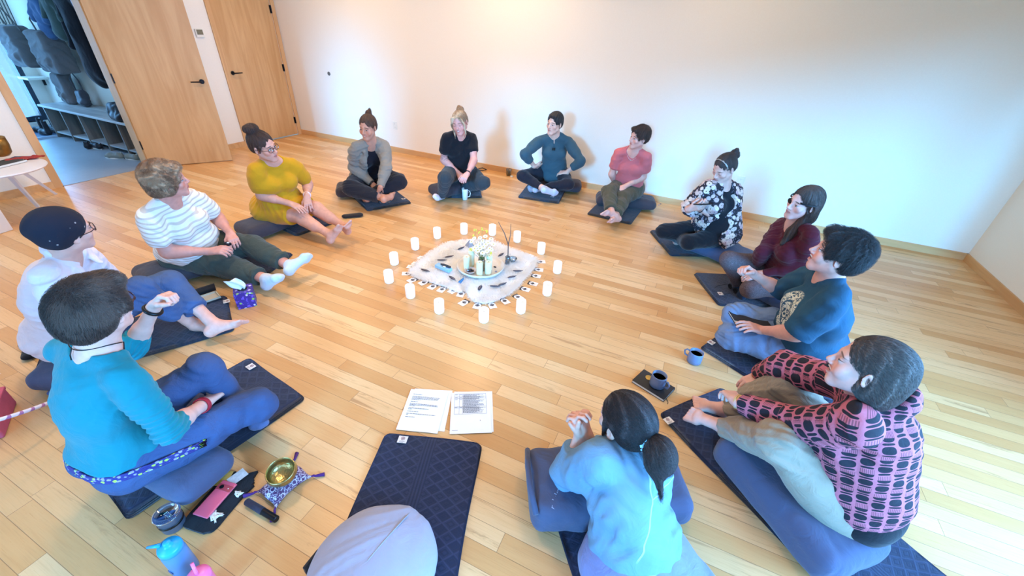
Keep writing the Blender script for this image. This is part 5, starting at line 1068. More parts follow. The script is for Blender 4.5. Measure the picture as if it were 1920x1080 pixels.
MB().lathe([(.0335, .152), (.037, .153), (.037, .170), (.034, .180), (.018, .185), (.012, .190), (.012, .200), (.009, .204), (0, .204)], (0, 0, 0), 40, cap=False).build('lid', CAPB, bt, True)
MB().tube([(-.02, -.012, .186), (-.045, -.024, .178), (-.068, -.034, .168)], [.008, .006, .0045], 10).build('flip_tab', CAPB, bt, True)
MB().ball((.0, -.0385, .06), (.014, .002, .010), nu=14, nv=8).build('printed_mark', mplain('mark_blue', srgb(60, 80, 120), .5), bt, True)
q = at(394, 1108); pk = thing('water_bottle', 'pink bottle with an upright pink straw, cut off by the bottom edge', 'bottle', (q[0], q[1], 0))
PNK = mplain('hot_pink_plastic', srgb(238, 112, 160), .35, var=.02)
MB().lathe([(0, 0), (.034, 0), (.036, .004), (.036, .105)], (0, 0, 0), 36, cap=False).build('body', PNK, pk, True); MB().lathe([(.036, .104), (.038, .106), (.036, .122), (.02, .130), (0, .131)], (0, 0, 0), 36, cap=False).build('lid', PNK, pk, True)
MB().tube([(0, 0, .128), (-.002, .002, .150), (-.012, .008, .180)], [.006, .0055, .0055], 12).build('straw', PNK, pk, True)
# tissue box
ta, tb2, tc = at(447, 581), at(485, 573), at(437, 547); u = nrm(tb2-ta); ts_ = .115
tcn = ta+u*ts_/2+np.cross((0, 0, 1), u)*ts_/2
def m_tissue():
    t = NT('tissue_box_print'); p = t.obj(); v1 = t.node('ShaderNodeTexVoronoi', {'Vector': p, 'Scale': 36.0}, out=0); vc = t.node('ShaderNodeTexVoronoi', {'Vector': p, 'Scale': 36.0}, out=1)
    r_ = t.sep(vc)[0]; k = t.math('MULTIPLY', t.ss(v1, .36, .30), t.ss(r_, .45, .5)); g = t.ss(r_, .74, .76)
    n = t.ss(t.noise(p, 50, 2), .56, .6); c = t.mix(n, srgb(58, 40, 132), srgb(112, 84, 190)); c = t.mix(k, c, t.mix(g, srgb(222, 214, 236), srgb(150, 190, 90)))
    return t.end(c, .45)
tx = thing('tissue_box', 'purple floral tissue box with a tissue pulled up', 'tissue box', (tcn[0], tcn[1], 0), math.atan2(u[1], u[0]))
MB().box((0, 0, .063), (ts_, ts_, .126), bev=.002).build('carton', m_tissue(), tx)
MB().lathe([(0, .1262), (.030, .1262), (.030, .1272), (0, .1272)], (0, 0, 0), 24).build('opening', BLACK, tx)
TIS = NT('tissue_paper'); TIS = TIS.end(srgb(236, 240, 244), .9, 0, None, **{'Subsurface Weight': .2})
V_ = []; nu_, nv_ = 9, 14
for j in range(nv_+1):
    t_ = j/nv_; wd = .014+.03*math.sin(min(1, t_*1.2)*PI*.62)
    for i in range(nu_+1):
        s_ = i/nu_-.5; V_.append((s_*wd*2-.05*t_**1.6, .010*math.cos(s_*9+t_*3)+.012*t_*math.sin(s_*6), .125+.085*t_-.022*abs(s_)*t_*(1+math.sin(t_*5))))
Fq = [(j*(nu_+1)+i, j*(nu_+1)+i+1, (j+1)*(nu_+1)+i+1, (j+1)*(nu_+1)+i) for j in range(nv_) for i in range(nu_)]
tis = MB().raw(V_, Fq).build('tissue', TIS, tx, True); md = tis.modifiers.new('t', 'SOLIDIFY'); md.thickness = .0012
# open black case with pale tray by the beanie woman's mat
ca, cb, cd = at(385, 562, .03), at(418, 551, .03), at(388, 581, .03)
oc = thing('case', 'open black case with a pale inner tray beside the tissue box', 'case', (float(ca[0]+cb[0])/2-.01, float(ca[1]+cb[1])/2-.05, .026), math.atan2(cb[1]-ca[1], cb[0]-ca[0]))
MB().box((0, .0, .006), (.17, .11, .012), bev=.002).build('base', BLK, oc); MB().box((0, .06, .045), (.17, .006, .085), np.array([[1, 0, 0], [0, math.cos(.35), math.sin(.35)], [0, -math.sin(.35), math.cos(.35)]])).build('lid', BLK, oc)
m = MB(); TRY = mplain('satin_lining', srgb(190, 180, 160), .5)
m.box((0, -.048, .018), (.16, .008, .014)).box((0, .045, .018), (.16, .008, .014)).box((-.076, 0, .018), (.008, .10, .014)).box((.076, 0, .018), (.008, .10, .014)).box((0, 0, .013), (.15, .09, .003)).build('inner_tray', TRY, oc)
# hoop resting over a pink box at the left edge
hq = at(-75, 757, .16); HR = .36
def m_hoop():
    t = NT('striped_hoop'); p = t.obj(); x, y, z = t.sep(p); a = t.math('ARCTAN2', y, x)
    k = t.ss(t.math('SUBTRACT', t.math('FRACT', t.math('MULTIPLY', a, 11.0)), t.math('MULTIPLY', t.math('ADD', z, .01), 18)), .40, .46)
    return t.end(t.mix(k, srgb(238, 226, 238), srgb(178, 120, 170)), .4)
HR = .42; tp_ = at(92, 755, .16); ua = -CR; vd = nrm(tp_-V3(0, 0, CAM_H)); ub = nrm(vd*math.cos(.30)+nrm(CU-vd*(CU@vd))*math.sin(.30)); ub = nrm(ub-ua*(ub@ua)); hc = tp_+ua*HR
nz_ = nrm(np.cross(ua, ub)); nz_ = nz_ if nz_[2] > 0 else -nz_
hp2 = thing('hula_hoop', 'pink and white banded hoop propped over the rose box at the left edge', 'hoop', tuple(hc))
xq = ua; yq = np.cross(nz_, xq); hp2.rotation_euler = Matrix(((xq[0], yq[0], nz_[0]), (xq[1], yq[1], nz_[1]), (xq[2], yq[2], nz_[2]))).to_euler()
MB().tube([(HR*math.cos(a), HR*math.sin(a), 0) for a in np.arange(72)*2*PI/72], .0085, 10, closed=True).build('ring', m_hoop(), hp2, True)
print('HOOP', hc, nz_)
bq = at(0, 812); bq2 = at(28, 776)
PBX = mplain('rose_pink_cloth', srgb(196, 84, 104), .8, var=.22, scale=25)
pb_ = thing('storage_box', 'rose pink patterned box at the left edge under the hoop', 'box', tuple(at(-62, 812)), 1.05)
MB().box((0, 0, .055), (.30, .26, .11), bev=.01).build('box_body', PBX, pb_); MB().box((0, 0, .109), (.305, .265, .016), bev=.004).build('lid', PBX, pb_)
# sock, gloves, dark clip behind the woman in turquoise
SKB = mfabric('blue_grey_sock', srgb(88, 104, 150), .9)
q = at(122, 742); sk = thing('sock', 'crumpled blue-grey sock on the floor behind the woman in turquoise', 'sock', (q[0], q[1], 0), .4)
o = Ops(); o.cap((-.06, 0, .018), (.03, .0, .02), .020, .024, k=.02).cap((.03, 0, .02), (.07, .04, .016), .022, .016, k=.02).plane((0, 0, -1), (0, 0, .001), .006); v_, f_ = mesh_ops(o, .005, wrinkle(.003, 2, 2)); make_mesh('knit', v_, f_, SKB, sk)
q = at(78, 652); gl_ = thing('gloves', 'pair of black gloves on the floor behind the woman in the beanie', 'gloves', (q[0], q[1], 0), 2.6)
BKN = mfabric('black_knit', (.005, .006, .012), .95)
for k_, (dy, da) in enumerate(((.03, .3), (-.05, -.15))):
    o = Ops(); o.cap((-.09, dy, .02), (.0, dy, .02), .035, .042, k=.02, flat=((0, 0, 1), .5))
    for f4 in range(4): a = da-.35+f4*.2; o.cap((0, dy-.03+f4*.02, .018), (.075*math.cos(a), dy-.03+f4*.02+.075*math.sin(a), .012), .012, .009, k=.01)
    o.plane((0, 0, -1), (0, 0, .001), .006); v_, f_ = mesh_ops(o, .005); make_mesh('glove', v_, f_, BKN, gl_)
q = at(151, 790); cl = thing('hair_clip', 'black claw clip on the floor behind the turquoise top', 'clip', (q[0], q[1], .0), .5)
MB().tube([(-.03, 0, .006), (0, .012, .012), (.03, 0, .006)], .005, 8).tube([(-.03, .02, .006), (0, .008, .014), (.03, .02, .006)], .005, 8).build('claw', BLACK, cl, True)
# spectacles, sunglasses on mats
def specs(loc, rot, label, mat, lens, name='eyeglasses', w=.13, flat=True):
    g = thing(name, label, name.replace('_', ' '), loc, rot); m = MB()
    for s in (-1, 1):
        m.tube([(s*.034+.024*math.cos(a), -.0, .022+.018*math.sin(a)) for a in np.arange(18)*2*PI/18], .0018, 6, closed=True)
        m.tube([(s*.060, 0, .026), (s*.064, .03, .024), (s*.060, .10, .016), (s*.055, .125, .004)], .0018, 6)
    m.tube([(-.012, 0, .026), (0, -.002, .029), (.012, 0, .026)], .0018, 6).build('frame', mat, g, True)
    for s in (-1, 1): MB().tube([(s*.034, -.0006, .022), (s*.034, .0006, .022)], .0225, 20).build('lens', lens, g)
    return g
specs(tuple(at(722, 382, .027)), .5, 'wire-framed spectacles on the mat of the woman in grey cardigan', mplain('thin_metal', srgb(150, 150, 160), .3, .8), CG)
SGL = mplain('smoked_lens', (.01, .01, .012), .08)
specs(tuple(at(1372, 545, .027)), 2.2, 'black sunglasses lying on the mat of the woman with the eyepatch', BLACK, SGL, 'sunglasses')
q = at(868, 366, .0); pn = thing('pen', 'white pen-like stick lying on the mat behind the tall white mug', 'pen', (q[0]-.06, q[1]+.02, .028), .12); MB().tube([(-.11, 0, .006), (.0, 0, .006), (.12, .0, .006)], [.004, .006, .004], 8).build('barrel', WHITEP, pn)
q = at(652, 410, .0); 
q = at(1238, 380); cbl = tag(MB().tube([at(1216, 381, .004), at(1228, 378, .004), at(1240, 382, .004), at(1234, 385, .004)], .003, 6).build('cable', CUSHL, None, True), 'short grey cord on the floor by the right end of the pink-shirt woman\'s bolster', 'cord')
kf = tag(MB().tube([at(897, 316, .02), at(905, 315, .03), at(912, 318, .02), at(905, 320, .015), at(897, 318, .012)], .007, 8).build('strap', DARK, None, True), 'black strap loop on the floor right of the blonde woman', 'strap')
q = at(634, 409, .01); sl = thing('sandal', 'dark slip-on shoe lying behind the bare feet of the woman in mustard', 'shoe', (q[0]+.1, q[1]+.12, 0), .8)
o = Ops(); o.cap((-.09, 0, .02), (.06, 0, .02), .03, .034, k=.02, flat=((0, 0, 1), .6)).plane((0, 0, -1), (0, 0, .001), .006); v_, f_ = mesh_ops(o, .006); make_mesh('upper', v_, f_, DARK, sl)
# side table at the left with objects
tf1, tf2 = at(72, 388), at(105, 364)
tc_ = V3(-6.02, 1.25, 0); TZ = .46
tbl = thing('side_table', 'white-topped round side table with slanted white legs at the left wall', 'table', (tc_[0], tc_[1], 0)); TWH = mplain('white_lacquer', srgb(224, 220, 222), .35, var=.02)
tip = at(79, 300, TZ); TR_ = .34
tbl.location = (tip[0]-.02, tip[1]-TR_+.02, 0)
tL = np.array(tbl.location)
MB().lathe([(0, TZ-.02), (TR_-.012, TZ-.02), (TR_, TZ-.008), (TR_-.004, TZ), (0, TZ)], (0, 0, 0), 56, cap=False).build('tabletop', TWH, tbl, 'auto')
for f_ in (tf1, tf2, V3(tL[0]-.05, tL[1]-.35, 0)):
    e_ = f_-tL; MB().tube([V3(e_[0]*.35, e_[1]*.35, TZ-.02), V3(e_[0], e_[1], .0)], [.024, .016], 4).build('leg', TWH, tbl)
def ontable(px, py, z=TZ): return at(px, py, z)
def m_book(c): return mplain('book_cover_%d' % int(c[0]*255), c, .5, var=.15)
RED = mplain('red_scarf', srgb(150, 42, 36), .7, var=.3, scale=20)
for (x, y, w_, l_, h_, rot, mt, lb) in ((12, 308, .16, .22, .022, .3, mplain('dark_green_cover', srgb(34, 40, 44), .5), 'dark book lying at the front of the side table'), (32, 301, .12, .18, .018, .7, mplain('blue_cover', srgb(46, 74, 104), .5), 'blue booklet on the side table')):
    q = ontable(x, y); b_ = thing('book', lb, 'book', (q[0], q[1], TZ), rot); MB().box((0, 0, h_/2), (w_, l_, h_), bev=.002).build('cover', mt, b_)
    MB().box((.003, 0, h_/2), (w_-.002, l_+.0008, h_-.006)).build('pages', PGE, b_)
q = ontable(52, 300); 
o = Ops(); o.cap((-.10, -.02, .014), (.11, .03, .010), .035, .018, k=.02, flat=((0, 0, 1), .45)).cap((-.06, .03, .012), (.06, -.02, .016), .03, .024, k=.02, flat=((0, 0, 1), .5)); v_, f_ = mesh_ops(o, .006, wrinkle(.005, 1.2, 4)); v_[:, 2] = np.maximum(v_[:, 2], .001)
sc_ = make_mesh('scarf', v_, f_, RED); sc_.location = (q[0]-.02, q[1], TZ); sc_.rotation_euler = (0, 0, 1.2); tag(sc_, 'folded red scarf at the pointed end of the side table', 'scarf')
q = ontable(22, 292); bk_ = thing('bowl', 'mottled brass bowl standing on edge at the back of the side table', 'bowl', (q[0]-.06, q[1]-.05, TZ))
MB().lathe([(0, 0), (.06, .002), (.085, .03), (.095, .10), (.093, .17), (.090, .17), (.091, .10), (.08, .034), (.055, .01), (0, .008)], (0, 0, 0), 40, cap=False).build('bowl', mplain('aged_brass', srgb(150, 116, 62), .3, .8, var=.4, scale=14), bk_, True)
wp = thing('box', 'white box standing on the floor at the far left edge under the side table', 'box', (tL[0]+.18, tL[1]-.33, 0), .2); MB().box((0, 0, .16), (.3, .22, .32), bev=.006).build('carton', TWH, wp)
MB().box((0, 0, .326), (.31, .23, .02), bev=.004).build('lid', TWH, wp)
# ================================================================== PEOPLE
Z3 = V3(0, 0, 1)
def frame(f, u):
    """rows: x = the person's right, y = forward, z = up"""
    u = nrm(u); f = nrm(f-u*(f@u)); return np.array([np.cross(f, u), f, u])
def frame2(f, u):
    f = nrm(f); u = nrm(u-f*(u@f)); return np.array([np.cross(f, u), f, u])
class Fig:
    def __init__(self, pid, **kw):
        s = self; s.pid = pid; s.J = {k: np.array(v, float) for k, v in SK[pid].items()}; J = s.J
        for k, d in kw.get('move', {}).items(): J[k] = J[k]+np.array(d)
        s.s = kw.get('s', 1.0); s.fat = kw.get('fat', 0.0); s.bust = kw.get('bust', .5)
        up1 = nrm(J['nek']-J['che']); up0 = nrm(J['che']-J['pel'])
        s.RC = frame(np.cross(J['Lsh']-J['Rsh'], up1), up1)
        s.RP = frame(np.cross(J['Lhi']-J['Rhi'], up0), up0)
        # head: forward corrected for the nose tip lying a little below the axis
        fw = nrm(J['nose']-J['hed']); uh = nrm(J['hed']-J['nek']); uh = nrm(uh*(1-kw.get('zup', .6))+Z3*kw.get('zup', .6))
        R = frame(fw, uh); a = math.radians(14+kw.get('pitch', 0)); f2 = R[1]*math.cos(a)+R[2]*math.sin(a); R = frame(f2, uh)
        if 'look' in kw:
            hd_, pt_ = map(math.radians, kw['look']); fw = V3(math.cos(hd_)*math.cos(pt_), math.sin(hd_)*math.cos(pt_), math.sin(pt_)); R = frame2(fw, uh)
        ro = math.radians(kw.get('roll', 0)); x = R[0]*math.cos(ro)+R[2]*math.sin(ro); z = -R[0]*math.sin(ro)+R[2]*math.cos(ro)
        s.RH = np.array([x, R[1], z]); s.hc = J['hed']-s.RH[2]*.014; s.hs = kw.get('hs', 1.0)
        s.yaw = math.atan2(s.RP[1][1], s.RP[1][0])-PI/2
    def H(s, x, y, z): return s.hc+s.hs*(np.array([x, y, z], float)@s.RH)
    def C(s, x, y, z, j='che'): return s.J[j]+np.array([x, y, z], float)@s.RC
    def P(s, x, y, z, j='pel'): return s.J[j]+np.array([x, y, z], float)@s.RP

def torso(o, g, t=0.0, cut=None, k=.035, neckless=True, drape=False, pelvis=True):
    J, S, fat, b = g.J, g.s, g.fat, g.bust
    mid = lerp(J['pel'], J['che'], .5)
    if pelvis:
        o.ell(g.P(0, -.01, -.005), S*np.array([.150+.03*fat, .112+.03*fat, .100])+t, g.RP, k, cut=cut)
        for sx in (-1, 1): o.ell(g.P(sx*.072, -.032, -.03), S*np.array([.080, .082, .080])+t+.01*fat, g.RP, k, cut=cut)
    o.ell(mid+g.RP[1]*(.012+.05*fat), S*np.array([.128+.05*fat, .098+.06*fat, .13])+t, g.RP, k, cut=cut)
    o.ell(g.C(0, .0, .01), S*np.array([.136+.028*fat, .098+.025*fat, .155])+t, g.RC, k, cut=cut)
    o.ell(g.C(0, -.012, .12), S*np.array([.135+.012*fat, .074+.012*fat, .070])+t*.8, g.RC, k, cut=cut)
    for sx in (-1, 1): o.ell(g.C(sx*.072, .082+.02*fat, .035), S*np.array([.062, .05, .06])*(.72+.55*b)+t, g.RC, .03, cut=cut)
    if drape:      # loose cloth bridging from the bust down
        o.ell(g.C(0, .075+.02*fat, -.02), S*np.array([.11, .045, .10])+t, g.RC, .04, cut=cut)
        o.ell(lerp(J['pel'], J['che'], .45)+g.RC[1]*(.055+.06*fat), S*np.array([.13+.04*fat, .07+.02*fat, .13])+t, g.RC, .05, cut=cut)
    for sd in 'RL':
        sh = J[sd+'sh']; a = lerp(J['nek'], sh, .12)-g.RC[2]*.002; o.cap(a, lerp(a, sh, .90)-g.RC[2]*.004, S*.046+t*.6, S*.040+t*.6, .04)
def upper_arm(o, g, sd, t=0.0, t2=None, cut=None, k=.03):
    J, S = g.J, g.s; a, b = J[sd+'sh'], J[sd+'el']; t2 = t if t2 is None else t2; f = 1+.22*g.fat
    a2 = a-g.RC[2]*.010; f0 = 1+.08*g.fat
    o.cap(a2, b, S*.041*f0+t*.45, S*.037*f+t2, k, cut=cut)
    if cut is None or cut > .5: o.cap(lerp(a2, b, .22), lerp(a2, b, .55), S*.046*f+t*.8, S*.041*f+lerp(t, t2, .5), k)
def fore_arm(o, g, sd, t=0.0, t2=None, cut=None, k=.02):
    J, S = g.J, g.s; a, b = J[sd+'el'], J[sd+'wr']; t2 = t if t2 is None else t2; f = 1+.15*g.fat
    o.cap(a, b, S*.038*f+t, S*.0235+t2, k, cut=cut)
    if cut is None or cut > .5: o.cap(lerp(a, b, .12), lerp(a, b, .42), S*.040*f+t, S*.034*f+lerp(t, t2, .4), k)
def leg(o, g, sd, t=0.0, t2=None, thigh=True, shin=True, cut=None, cutk=None, k=.035):
    J, S = g.J, g.s; h, kn, an = J[sd+'hi'], J[sd+'kn'], J[sd+'an']; t2 = t if t2 is None else t2; f = 1+.2*g.fat
    if thigh:
        o.cap(h, kn, S*.086*f+t, S*.054*f+lerp(t, t2, .5), k, cut=cutk); o.cap(lerp(h, kn, .05), lerp(h, kn, .5), S*.086*f+t, S*.073*f+t, k)
    if shin:
        o.cap(kn, an, S*.050*f+lerp(t, t2, .5), S*.031+t2, .03, cut=cut)
        back = h-kn; d = nrm(an-kn); back = back-d*(back@d); back = nrm(back) if np.linalg.norm(back) > .03 else V3(0, 0, 0)
        o.cap(lerp(kn, an, .12)+back*.012, lerp(kn, an, .5)+back*.012, S*.050*f+lerp(t, t2, .4), S*.041*f+lerp(t, t2, .6), .03)
def foot(o, g, sd, t=0.0, toes=True, cuta=None):
    J, S = g.J, g.s; an, to, kn = J[sd+'an'], J[sd+'to'], J[sd+'kn']; d = nrm(to-an)
    sole = (an-kn); sole = sole-d*(sole@d)
    if np.linalg.norm(sole) < .08: sole = -Z3+d*d[2]
    sole = nrm(sole); lat = nrm(np.cross(d, sole))*(1 if sd == 'R' else -1)   # towards the little toe
    heel = an+sole*.038*S-d*.028*S; ball = to-d*.055*S+sole*.012
    o.cap(lerp(kn, an, .86), an, S*.031+t, S*.032+t, .02)
    o.ell(heel, (.030*S+t)*np.ones(3), None, .02)
    o.cap(an+d*.01, ball-lat*.008, S*.032+t, S*.020+t, .025); o.cap(heel, ball+sole*.008+lat*.012, S*.026+t, S*.018+t, .03)
    o.cap(ball-lat*.024, ball+lat*.024, S*.019+t, S*.016+t, .02)
    if toes:
        for i in range(5):
            off = -.028+.0145*i; L_ = (.056, .052, .048, .043, .037)[i]; r0 = (.0125, .0095, .009, .0085, .008)[i]*S
            a = ball+lat*off; b = a+d*L_*S-sole*.006+lat*off*.15; o.cap(a, b, r0+.001, r0, .007)
    else:
        o.cap(ball-lat*.014, ball-lat*.012+d*.040*S, S*.019+t, S*.015+t, .02); o.cap(ball+lat*.014, ball+lat*.012+d*.030*S, S*.017+t, S*.013+t, .02)
def hand(o, g, sd, n=None, curl=.35, spread=.12, thumb=.5, curls=None, aim=None):
    """palm, four jointed fingers, and a thumb leaving the side of the palm"""
    J, S = g.J, g.s; w, kn = J[sd+'wr'], J[sd+'hd']; d = nrm((aim if aim is not None else kn)-w); n = -Z3 if n is None else nrm(n)
    n = nrm(n-d*(n@d)); lat = np.cross(d, n) if sd == 'R' else np.cross(n, d)     # towards the thumb
    pl = .082*S
    o.cap(w-d*.02, w+d*.012, .023*S, .022*S, .015)
    for i, off in enumerate((.028, .0095, -.009, -.026)):
        o.cap(w+d*.012+lat*off*.55, w+d*pl*(1-.03*i)+lat*off, .0145*S, .0112*S, .012)
    o.cap(w+d*.02+lat*.012, w+d*.05+lat*.016+n*.004, .015*S, .014*S, .012)
    Ls = (.070, .077, .072, .057); cs = curls or [curl]*4
    for i, off in enumerate((.028, .0095, -.009, -.026)):
        p = w+d*pl*(1-.03*i)+lat*off; a = spread*(1.3-i*.85)
        fd = nrm(d*math.cos(a)+lat*math.sin(a)); ang = cs[i]*.9; r = (.0092, .0095, .0090, .0080)[i]*S
        for L_, dr_ in ((.44, 1.0), (.31, 1.25), (.25, .8)):
            dd = fd*math.cos(ang)+n*math.sin(ang); q = p+dd*Ls[i]*S*L_; o.cap(p, q, r, r*.93, .0035); p = q; r *= .92; ang += cs[i]*dr_
    p = w+d*.022+lat*.018; td = nrm(d*.75+lat*(.75-.25*thumb)+n*.55*thumb)
    q = p+td*.040*S; o.cap(p, q, .0135*S, .0120*S, .012); td2 = nrm(td+d*.35+n*.35*thumb-lat*.30); q2 = q+td2*.031*S; o.cap(q, q2, .0112*S, .0100*S, .005)
    td3 = nrm(td2+d*.3+n*.2*thumb-lat*.2*thumb); o.cap(q2, q2+td3*.024*S, .0100*S, .0082*S, .004)
def head(o, g, smile=0, face=1.0):
    R, h = g.RH, g.hs; H = g.H
    def E(x, y, z, r, k=.02, mode='u', RR=None): o.ell(H(x, y, z), np.ones(3)*np.asarray(r)*h, R if RR is None else RR, k, mode)
    E(0, -.014, .035, (.073, .094, .080)); E(0, .026, -.030, (.056, .060, .082), .03)
    for sx in (-1, 1):
        o.cap(H(sx*.046, .002, -.052), H(sx*.012, .062, -.096), .021*h, .0165*h, .03); E(sx*.040, .056, -.026, (.022, .020, .020), .02); o.cap(H(sx*.006, .080, .020), H(sx*.038, .068, .021), .010*h, .009*h, .014)
    o.cap(H(-.009, .068, -.099), H(.009, .068, -.099), .0165*h, None, .02)
    E(0, .072, -.057, (.026, .020, .024), .02)
    for sx in (-1, 1): E(sx*.031, .096, .001, (.017, .016, .013), .012, 's'); E(sx*.031, .0715, -.001, .0135, .004)
    o.cap(H(0, .085, .006), H(0, .1015, -.024), .0068*h, .0088*h, .012); E(0, .1055, -.030, (.0095, .0095, .008), .008)
    for sx in (-1, 1): E(sx*.0115, .0955, -.034, (.0075, .0095, .0065), .006)
    w = .021+.007*smile; up = .004*smile
    if smile >= 2: E(0, .092, -.063, (.019, .014, .010), .006, 's')
    for sx in (-1, 1):
        o.cap(H(0, .0915, -.0545+(.004 if smile >= 2 else 0)), H(sx*w, .080, -.059+up*1.5), .0052*h, .003*h, .006); o.cap(H(0, .0895, -.067-(.007 if smile >= 2 else 0)), H(sx*w*.9, .080, -.062+up), .0062*h, .0035*h, .006)
        if smile: E(sx*.040, .060, -.040, (.018, .018, .018), .02)
    for sx in (-1, 1):      # ears
        Re = np.array([R[0]*math.cos(.35*sx)-R[1]*math.sin(.35*sx), R[0]*math.sin(.35*sx)+R[1]*math.cos(.35*sx), R[2]])
        o.ell(H(sx*.0765, -.010, -.008), np.array([.0075, .0175, .030])*h, Re, .006); o.ell(H(sx*.084, -.004, -.006), np.array([.006, .010, .019])*h, Re, .004, 's')
    J = g.J; o.cap(J['nek']-g.RC[2]*.035, H(0, -.020, -.055), .050*g.s*(1+.12*g.fat), .047*g.s*(1+.1*g.fat), .03)
    o.cap(J['nek']-g.RC[2]*.06, lerp(J['nek'], J['hed'], .3), .060*g.s, .050*g.s, .04)

# ---- skin: the face is described in the head's own coordinates
def m_skin(name, base, lip, brow, eye=(.10, .06, .03), smile=0, lids=False, rough=.5, cheek=.35, extra=None, browl=1.0):
    t = NT(name); p = t.attr('hl'); x, y, z = t.sep(p); o = t.obj()
    n = t.noise(o, 30, 4); n2 = t.noise(o, 400, 2)
    b = base; c = t.mix(t.ss(n, .3, .7), tuple(v*.93 for v in b), tuple(min(1, v*1.05) for v in b))
    red = (min(1, b[0]*1.02), b[1]*.66, b[2]*.62)
    ax = t.math('ABSOLUTE', x); front = t.ss(y, .03, .05)
    def dist(cx, cz, sx, sz, ang=0.0):
        dx = t.math('SUBTRACT', ax, cx); dz = t.math('SUBTRACT', z, cz)
        if ang: dz = t.math('SUBTRACT', dz, t.math('MULTIPLY', dx, ang))
        return t.vmath('LENGTH', t.comb(t.math('DIVIDE', dx, sx), t.math('DIVIDE', dz, sz), 0), out=1)
    ck = t.math('MULTIPLY', t.math('MULTIPLY', t.ss(dist(.040, -.032, .026, .022), 1.3, .2), front), cheek); c = t.mix(ck, c, red)
    nz = t.math('MULTIPLY', t.math('MULTIPLY', t.ss(dist(0, -.030, .014, .014), 1.2, .2), front), cheek*.8); c = t.mix(nz, c, red)
    br = t.math('MULTIPLY', t.math('MULTIPLY', t.ss(dist(.032, .0225, .0185, .0042, -.18), 1.15, .7), front), .8*browl); c = t.mix(br, c, brow)
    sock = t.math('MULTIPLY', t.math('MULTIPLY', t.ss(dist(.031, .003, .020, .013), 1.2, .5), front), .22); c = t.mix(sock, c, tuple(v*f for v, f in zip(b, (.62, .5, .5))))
    # eye opening
    if lids:
        ln = t.math('MULTIPLY', t.ss(dist(.031, -.0045, .0135, .0016, -.05), 1.2, .7), front); c = t.mix(t.math('MULTIPLY', ln, .9), c, (.02, .012, .01))
    else:
        eo = t.math('MULTIPLY', t.ss(dist(.031, -.0015, .0135, .0052-.0016*min(smile, 1), .06), 1.08, .92), front); iris = t.ss(dist(.0310, -.001, .0056, .0056), 1.1, .9)
        ec = t.mix(iris, (.42, .38, .37), eye); c = t.mix(eo, c, ec)
        ll = t.math('MULTIPLY', t.math('MULTIPLY', t.ss(dist(.031, .0030, .0150, .0022, .05), 1.2, .8), front), .85); c = t.mix(ll, c, (.03, .018, .015))
    # lips
    w = .0225+.006*smile; mz = -.061+.002*smile
    q = t.math('MULTIPLY', t.math('POWER', t.math('DIVIDE', ax, w), 2), .0045*smile if smile else -.001)
    zz = t.math('SUBTRACT', t.math('SUBTRACT', z, mz), q)
    hgt = .0105 if smile < 2 else .0165
    lp = t.math('MULTIPLY', t.ss(t.vmath('LENGTH', t.comb(t.math('DIVIDE', x, w), t.math('DIVIDE', zz, hgt), 0), out=1), 1.1, .85), front); c = t.mix(t.math('MULTIPLY', lp, .62), c, lip)
    if smile >= 1:
        hh = .0028 if smile < 2 else .0085
        te = t.math('MULTIPLY', t.ss(t.vmath('LENGTH', t.comb(t.math('DIVIDE', x, w*(.62 if smile < 2 else .86)), t.math('DIVIDE', t.math('SUBTRACT', zz, .0), hh), 0), out=1), 1.05, .9), front)
        tc = t.mix(t.ss(zz, -.003, -.001), (.08, .015, .015), (.75, .72, .66)) if smile >= 2 else (.74, .70, .64); c = t.mix(te, c, tc)
    else:
        ml = t.math('MULTIPLY', t.ss(t.vmath('LENGTH', t.comb(t.math('DIVIDE', x, w*.95), t.math('DIVIDE', zz, .0013), 0), out=1), 1.2, .7), front); c = t.mix(t.math('MULTIPLY', ml, .7), c, tuple(v*.35 for v in lip))
    if extra: c = extra(t, c, o)
    nb = t.bump(n2, .10, .001); nb = t.bump(n, .10, .004, nb)
    return t.end(c, rough, 0, nb, **{'Subsurface Weight': .12, 'Subsurface Radius': (.012, .005, .003), 'Specular IOR Level': .4})
def m_hair(name, c1, c2, c3=None, origin=(0, -.05, .09), sc=26, rough=.45, curly=0.0):
    t = NT(name); p = t.attr('hl'); d = t.vmath('NORMALIZE', t.vmath('SUBTRACT', p, origin))
    v = t.vmath('ADD', t.vmath('SCALE', d, scale=1.0), t.vmath('SCALE', t.node('ShaderNodeTexNoise', {'Vector': p, 'Scale': 18.0}, out=1), scale=.05+.35*curly))
    n = t.noise(v, sc, 5, .65); n2 = t.noise(v, sc*3.5, 3, .6); n3 = t.noise(p, 9, 3)
    c = t.mix(t.ss(n, .32, .68), c1, c2)
    if c3: c = t.mix(t.ss(t.math('ADD', n3, t.math('MULTIPLY', n, .5)), .68, .85), c, c3)
    c = t.mix(t.math('MULTIPLY', t.ss(n2, .5, .75), .35), c, tuple(x*.45 for x in c1))
    nb = t.bump(n, .8, .006); nb = t.bump(n2, .6, .003, nb)
    return t.end(c, rough, 0, nb, **{'Specular IOR Level': .5, 'Sheen Weight': .05})
def hattr(g, v):
    return {'hl': ((v-g.hc)@g.RH.T)/g.hs}
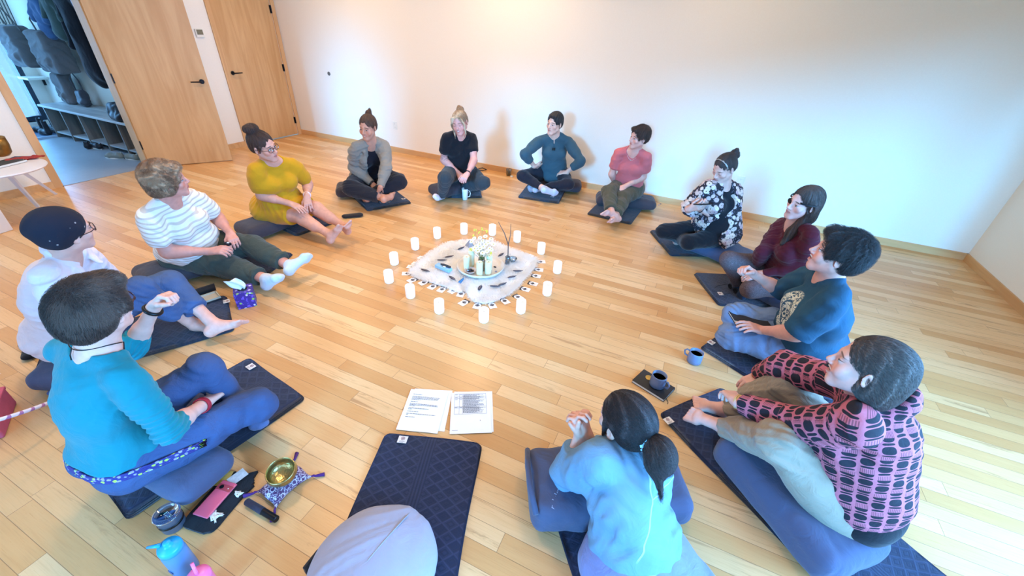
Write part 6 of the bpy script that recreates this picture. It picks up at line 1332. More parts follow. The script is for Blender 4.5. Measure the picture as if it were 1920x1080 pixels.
def tattr(g, v, arms=True):
    """cloth coordinates: round the torso and along it; along and round a sleeve"""
    q = (v-g.J['che'])@g.RC.T; ang = np.arctan2(q[:, 0], q[:, 1]); uv = np.stack([ang*.15, q[:, 2], np.zeros(len(v))], -1)
    best = np.full(len(v), 9.); a_uv = np.zeros((len(v), 3))
    if arms:
        for sd in 'RL':
            for a, b, r, off in ((g.J[sd+'sh'], g.J[sd+'el'], .055, 0), (g.J[sd+'el'], g.J[sd+'wr'], .045, np.linalg.norm(g.J[sd+'el']-g.J[sd+'sh']))):
                ab = b-a; t_ = np.clip(((v-a)@ab)/(ab@ab), 0, 1); D = v-a-t_[:, None]*ab; d = np.linalg.norm(D, axis=1)-r
                x = nrm(np.cross(ab, g.RC[1])); y = nrm(np.cross(ab, x)); an = np.arctan2(D@x, D@y); tt = ((v-a)@nrm(ab))+off
                m = (d < best) & ((tt > off+.035) | (off > 0)); best = np.where(m, d, best); a_uv[m] = np.stack([tt[m], an[m]*.05, np.ones(m.sum())], -1)
        o = Ops(); torso(o, g, 0); dt = field(o, v)
        use = (best < dt-.004); uv[use] = a_uv[use]
    return {'cl': uv, 'tl': q, **hattr(g, v)}

def hug(ops, c, d, off=.002, r0=.02, r1=.35, first=False):
    """walk out from c along d to where the surface ends"""
    ts = np.linspace(r1, r0, 160); P_ = np.asarray(c)+ts[:, None]*nrm(d); D = field(ops, P_); i = int(np.argmax(D < 0)) if not first else len(ts)-1-int(np.argmax(D[::-1] > 0))
    return np.asarray(c)+nrm(d)*(ts[i]+off)
class Person:
    def __init__(s, g, label, h=.0045):
        s.g = g; s.h = h; p = g.J['pel']; s.o0 = V3(p[0], p[1], 0)
        s.root = thing('person', label, 'person', s.o0)
    def part(s, name, ops, mat, h=None, disp=None, label=None, parent=None, arms=True, floor=True):
        v, f = mesh_ops(ops, h or s.h, disp)
        if floor: v[:, 2] = np.maximum(v[:, 2], .0265)
        o = make_mesh(name, v, f, mat, parent or s.root, True, None, s.o0, tattr(s.g, v, arms) if name not in ('hair', 'body') else hattr(s.g, v))
        if label: o['label'] = label
        return o
    def mb(s, name, mb, mat, label=None, parent=None, smooth=True):
        o = mb.build(name, mat, parent or s.root, smooth, s.o0)
        if label: o['label'] = label
        return o
    def body(s, mat, hands={}, feet='LR', smile=0, sock=None, toes=True, armsout=True):
        g = s.g; o = Ops(); torso(o, g, -.006)
        for sd in 'RL':
            upper_arm(o, g, sd); fore_arm(o, g, sd); leg(o, g, sd, -.004, 0, k=.02); foot(o, g, sd, 0, toes=(sock is None))
        head(o, g, smile)
        for sd in 'RL': hand(o, g, sd, **hands.get(sd, {}))
        s.bops = o
        return s.part('body', o, mat)
    def cut_hair(s, o, front=True, ears=True, fz=0.0, nape=-.07, fy=0.0):
        g = s.g; h = g.hs
        o.ell(g.H(0, .118+fy, -.030+fz), np.array([.066, .085, .112])*h, g.RH, .012, 's')
        if ears:
            for sx in (-1, 1): o.ell(g.H(sx*.085, .012, -.040), np.array([.035, .040, .045])*h, g.RH, .012, 's')
    def hair(s, kind, mat, disp=None, vol=0.0, h=None, extra=None, parent=None):
        g = s.g; o = Ops(); hs = g.hs; H = g.H
        R = g.RH
        def E(x, y, z, r, k=.02, mode='u'): o.ell(H(x, y, z), np.ones(3)*np.asarray(r)*hs, R, k, mode)
        v = vol
        if kind in ('up', 'bun'):
            E(0, -.018, .037, (.078+v, .100+v, .086+v)); E(0, -.05, -.01, (.068, .06, .06), .03); s.cut_hair(o, fz=.0)
            E(0, .02, -.085, (.09, .075, .055), .01, 's')
        if kind == 'short':
            E(0, -.018, .037, (.081+v, .101+v, .088+v)); E(0, -.050, -.010, (.070+v*.6, .058+v*.6, .060), .03)
            for sx in (-1, 1): E(sx*.066, .018, .012, (.018, .030, .035), .02)
            E(.01, .070, .082, (.045, .030, .022), .025); s.cut_hair(o, fz=-.006)
            E(0, .03, -.10, (.10, .09, .060), .012, 's')
        if kind == 'long':
            E(0, -.018, .038, (.082+v, .102+v, .088+v)); s.cut_hair(o, ears=False)
            for sx in (-1, 1): o.cap(H(sx*.066, -.025, .0), H(sx*.062, -.045, -.09), .030, .028, .03)
            o.cap(H(0, -.06, 0), H(0, -.07, -.12), .065, .05, .04, flat=(R[1], .6))
        if extra: extra(o, g, E)
        s.hops = o
        return s.part('hair', o, mat, h, disp, floor=False, parent=parent)
    def strands(s, mat, n=2500, L=.05, w=.0006, origin=(0, -.05, .09), grav=.3, lift=.004, seed=1, name='hair_strands', hair=None, jit=.25, curl=0.0, seg=7, flow=None, region=None):
        """fine strands lying over the hair's surface"""
        g = s.g; me = hair.data; N = len(me.vertices); co = np.empty(N*3, F); me.vertices.foreach_get('co', co); co = co.reshape(-1, 3)+s.o0
        no = np.empty(N*3, F); me.vertices.foreach_get('normal', no); no = no.reshape(-1, 3)
        r = np.random.default_rng(seed)
        if region is not None:
            ok = np.nonzero(region(((co-g.hc)@g.RH.T)/g.hs))[0]
        else: ok = np.arange(N)
        i = ok[r.integers(0, len(ok), n)]; p = co[i]+no[i]*.0005; nn = no[i].astype(float); oc = g.H(*origin)
        pts = [p.copy()]; cur = p.copy(); ph = r.uniform(0, 6, (n, 1)); Ls = L*r.uniform(.6, 1.2, (n, 1))
        jv = r.normal(size=(n, 3))*jit
        for k in range(seg):
            d = cur-oc if flow is None else flow(cur)
            d = d/(np.linalg.norm(d, axis=1)[:, None]+1e-9)+jv+np.array([0, 0, -grav])
            if curl: d = d+curl*np.cross(nn, d)*np.sin(ph+k*1.1)
            d = d-nn*(d*nn).sum(1)[:, None]*.9; d /= np.linalg.norm(d, axis=1)[:, None]+1e-9
            cur = cur+d*Ls/seg
            # stay on the surface
            D = field(s.hops, cur)[:, None]; eps = .003
            cur = cur-nn*np.clip(D-lift*(k+1)/seg, -.006, .006)*.8
            pts.append(cur.copy())
            gr = np.stack([field(s.hops, cur+np.eye(3)[a]*eps)-field(s.hops, cur-np.eye(3)[a]*eps) for a in range(3)], -1); gn = np.linalg.norm(gr, axis=1)[:, None]; nn = np.where(gn > 1e-6, gr/np.maximum(gn, 1e-6), nn)
        P_ = np.stack(pts, 1); K = P_.shape[1]; t = np.gradient(P_, axis=1); t /= np.linalg.norm(t, axis=2)[..., None]+1e-9
        a = np.cross(t, nn[:, None, :]); a /= np.linalg.norm(a, axis=2)[..., None]+1e-9; b = np.cross(t, a)
        ww = w*np.linspace(1.0, .25, K)[None, :, None]
        V_ = np.stack([P_+a*ww, P_-a*ww*.5+b*ww*.87, P_-a*ww*.5-b*ww*.87], 2)     # n,K,3,3
        idx = (np.arange(n)[:, None, None]*K+np.arange(K-1)[None, :, None])*3; c = np.arange(3)[None, None, :]
        fq = np.stack([idx+c, idx+(c+1) % 3, idx+3+(c+1) % 3, idx+3+c], -1).reshape(-1, 4)
        V_ = V_.reshape(-1, 3); o = make_mesh(name, V_, fq, mat, hair, True, None, s.o0, hattr(g, V_)); o['kind'] = 'stuff'
        return o
    def top(s, mat, name='shirt', sleeve=(1.0, .9), t=.008, st=.012, st2=None, neck=(), hem=None, drape=True, disp=None, collar=None, h=None, extra=None, ft=None, label=None, recess=.0, pelvis=True, pre=None):
        """sleeve = how far down the upper arm / the forearm the cloth reaches"""
        g = s.g; o = Ops()
        cut = None
        if hem is not None:
            c = g.P(0, 0, hem); n = -g.RP[2]; cut = (n, n@c)
        torso(o, g, t, cut=cut, drape=drape, pelvis=pelvis)
        if hem is not None:      # hangs outside the trousers
            tt = max(t, .010)+.010
            o.ell(g.P(0, -.01, -.005), g.s*np.array([.150+.03*g.fat, .112+.03*g.fat, .100])+tt, g.RP, .035, cut=cut); o.ell(lerp(g.J['pel'], g.J['che'], .3)+g.RP[1]*(.01+.03*g.fat), g.s*np.array([.135+.045*g.fat, .10+.05*g.fat, .10])+tt-.002, g.RP, .03, cut=cut)
            if hem < -.09:
                for sd in 'RL': o.ell(g.J[sd+'hi'], g.s*.088+tt, g.RP, .04, cut=cut)
        if pre: pre(o, g)
        ua, fa = sleeve; st2 = st if st2 is None else st2
        for sd in 'RL':
            upper_arm(o, g, sd, st, st if fa > 0 else st2, cut=None if ua >= 1 else ua)
            if fa > 0: fore_arm(o, g, sd, st, st2, cut=fa)
            if fa <= 0 and recess:
                a, b = g.J[sd+'sh'], g.J[sd+'el']; q = lerp(a, b, ua); o.cap(q-nrm(b-a)*recess, q+nrm(b-a)*.03, .046*g.s*(1+.22*g.fat)+st2-.006, None, .003, 's')
        if extra: extra(o, g)
        for (x, y, z, r) in neck: o.ell(g.J['nek']+np.array([x, y, z])@g.RC, r, g.RC, .006, 's')
        s.tops = o
        return s.part(name, o, mat, h, disp, label)
    def bottom(s, mat, name='trousers', t=.010, t2=.016, cut=.9, cuts=None, waist=.06, disp=None, extra=None, h=None, label=None):
        g = s.g; o = Ops(); J = g.J; c = g.P(0, 0, waist); n = g.RP[2]; wc = (n, n@c)
        o.ell(g.P(0, -.01, -.005), g.s*np.array([.150+.03*g.fat, .112+.03*g.fat, .100])+t, g.RP, .035, cut=wc)
        for sx in (-1, 1): o.ell(g.P(sx*.072, -.032, -.03), g.s*np.array([.080, .082, .080])+t+.01*g.fat, g.RP, .035)
        o.ell(lerp(J['pel'], J['che'], .3)+g.RP[1]*(.01+.03*g.fat), g.s*np.array([.135+.045*g.fat, .10+.05*g.fat, .10])+t, g.RP, .03, cut=wc)
        for sd in 'RL': leg(o, g, sd, t, t2, cut=(cuts or {}).get(sd, cut), k=.02)
        if extra: extra(o, g)
        s.lops = o
        return s.part(name, o, mat, h, disp, label, arms=False)
    def sock(s, sd, mat, upto=.88, label=None, t=.004):
        g = s.g; o = Ops(); foot(o, g, sd, t, False); kn, an = g.J[sd+'kn'], g.J[sd+'an']; o.cap(lerp(kn, an, upto), an, g.s*.033+t, g.s*.033+t, .01, cuta=.0)
        return s.part('sock', o, mat, .004, label=label)
    def ring(s, name, a, b, t, r, tube, mat, label=None, n=1, parent=None):
        a, b = np.asarray(a), np.asarray(b); d = nrm(b-a); x = nrm(np.cross(d, Z3)); y = np.cross(d, x); m = MB()
        for k in range(n):
            c = lerp(a, b, t)+d*k*tube*2.1; m.tube([c+r*(x*math.cos(q)+y*math.sin(q)) for q in np.arange(24)*2*PI/24], tube, 8, closed=True)
        return s.mb(name, m, mat, label, parent)
    def glasses(s, mat, w=1.0, label=None):
        g = s.g; m = MB(); H = g.H
        for sx in (-1, 1):
            m.tube([H(sx*.033+.0235*w*math.cos(a)*(1 if abs(math.cos(a)) < .9 else 1), .0955-abs(.0*math.cos(a))-.006*(1 if sx*math.cos(a) > 0 else 0)*abs(math.cos(a)), -.001+.0185*w*math.sin(a)) for a in np.arange(22)*2*PI/22], .0020, 7, closed=True)
            m.tube([H(sx*.057, .088, .004), H(sx*.074, .06, .003), H(sx*.080, -.005, .0), H(sx*.079, -.022, -.012)], .0019, 7)
        m.tube([H(-.010, .098, .003), H(0, .103, .006), H(.010, .098, .003)], .0019, 7)
        o = s.mb('eyeglasses', m, mat, label); 
        for sx in (-1, 1): s.mb('lens', MB().tube([H(sx*.033, .0935, -.001), H(sx*.033, .0945, -.001)], .0225*w, 22), CG2, parent=o)
        return o
CG2 = NT('spectacle_lens'); CG2.n.remove(CG2.b)
_a = CG2.n.new('ShaderNodeBsdfTransparent'); _b = CG2.n.new('ShaderNodeBsdfGlossy'); _m = CG2.n.new('ShaderNodeMixShader'); _b.inputs['Roughness'].default_value = .03; _m.inputs[0].default_value = .10
CG2.l.new(_a.outputs[0], _m.inputs[1]); CG2.l.new(_b.outputs[0], _m.inputs[2]); CG2.l.new(_m.outputs[0], CG2.out.inputs[0]); CG2 = CG2.m
# ------------------------------------------------------------------ the thirteen people
SKIN = srgb(222, 172, 148); SKIN2 = srgb(212, 158, 132); LIP = srgb(176, 88, 84)
DBR = srgb(40, 26, 22); MBR = srgb(86, 62, 46)
BLKF = mfabric('black_jersey', (.006, .006, .009), .95, .3); 
def mv(*v): return {'hed': v, 'nose': v}
R_ = CR
def want(p): return ONLY is None or p in ONLY
def knot(o, g, c, r, k=.01):
    o.ell(g.H(*c), np.array(r)*g.hs, g.RH, k)
def hdisp(g, amp=.0022, fr=95, origin=(0, -.05, .09), seed=0):
    """locks running away from the crown"""
    oc = g.H(*origin).astype(F); R = g.RH.T.astype(F)
    def f(P):
        q = (P-oc)@R; q = q/(np.sqrt((q*q).sum(-1, keepdims=True))+F(1e-6))
        a = np.arctan2(q[..., 0], q[..., 1]); e = q[..., 2]; rad = np.sqrt(((P-oc)**2).sum(-1))
        return F(amp)*(np.sin(a*F(fr*.22)+F(3)*np.sin(e*4+rad*F(22)+F(seed)))+F(.6)*np.sin(a*F(fr*.55)+e*5+rad*F(30)))
    return f

def P1():
    g = Fig('P1', look=(12, -6), fat=.8, bust=.9, s=1.0, hs=1.04); p = Person(g, 'woman in a mustard dress and glasses, top bun, bare legs stretched out', .005)
    hands = {'R': dict(n=V3(.1, .1, -1), curl=.25, spread=.1), 'L': dict(n=V3(0, .0, -1), curl=.35, spread=.15, aim=g.J['Lwr']+V3(.03, -.03, -.04))}
    p.body(m_skin('skin_rosy', srgb(216, 160, 140), LIP, DBR), hands)
    MUS = mfabric('mustard_jersey', srgb(206, 150, 22), .85, .35, col2=srgb(192, 138, 16))
    def skirt(o, g):
        J = g.J
        for sd in 'RL': o.cap(J[sd+'hi']-V3(0, 0, .01), lerp(J[sd+'hi'], J[sd+'kn'], .95), .125, .092, .05, cut=.78)
        m0 = (J['Rhi']+J['Lhi'])/2; m1 = (J['Rkn']+J['Lkn'])/2; o.cap(m0, m1, .12, .085, .05, cut=.74)
        o.ell(g.P(0, -.02, -.03), (.205, .165, .12), g.RP, .05)
        o.ell(lerp(J['pel'], J['che'], .42)+g.RP[1]*.085, (.165, .125, .12), g.RP, .04)
        # gathered seam under the bust
    def gather(P):
        q = (P-g.J['che'].astype(F))@g.RC.T.astype(F); a = np.arctan2(q[..., 0], q[..., 1]); m = np.clip((-.03-q[..., 2])/.12, 0, 1)
        seam = np.exp(-((q[..., 2]+F(.045))/F(.010))**2)
        return F(.0028)*m*np.sin(a*26+3*np.sin(q[..., 2]*20))*np.exp(-np.clip(-q[..., 2]-F(.10), 0, 1)*4)+F(.006)*seam
    w = wrinkle(.004, .6, 1, (0, 0, 1), .6)
    p.top(MUS, 'dress', (.80, 0), .013, .018, .024, neck=[(0, .055, .035, (.085, .075, .075)), (0, 0, .06, (.07, .07, .06))], drape=False, disp=lambda P: gather(P)+w(P), extra=skirt)
    hm = m_hair('hair_dark_brown', srgb(44, 28, 24), srgb(70, 46, 38))
    hr = p.hair('bun', hm, hdisp(g), extra=lambda o, g, E: (knot(o, g, (-.0, -.055, .125), (.052, .050, .042)), knot(o, g, (.028, -.07, .135), (.034, .03, .028)), o.cap(g.H(.07, .03, .02), g.H(.074, .012, -.03), .010, .004, .01), o.cap(g.H(-.07, .03, .02), g.H(-.074, .012, -.03), .010, .004, .01)))
    p.strands(hm, 900, .05, .0006, hair=hr, grav=-.1, origin=(0, .03, .0), seed=1)
    p.glasses(mplain('tortoise_frame', srgb(52, 26, 30), .3), 1.05)
    p.ring('bracelet', g.J['Lel'], g.J['Lwr'], .88, .030, .004, mplain('white_beads', srgb(235, 215, 220), .4), 'white beaded bracelets', 3)
def P2():
    g = Fig('P2', look=(-80, -10), fat=.25, bust=.6, hs=1.0); p = Person(g, 'woman in an open light grey cardigan, sitting cross-legged with hands clasped', .005)
    p.body(m_skin('skin_tan', srgb(204, 148, 124), LIP, srgb(90, 60, 44), smile=1), {'R': dict(n=V3(0, .3, -1), curl=.75), 'L': dict(n=V3(.0, .3, -1), curl=.75)}, smile=1)
    p.bottom(mfabric('charcoal_linen', srgb(34, 34, 42), .9, .5), t=.018, t2=.030, cut=.86, disp=wrinkle(.006, .7, 2))
    p.top(mfabric('navy_black_vest', srgb(18, 20, 32), .9), 'vest', (.06, 0), .004, .000, neck=[(0, .06, .02, (.08, .08, .09)), (0, 0, .06, (.075, .07, .06))], drape=False)
    GR = mfabric('grey_knit', srgb(138, 132, 122), .95, .5, 500)
    def ext(o, g):
        J = g.J
        for sx in (-1, 1): o.cap(g.C(sx*.06, -.03, -.0), g.P(sx*.14, -.03, -.05), .10, .11, .04)
        o.ell(g.P(0, -.08, -.04), (.20, .12, .11), g.RP, .05)
        for sx in (-1, 1): o.cap(g.C(sx*.085, .075, .16), g.C(sx*.085, .115, -.08), .026, .03, .03); 
        o.cap(g.C(-.07, -.03, .185), g.C(.07, -.03, .185), .04, None, .05)
    def opening(o, g):
        ext(o, g)
        o.cap(g.C(0, .17, .20), g.C(0, .19, -.05), .080, .078, .012, 's', flat=(g.RC[1], 1.6)); o.cap(g.C(0, .19, -.05), g.P(0, .20, -.10), .08, .11, .01, 's', flat=(g.RP[1], 1.6))
    p.top(GR, 'cardigan', (1, .93), .016, .020, .014, neck=[(0, .05, .06, (.068, .08, .075))], pre=opening, disp=wrinkle(.004, .8, 4))
    hm = m_hair('hair_brown', srgb(60, 38, 28), srgb(98, 66, 48))
    hr = p.hair('up', hm, hdisp(g, seed=2), extra=lambda o, g, E: (knot(o, g, (.01, -.07, .11), (.030, .032, .034)), knot(o, g, (.0, -.085, .135), (.014, .014, .025)), knot(o, g, (.02, -.09, .10), (.02, .02, .03))))
    p.strands(hm, 800, .04, .0006, hair=hr, grav=-.1, origin=(0, .06, .02), seed=2, jit=.4)
    p.ring('bracelet', g.J['Rel'], g.J['Rwr'], .95, .030, .004, mplain('dark_beads', srgb(40, 40, 44), .4), None, 2)
def P3():
    g = Fig('P3', look=(-82, -14), fat=.25, bust=.7, roll=-14, hs=1.0); p = Person(g, 'smiling blonde woman in a black T-shirt, one white-socked foot forward', .005)
    ra, rb = g.J['Rsh']-p.o0, g.J['Rel']-p.o0
    def tat(t, c, o):
        d = t.vmath('LENGTH', t.vmath('SUBTRACT', o, tuple(lerp(ra, rb, .62))), out=1); m = t.ss(d, .115, .085); v = t.noise(o, 60, 5, .7, 2.5)
        return t.mix(t.math('MULTIPLY', t.math('MULTIPLY', m, t.ss(v, .44, .56)), .7), c, srgb(70, 78, 84))
    p.body(m_skin('skin_pink_tattooed', srgb(218, 156, 142), LIP, srgb(120, 88, 60), smile=1, extra=tat, lids=True), {'R': dict(n=V3(.3, .3, -1), curl=.7), 'L': dict(n=V3(-.3, .3, -1), curl=.7)}, smile=1, sock=1)
    p.bottom(mfabric('slate_joggers', srgb(50, 56, 60), .9, .5), t=.016, t2=.022, cut=.90, disp=wrinkle(.005, .7, 3))
    p.top(mfabric('black_tee', (.007, .007, .010), .95), 'shirt', (.55, 0), .010, .012, .016, neck=[(0, .06, .025, (.06, .07, .07)), (0, 0, .06, (.068, .066, .05))], hem=-.05, disp=wrinkle(.003, .7, 3))
    WS = mfabric('white_sock', srgb(222, 214, 226), .95); p.sock('R', WS, .80); p.sock('L', WS, .80)
    hm = m_hair('hair_blonde', srgb(112, 80, 58), srgb(188, 150, 112), srgb(222, 192, 156))
    def ex(o, g, E):
        knot(o, g, (.0, -.075, .105), (.040, .040, .038)); knot(o, g, (.015, -.09, .125), (.02, .02, .022))
        for sx in (-1, 1):
            o.cap(g.H(sx*.045, .072, .080), g.H(sx*.072, .060, .0), .012, .010, .01); o.cap(g.H(sx*.072, .060, .0), g.H(sx*.066, .062, -.10), .010, .006, .01); o.cap(g.H(sx*.066, .062, -.10), g.H(sx*.062+(.03 if sx < 0 else 0), .085, -.14), .006, .003, .01)
    hr = p.hair('up', hm, hdisp(g, seed=3), extra=ex); p.strands(hm, 900, .05, .0006, hair=hr, grav=.2, origin=(0, .04, .08), seed=3)
    p.ring('watch', g.J['Lel'], g.J['Lwr'], .93, .028, .006, BLACK, 'black wristwatch')
def P4():
    g = Fig('P4', look=(-104, -2), fat=.1, bust=.4, hs=1.02); p = Person(g, 'woman in a teal henley and black leggings, hands on her hips', .005)
    p.body(m_skin('skin_light', srgb(222, 174, 152), LIP, (.015, .012, .012), (.02, .012, .01)), {'R': dict(n=g.RP[1]*-1, curl=.3, aim=g.J['pel']+V3(-.03, 0, .05)), 'L': dict(n=V3(0, .5, -1), curl=.35, aim=g.J['pel']+V3(.04, -.15, .02))}, sock=1)
    p.bottom(mfabric('black_leggings', (.010, .010, .018), .85), t=.007, t2=.007, cut=.80, disp=wrinkle(.002, .8, 3))
    TL = mfabric('teal_henley', srgb(52, 78, 88), .9, .4)
    def ex(o, g):
        o.ell(lerp(g.J['pel'], g.J['che'], .25)+g.RP[1]*.06, (.155, .10, .13), g.RP, .05)
        o.cap(g.P(-.05, .15, -.0), g.P(.05, .15, -.0), .06, None, .05)
    p.top(TL, 'shirt', (1, .55), .016, .018, .014, neck=[(0, .05, .04, (.068, .07, .06)), (0, .10, -.04, (.010, .06, .055)), (0, 0, .06, (.066, .06, .05))], extra=ex, disp=wrinkle(.004, .6, 5))
    hm = m_hair('hair_black', (.008, .007, .008), (.022, .018, .018)); hr = p.hair('up', hm, hdisp(g, seed=4), vol=.004, extra=lambda o, g, E: (knot(o, g, (.0, -.10, .03), (.038, .030, .038)), knot(o, g, (.02, -.12, .05), (.012, .02, .02)), knot(o, g, (-.02, -.12, .01), (.012, .02, .02)), E(0, .055, .088, (.045, .03, .016))))
    p.strands(hm, 800, .045, .0006, hair=hr, grav=-.05, origin=(0, .07, .08), seed=4, jit=.4)
    WS = mfabric('pale_sock', srgb(186, 190, 206), .95); p.sock('R', WS, .90); p.sock('L', WS, .90)
    q = g.J['nek']+np.array([0, .125, -.10])@g.RC; m = MB()
    for sx in (-1, 1): m.ball(q+np.array([sx*.010, .0, -.01])@g.RC, (.006, .006, .022), g.RC, 10, 8)
    s_ = thing('sunglasses', 'dark folded sunglasses hooked on the neckline of the teal henley', 'sunglasses', q); m2 = m.build('frame', BLACK, s_, True, q); MB().tube([q+V3(0, 0, .012)-q, q+V3(0, .002, .03)-q], .0015, 6).build('temple', BLACK, s_)
def P5():
    g = Fig('P5', look=(-136, -4), fat=.1, bust=.45, hs=1.0); p = Person(g, 'woman in a salmon pink T-shirt and olive trousers, bare feet crossed', .005)
    p.body(m_skin('skin_fair', srgb(226, 172, 156), LIP, srgb(60, 40, 32), smile=0), {'R': dict(n=V3(.3, .3, -1), curl=.5), 'L': dict(n=V3(-.4, .3, -1), curl=.5)})
    OL = mfabric('olive_cotton', srgb(80, 76, 58), .9, .5); p.bottom(OL, t=.018, t2=.030, cut=.88, disp=wrinkle(.006, .8, 5))
    p.top(mfabric('salmon_tee', srgb(206, 106, 108), .9, .4), 'shirt', (.62, 0), .012, .014, .020, neck=[(0, .055, .02, (.068, .08, .085)), (0, 0, .06, (.07, .066, .05))], hem=-.06, disp=wrinkle(.004, .7, 7))
    hm = m_hair('hair_short_brown', srgb(38, 24, 20), srgb(70, 46, 36)); hr = p.hair('short', hm, hdisp(g, .003, seed=5), vol=.002); p.strands(hm, 1500, .04, .0007, hair=hr, grav=.2, seed=5, jit=.4, lift=.008)
    m = MB(); q = [g.J['nek']+np.array([.075*math.sin(a), .015+.065*math.cos(a), .035-.12*max(0, math.cos(a))**1.4])@g.RC for a in np.linspace(-2.0, 2.0, 26)]
    p.mb('necklace', m.tube(q, .0014, 5).ball(q[13], .006), mplain('silver_chain', srgb(225, 215, 210), .3, .7))
    p.ring('bracelet', g.J['Rel'], g.J['Rwr'], .92, .028, .004, mplain('brown_beads', srgb(70, 40, 34), .5), None, 2)
def m_floral():
    t = NT('floral_chiffon'); p = t.attr('tl'); v = t.node('ShaderNodeTexVoronoi', {'Vector': p, 'Scale': 23.0}, out=0); v2 = t.node('ShaderNodeTexVoronoi', {'Vector': p, 'Scale': 23.0}, out=1)
    pt = t.node('ShaderNodeTexVoronoi', {'Vector': p, 'Scale': 23.0}, out=2); dl = t.vmath('SUBTRACT', t.vmath('SCALE', p, scale=23.0), pt); x, y, z = t.sep(dl); a = t.math('ARCTAN2', t.math('ADD', y, x), z)
    pet = t.math('MULTIPLY', t.math('ADD', t.math('SINE', t.math('MULTIPLY', a, 7)), 1), .07); k = t.ss(t.math('ADD', v, pet), .66, .58)
    ctr = t.ss(v, .14, .10); r_ = t.sep(v2)[0]
    c = t.mix(k, srgb(26, 20, 30), t.mix(r_, srgb(178, 146, 148), srgb(222, 198, 176))); c = t.mix(t.math('MULTIPLY', t.math('MULTIPLY', k, t.ss(t.noise(p, 120, 3), .5, .7)), .5), c, srgb(120, 84, 96)); c = t.mix(ctr, c, srgb(110, 70, 60))
    lf = t.math('MULTIPLY', t.ss(t.noise(p, 70, 2), .60, .64), t.math('SUBTRACT', 1, k)); c = t.mix(lf, c, srgb(150, 138, 150))
    return t.end(c, .85, 0, t.bump(t.noise(p, 9, 4), .3, .02))
def P6():
    g = Fig('P6', look=(-132, -30), fat=.45, bust=.8, hs=1.0, pitch=-6); J = g.J; pc = (J['Rhd']+J['Lhd'])/2+g.RC[1]*.045+V3(0, 0, -.01); J['Rwr'] = pc+g.RC[0]*.055-g.RC[1]*.06-V3(0, 0, .055); J['Lwr'] = pc-g.RC[0]*.055-g.RC[1]*.06-V3(0, 0, .055); J['Rhd'] = pc+g.RC[0]*.035-V3(0, 0, .02); J['Lhd'] = pc-g.RC[0]*.035-V3(0, 0, .02); p = Person(g, 'woman in a floral kimono looking down at the phone in her hands', .005)
    p.body(m_skin('skin_olive', srgb(208, 158, 142), LIP, DBR, lids=True), {'R': dict(n=-g.RC[0]*.7+V3(0, 0, .7), curl=.5, thumb=.7), 'L': dict(n=g.RC[0]*.7+V3(0, 0, .7), curl=.5, thumb=.7)}, sock=1)
    p.bottom(mfabric('black_leggings2', (.006, .006, .009), .9), t=.008, t2=.010, cut=.95, disp=wrinkle(.003, .8, 6))
    p.top(BLKF, 'vest', (.06, 0), .005, .000, neck=[(0, .065, .02, (.075, .08, .085)), (0, 0, .06, (.08, .066, .06))], hem=-.07, drape=True)
    FL = m_floral()
    def ex(o, g):
        J = g.J
        for sd in 'RL':
            a, b = J[sd+'sh'], J[sd+'el']; sx = -1 if sd == 'L' else 1
            o.cap(a, lerp(a, b, 1.0), .060, .085, .03, cut=.93); o.cap(lerp(a, b, .4), lerp(a, b, .9)-V3(0, 0, .05), .06, .08, .04, cut=.95)
    def pre(o, g):
        for sx in (-1, 1): o.cap(g.C(sx*.09, .03, .10), g.P(sx*.15, .02, .0), .085, .095, .05)
        o.ell(g.P(0, -.06, .0), (.20, .12, .16), g.RP, .05); o.cap(g.C(0, -.03, .1), g.P(0, -.06, 0), .13, .15, .05)
        for sx in (-1, 1): o.cap(g.C(sx*.095, .08, .12), g.P(sx*.12, .11, .06), .022, .026, .03); o.cap(g.P(sx*.10, .11, .07), g.P(sx*.16, .12, -.02), .06, .05, .04)
        o.cap(g.C(0, .15, .22), g.C(0, .16, -.06), .066, .060, .012, 's', flat=(g.RC[1], 2.0)); o.cap(g.C(0, .16, -.06), g.P(0, .22, -.02), .060, .085, .01, 's', flat=(g.RP[1], 1.7))
    p.top(FL, 'kimono', (.3, 0), .018, .018, .03, neck=[(0, .05, .06, (.07, .08, .07))], extra=ex, pre=pre, disp=wrinkle(.006, .6, 8))
    hm = m_hair('hair_bun_brown', srgb(34, 24, 24), srgb(62, 44, 40)); hr = p.hair('up', hm, hdisp(g, .0012, seed=6), vol=-.002, extra=lambda o, g, E: (knot(o, g, (.0, -.115, .062), (.040, .034, .040)), knot(o, g, (-.01, -.125, .095), (.018, .018, .022)), knot(o, g, (.0, -.14, .03), (.022, .018, .022))))
    p.strands(hm, 900, .05, .0005, hair=hr, grav=0, origin=(0, .06, .06), seed=6, jit=.15)
    pts = []
    for a in np.linspace(-1.85, 1.85, 48): pts.append((a, hug(p.hops, g.H(0, .026, .03), g.RH[0]*math.sin(a)+g.RH[2]*math.cos(a)+g.RH[1]*.12*math.cos(a), .001)))
    m = MB(); 
    for k in range(2): m.tube([q+g.RH[1]*.005*math.sin(i*1.1+PI*k) for i, (a, q) in enumerate(pts)], .0022, 6)
    p.mb('headband', m, mplain('silver_beads', srgb(196, 190, 184), .3, .6), 'braided silver headband')
    p.ring('bracelet', g.J['Lel'], g.J['Lwr'], .93, .029, .005, mplain('dark_band', srgb(30, 20, 24), .5))
    q = (g.J['Rhd']+g.J['Lhd'])/2+V3(0, 0, .035)+g.RC[1]*.02; ph = thing('phone', 'black phone held in both hands by the woman in the floral kimono', 'phone', q); R = frame(nrm(g.J['hed']-q), nrm(g.J['Lhd']-g.J['Rhd'])); MB().box((0, 0, 0), (.075, .009, .15), np.array([R[0], R[1], R[2]]), bev=.003).build('case', BLACK, ph); MB().box(R[1]*.0052, (.068, .0006, .142), R).build('screen', SGL, ph)
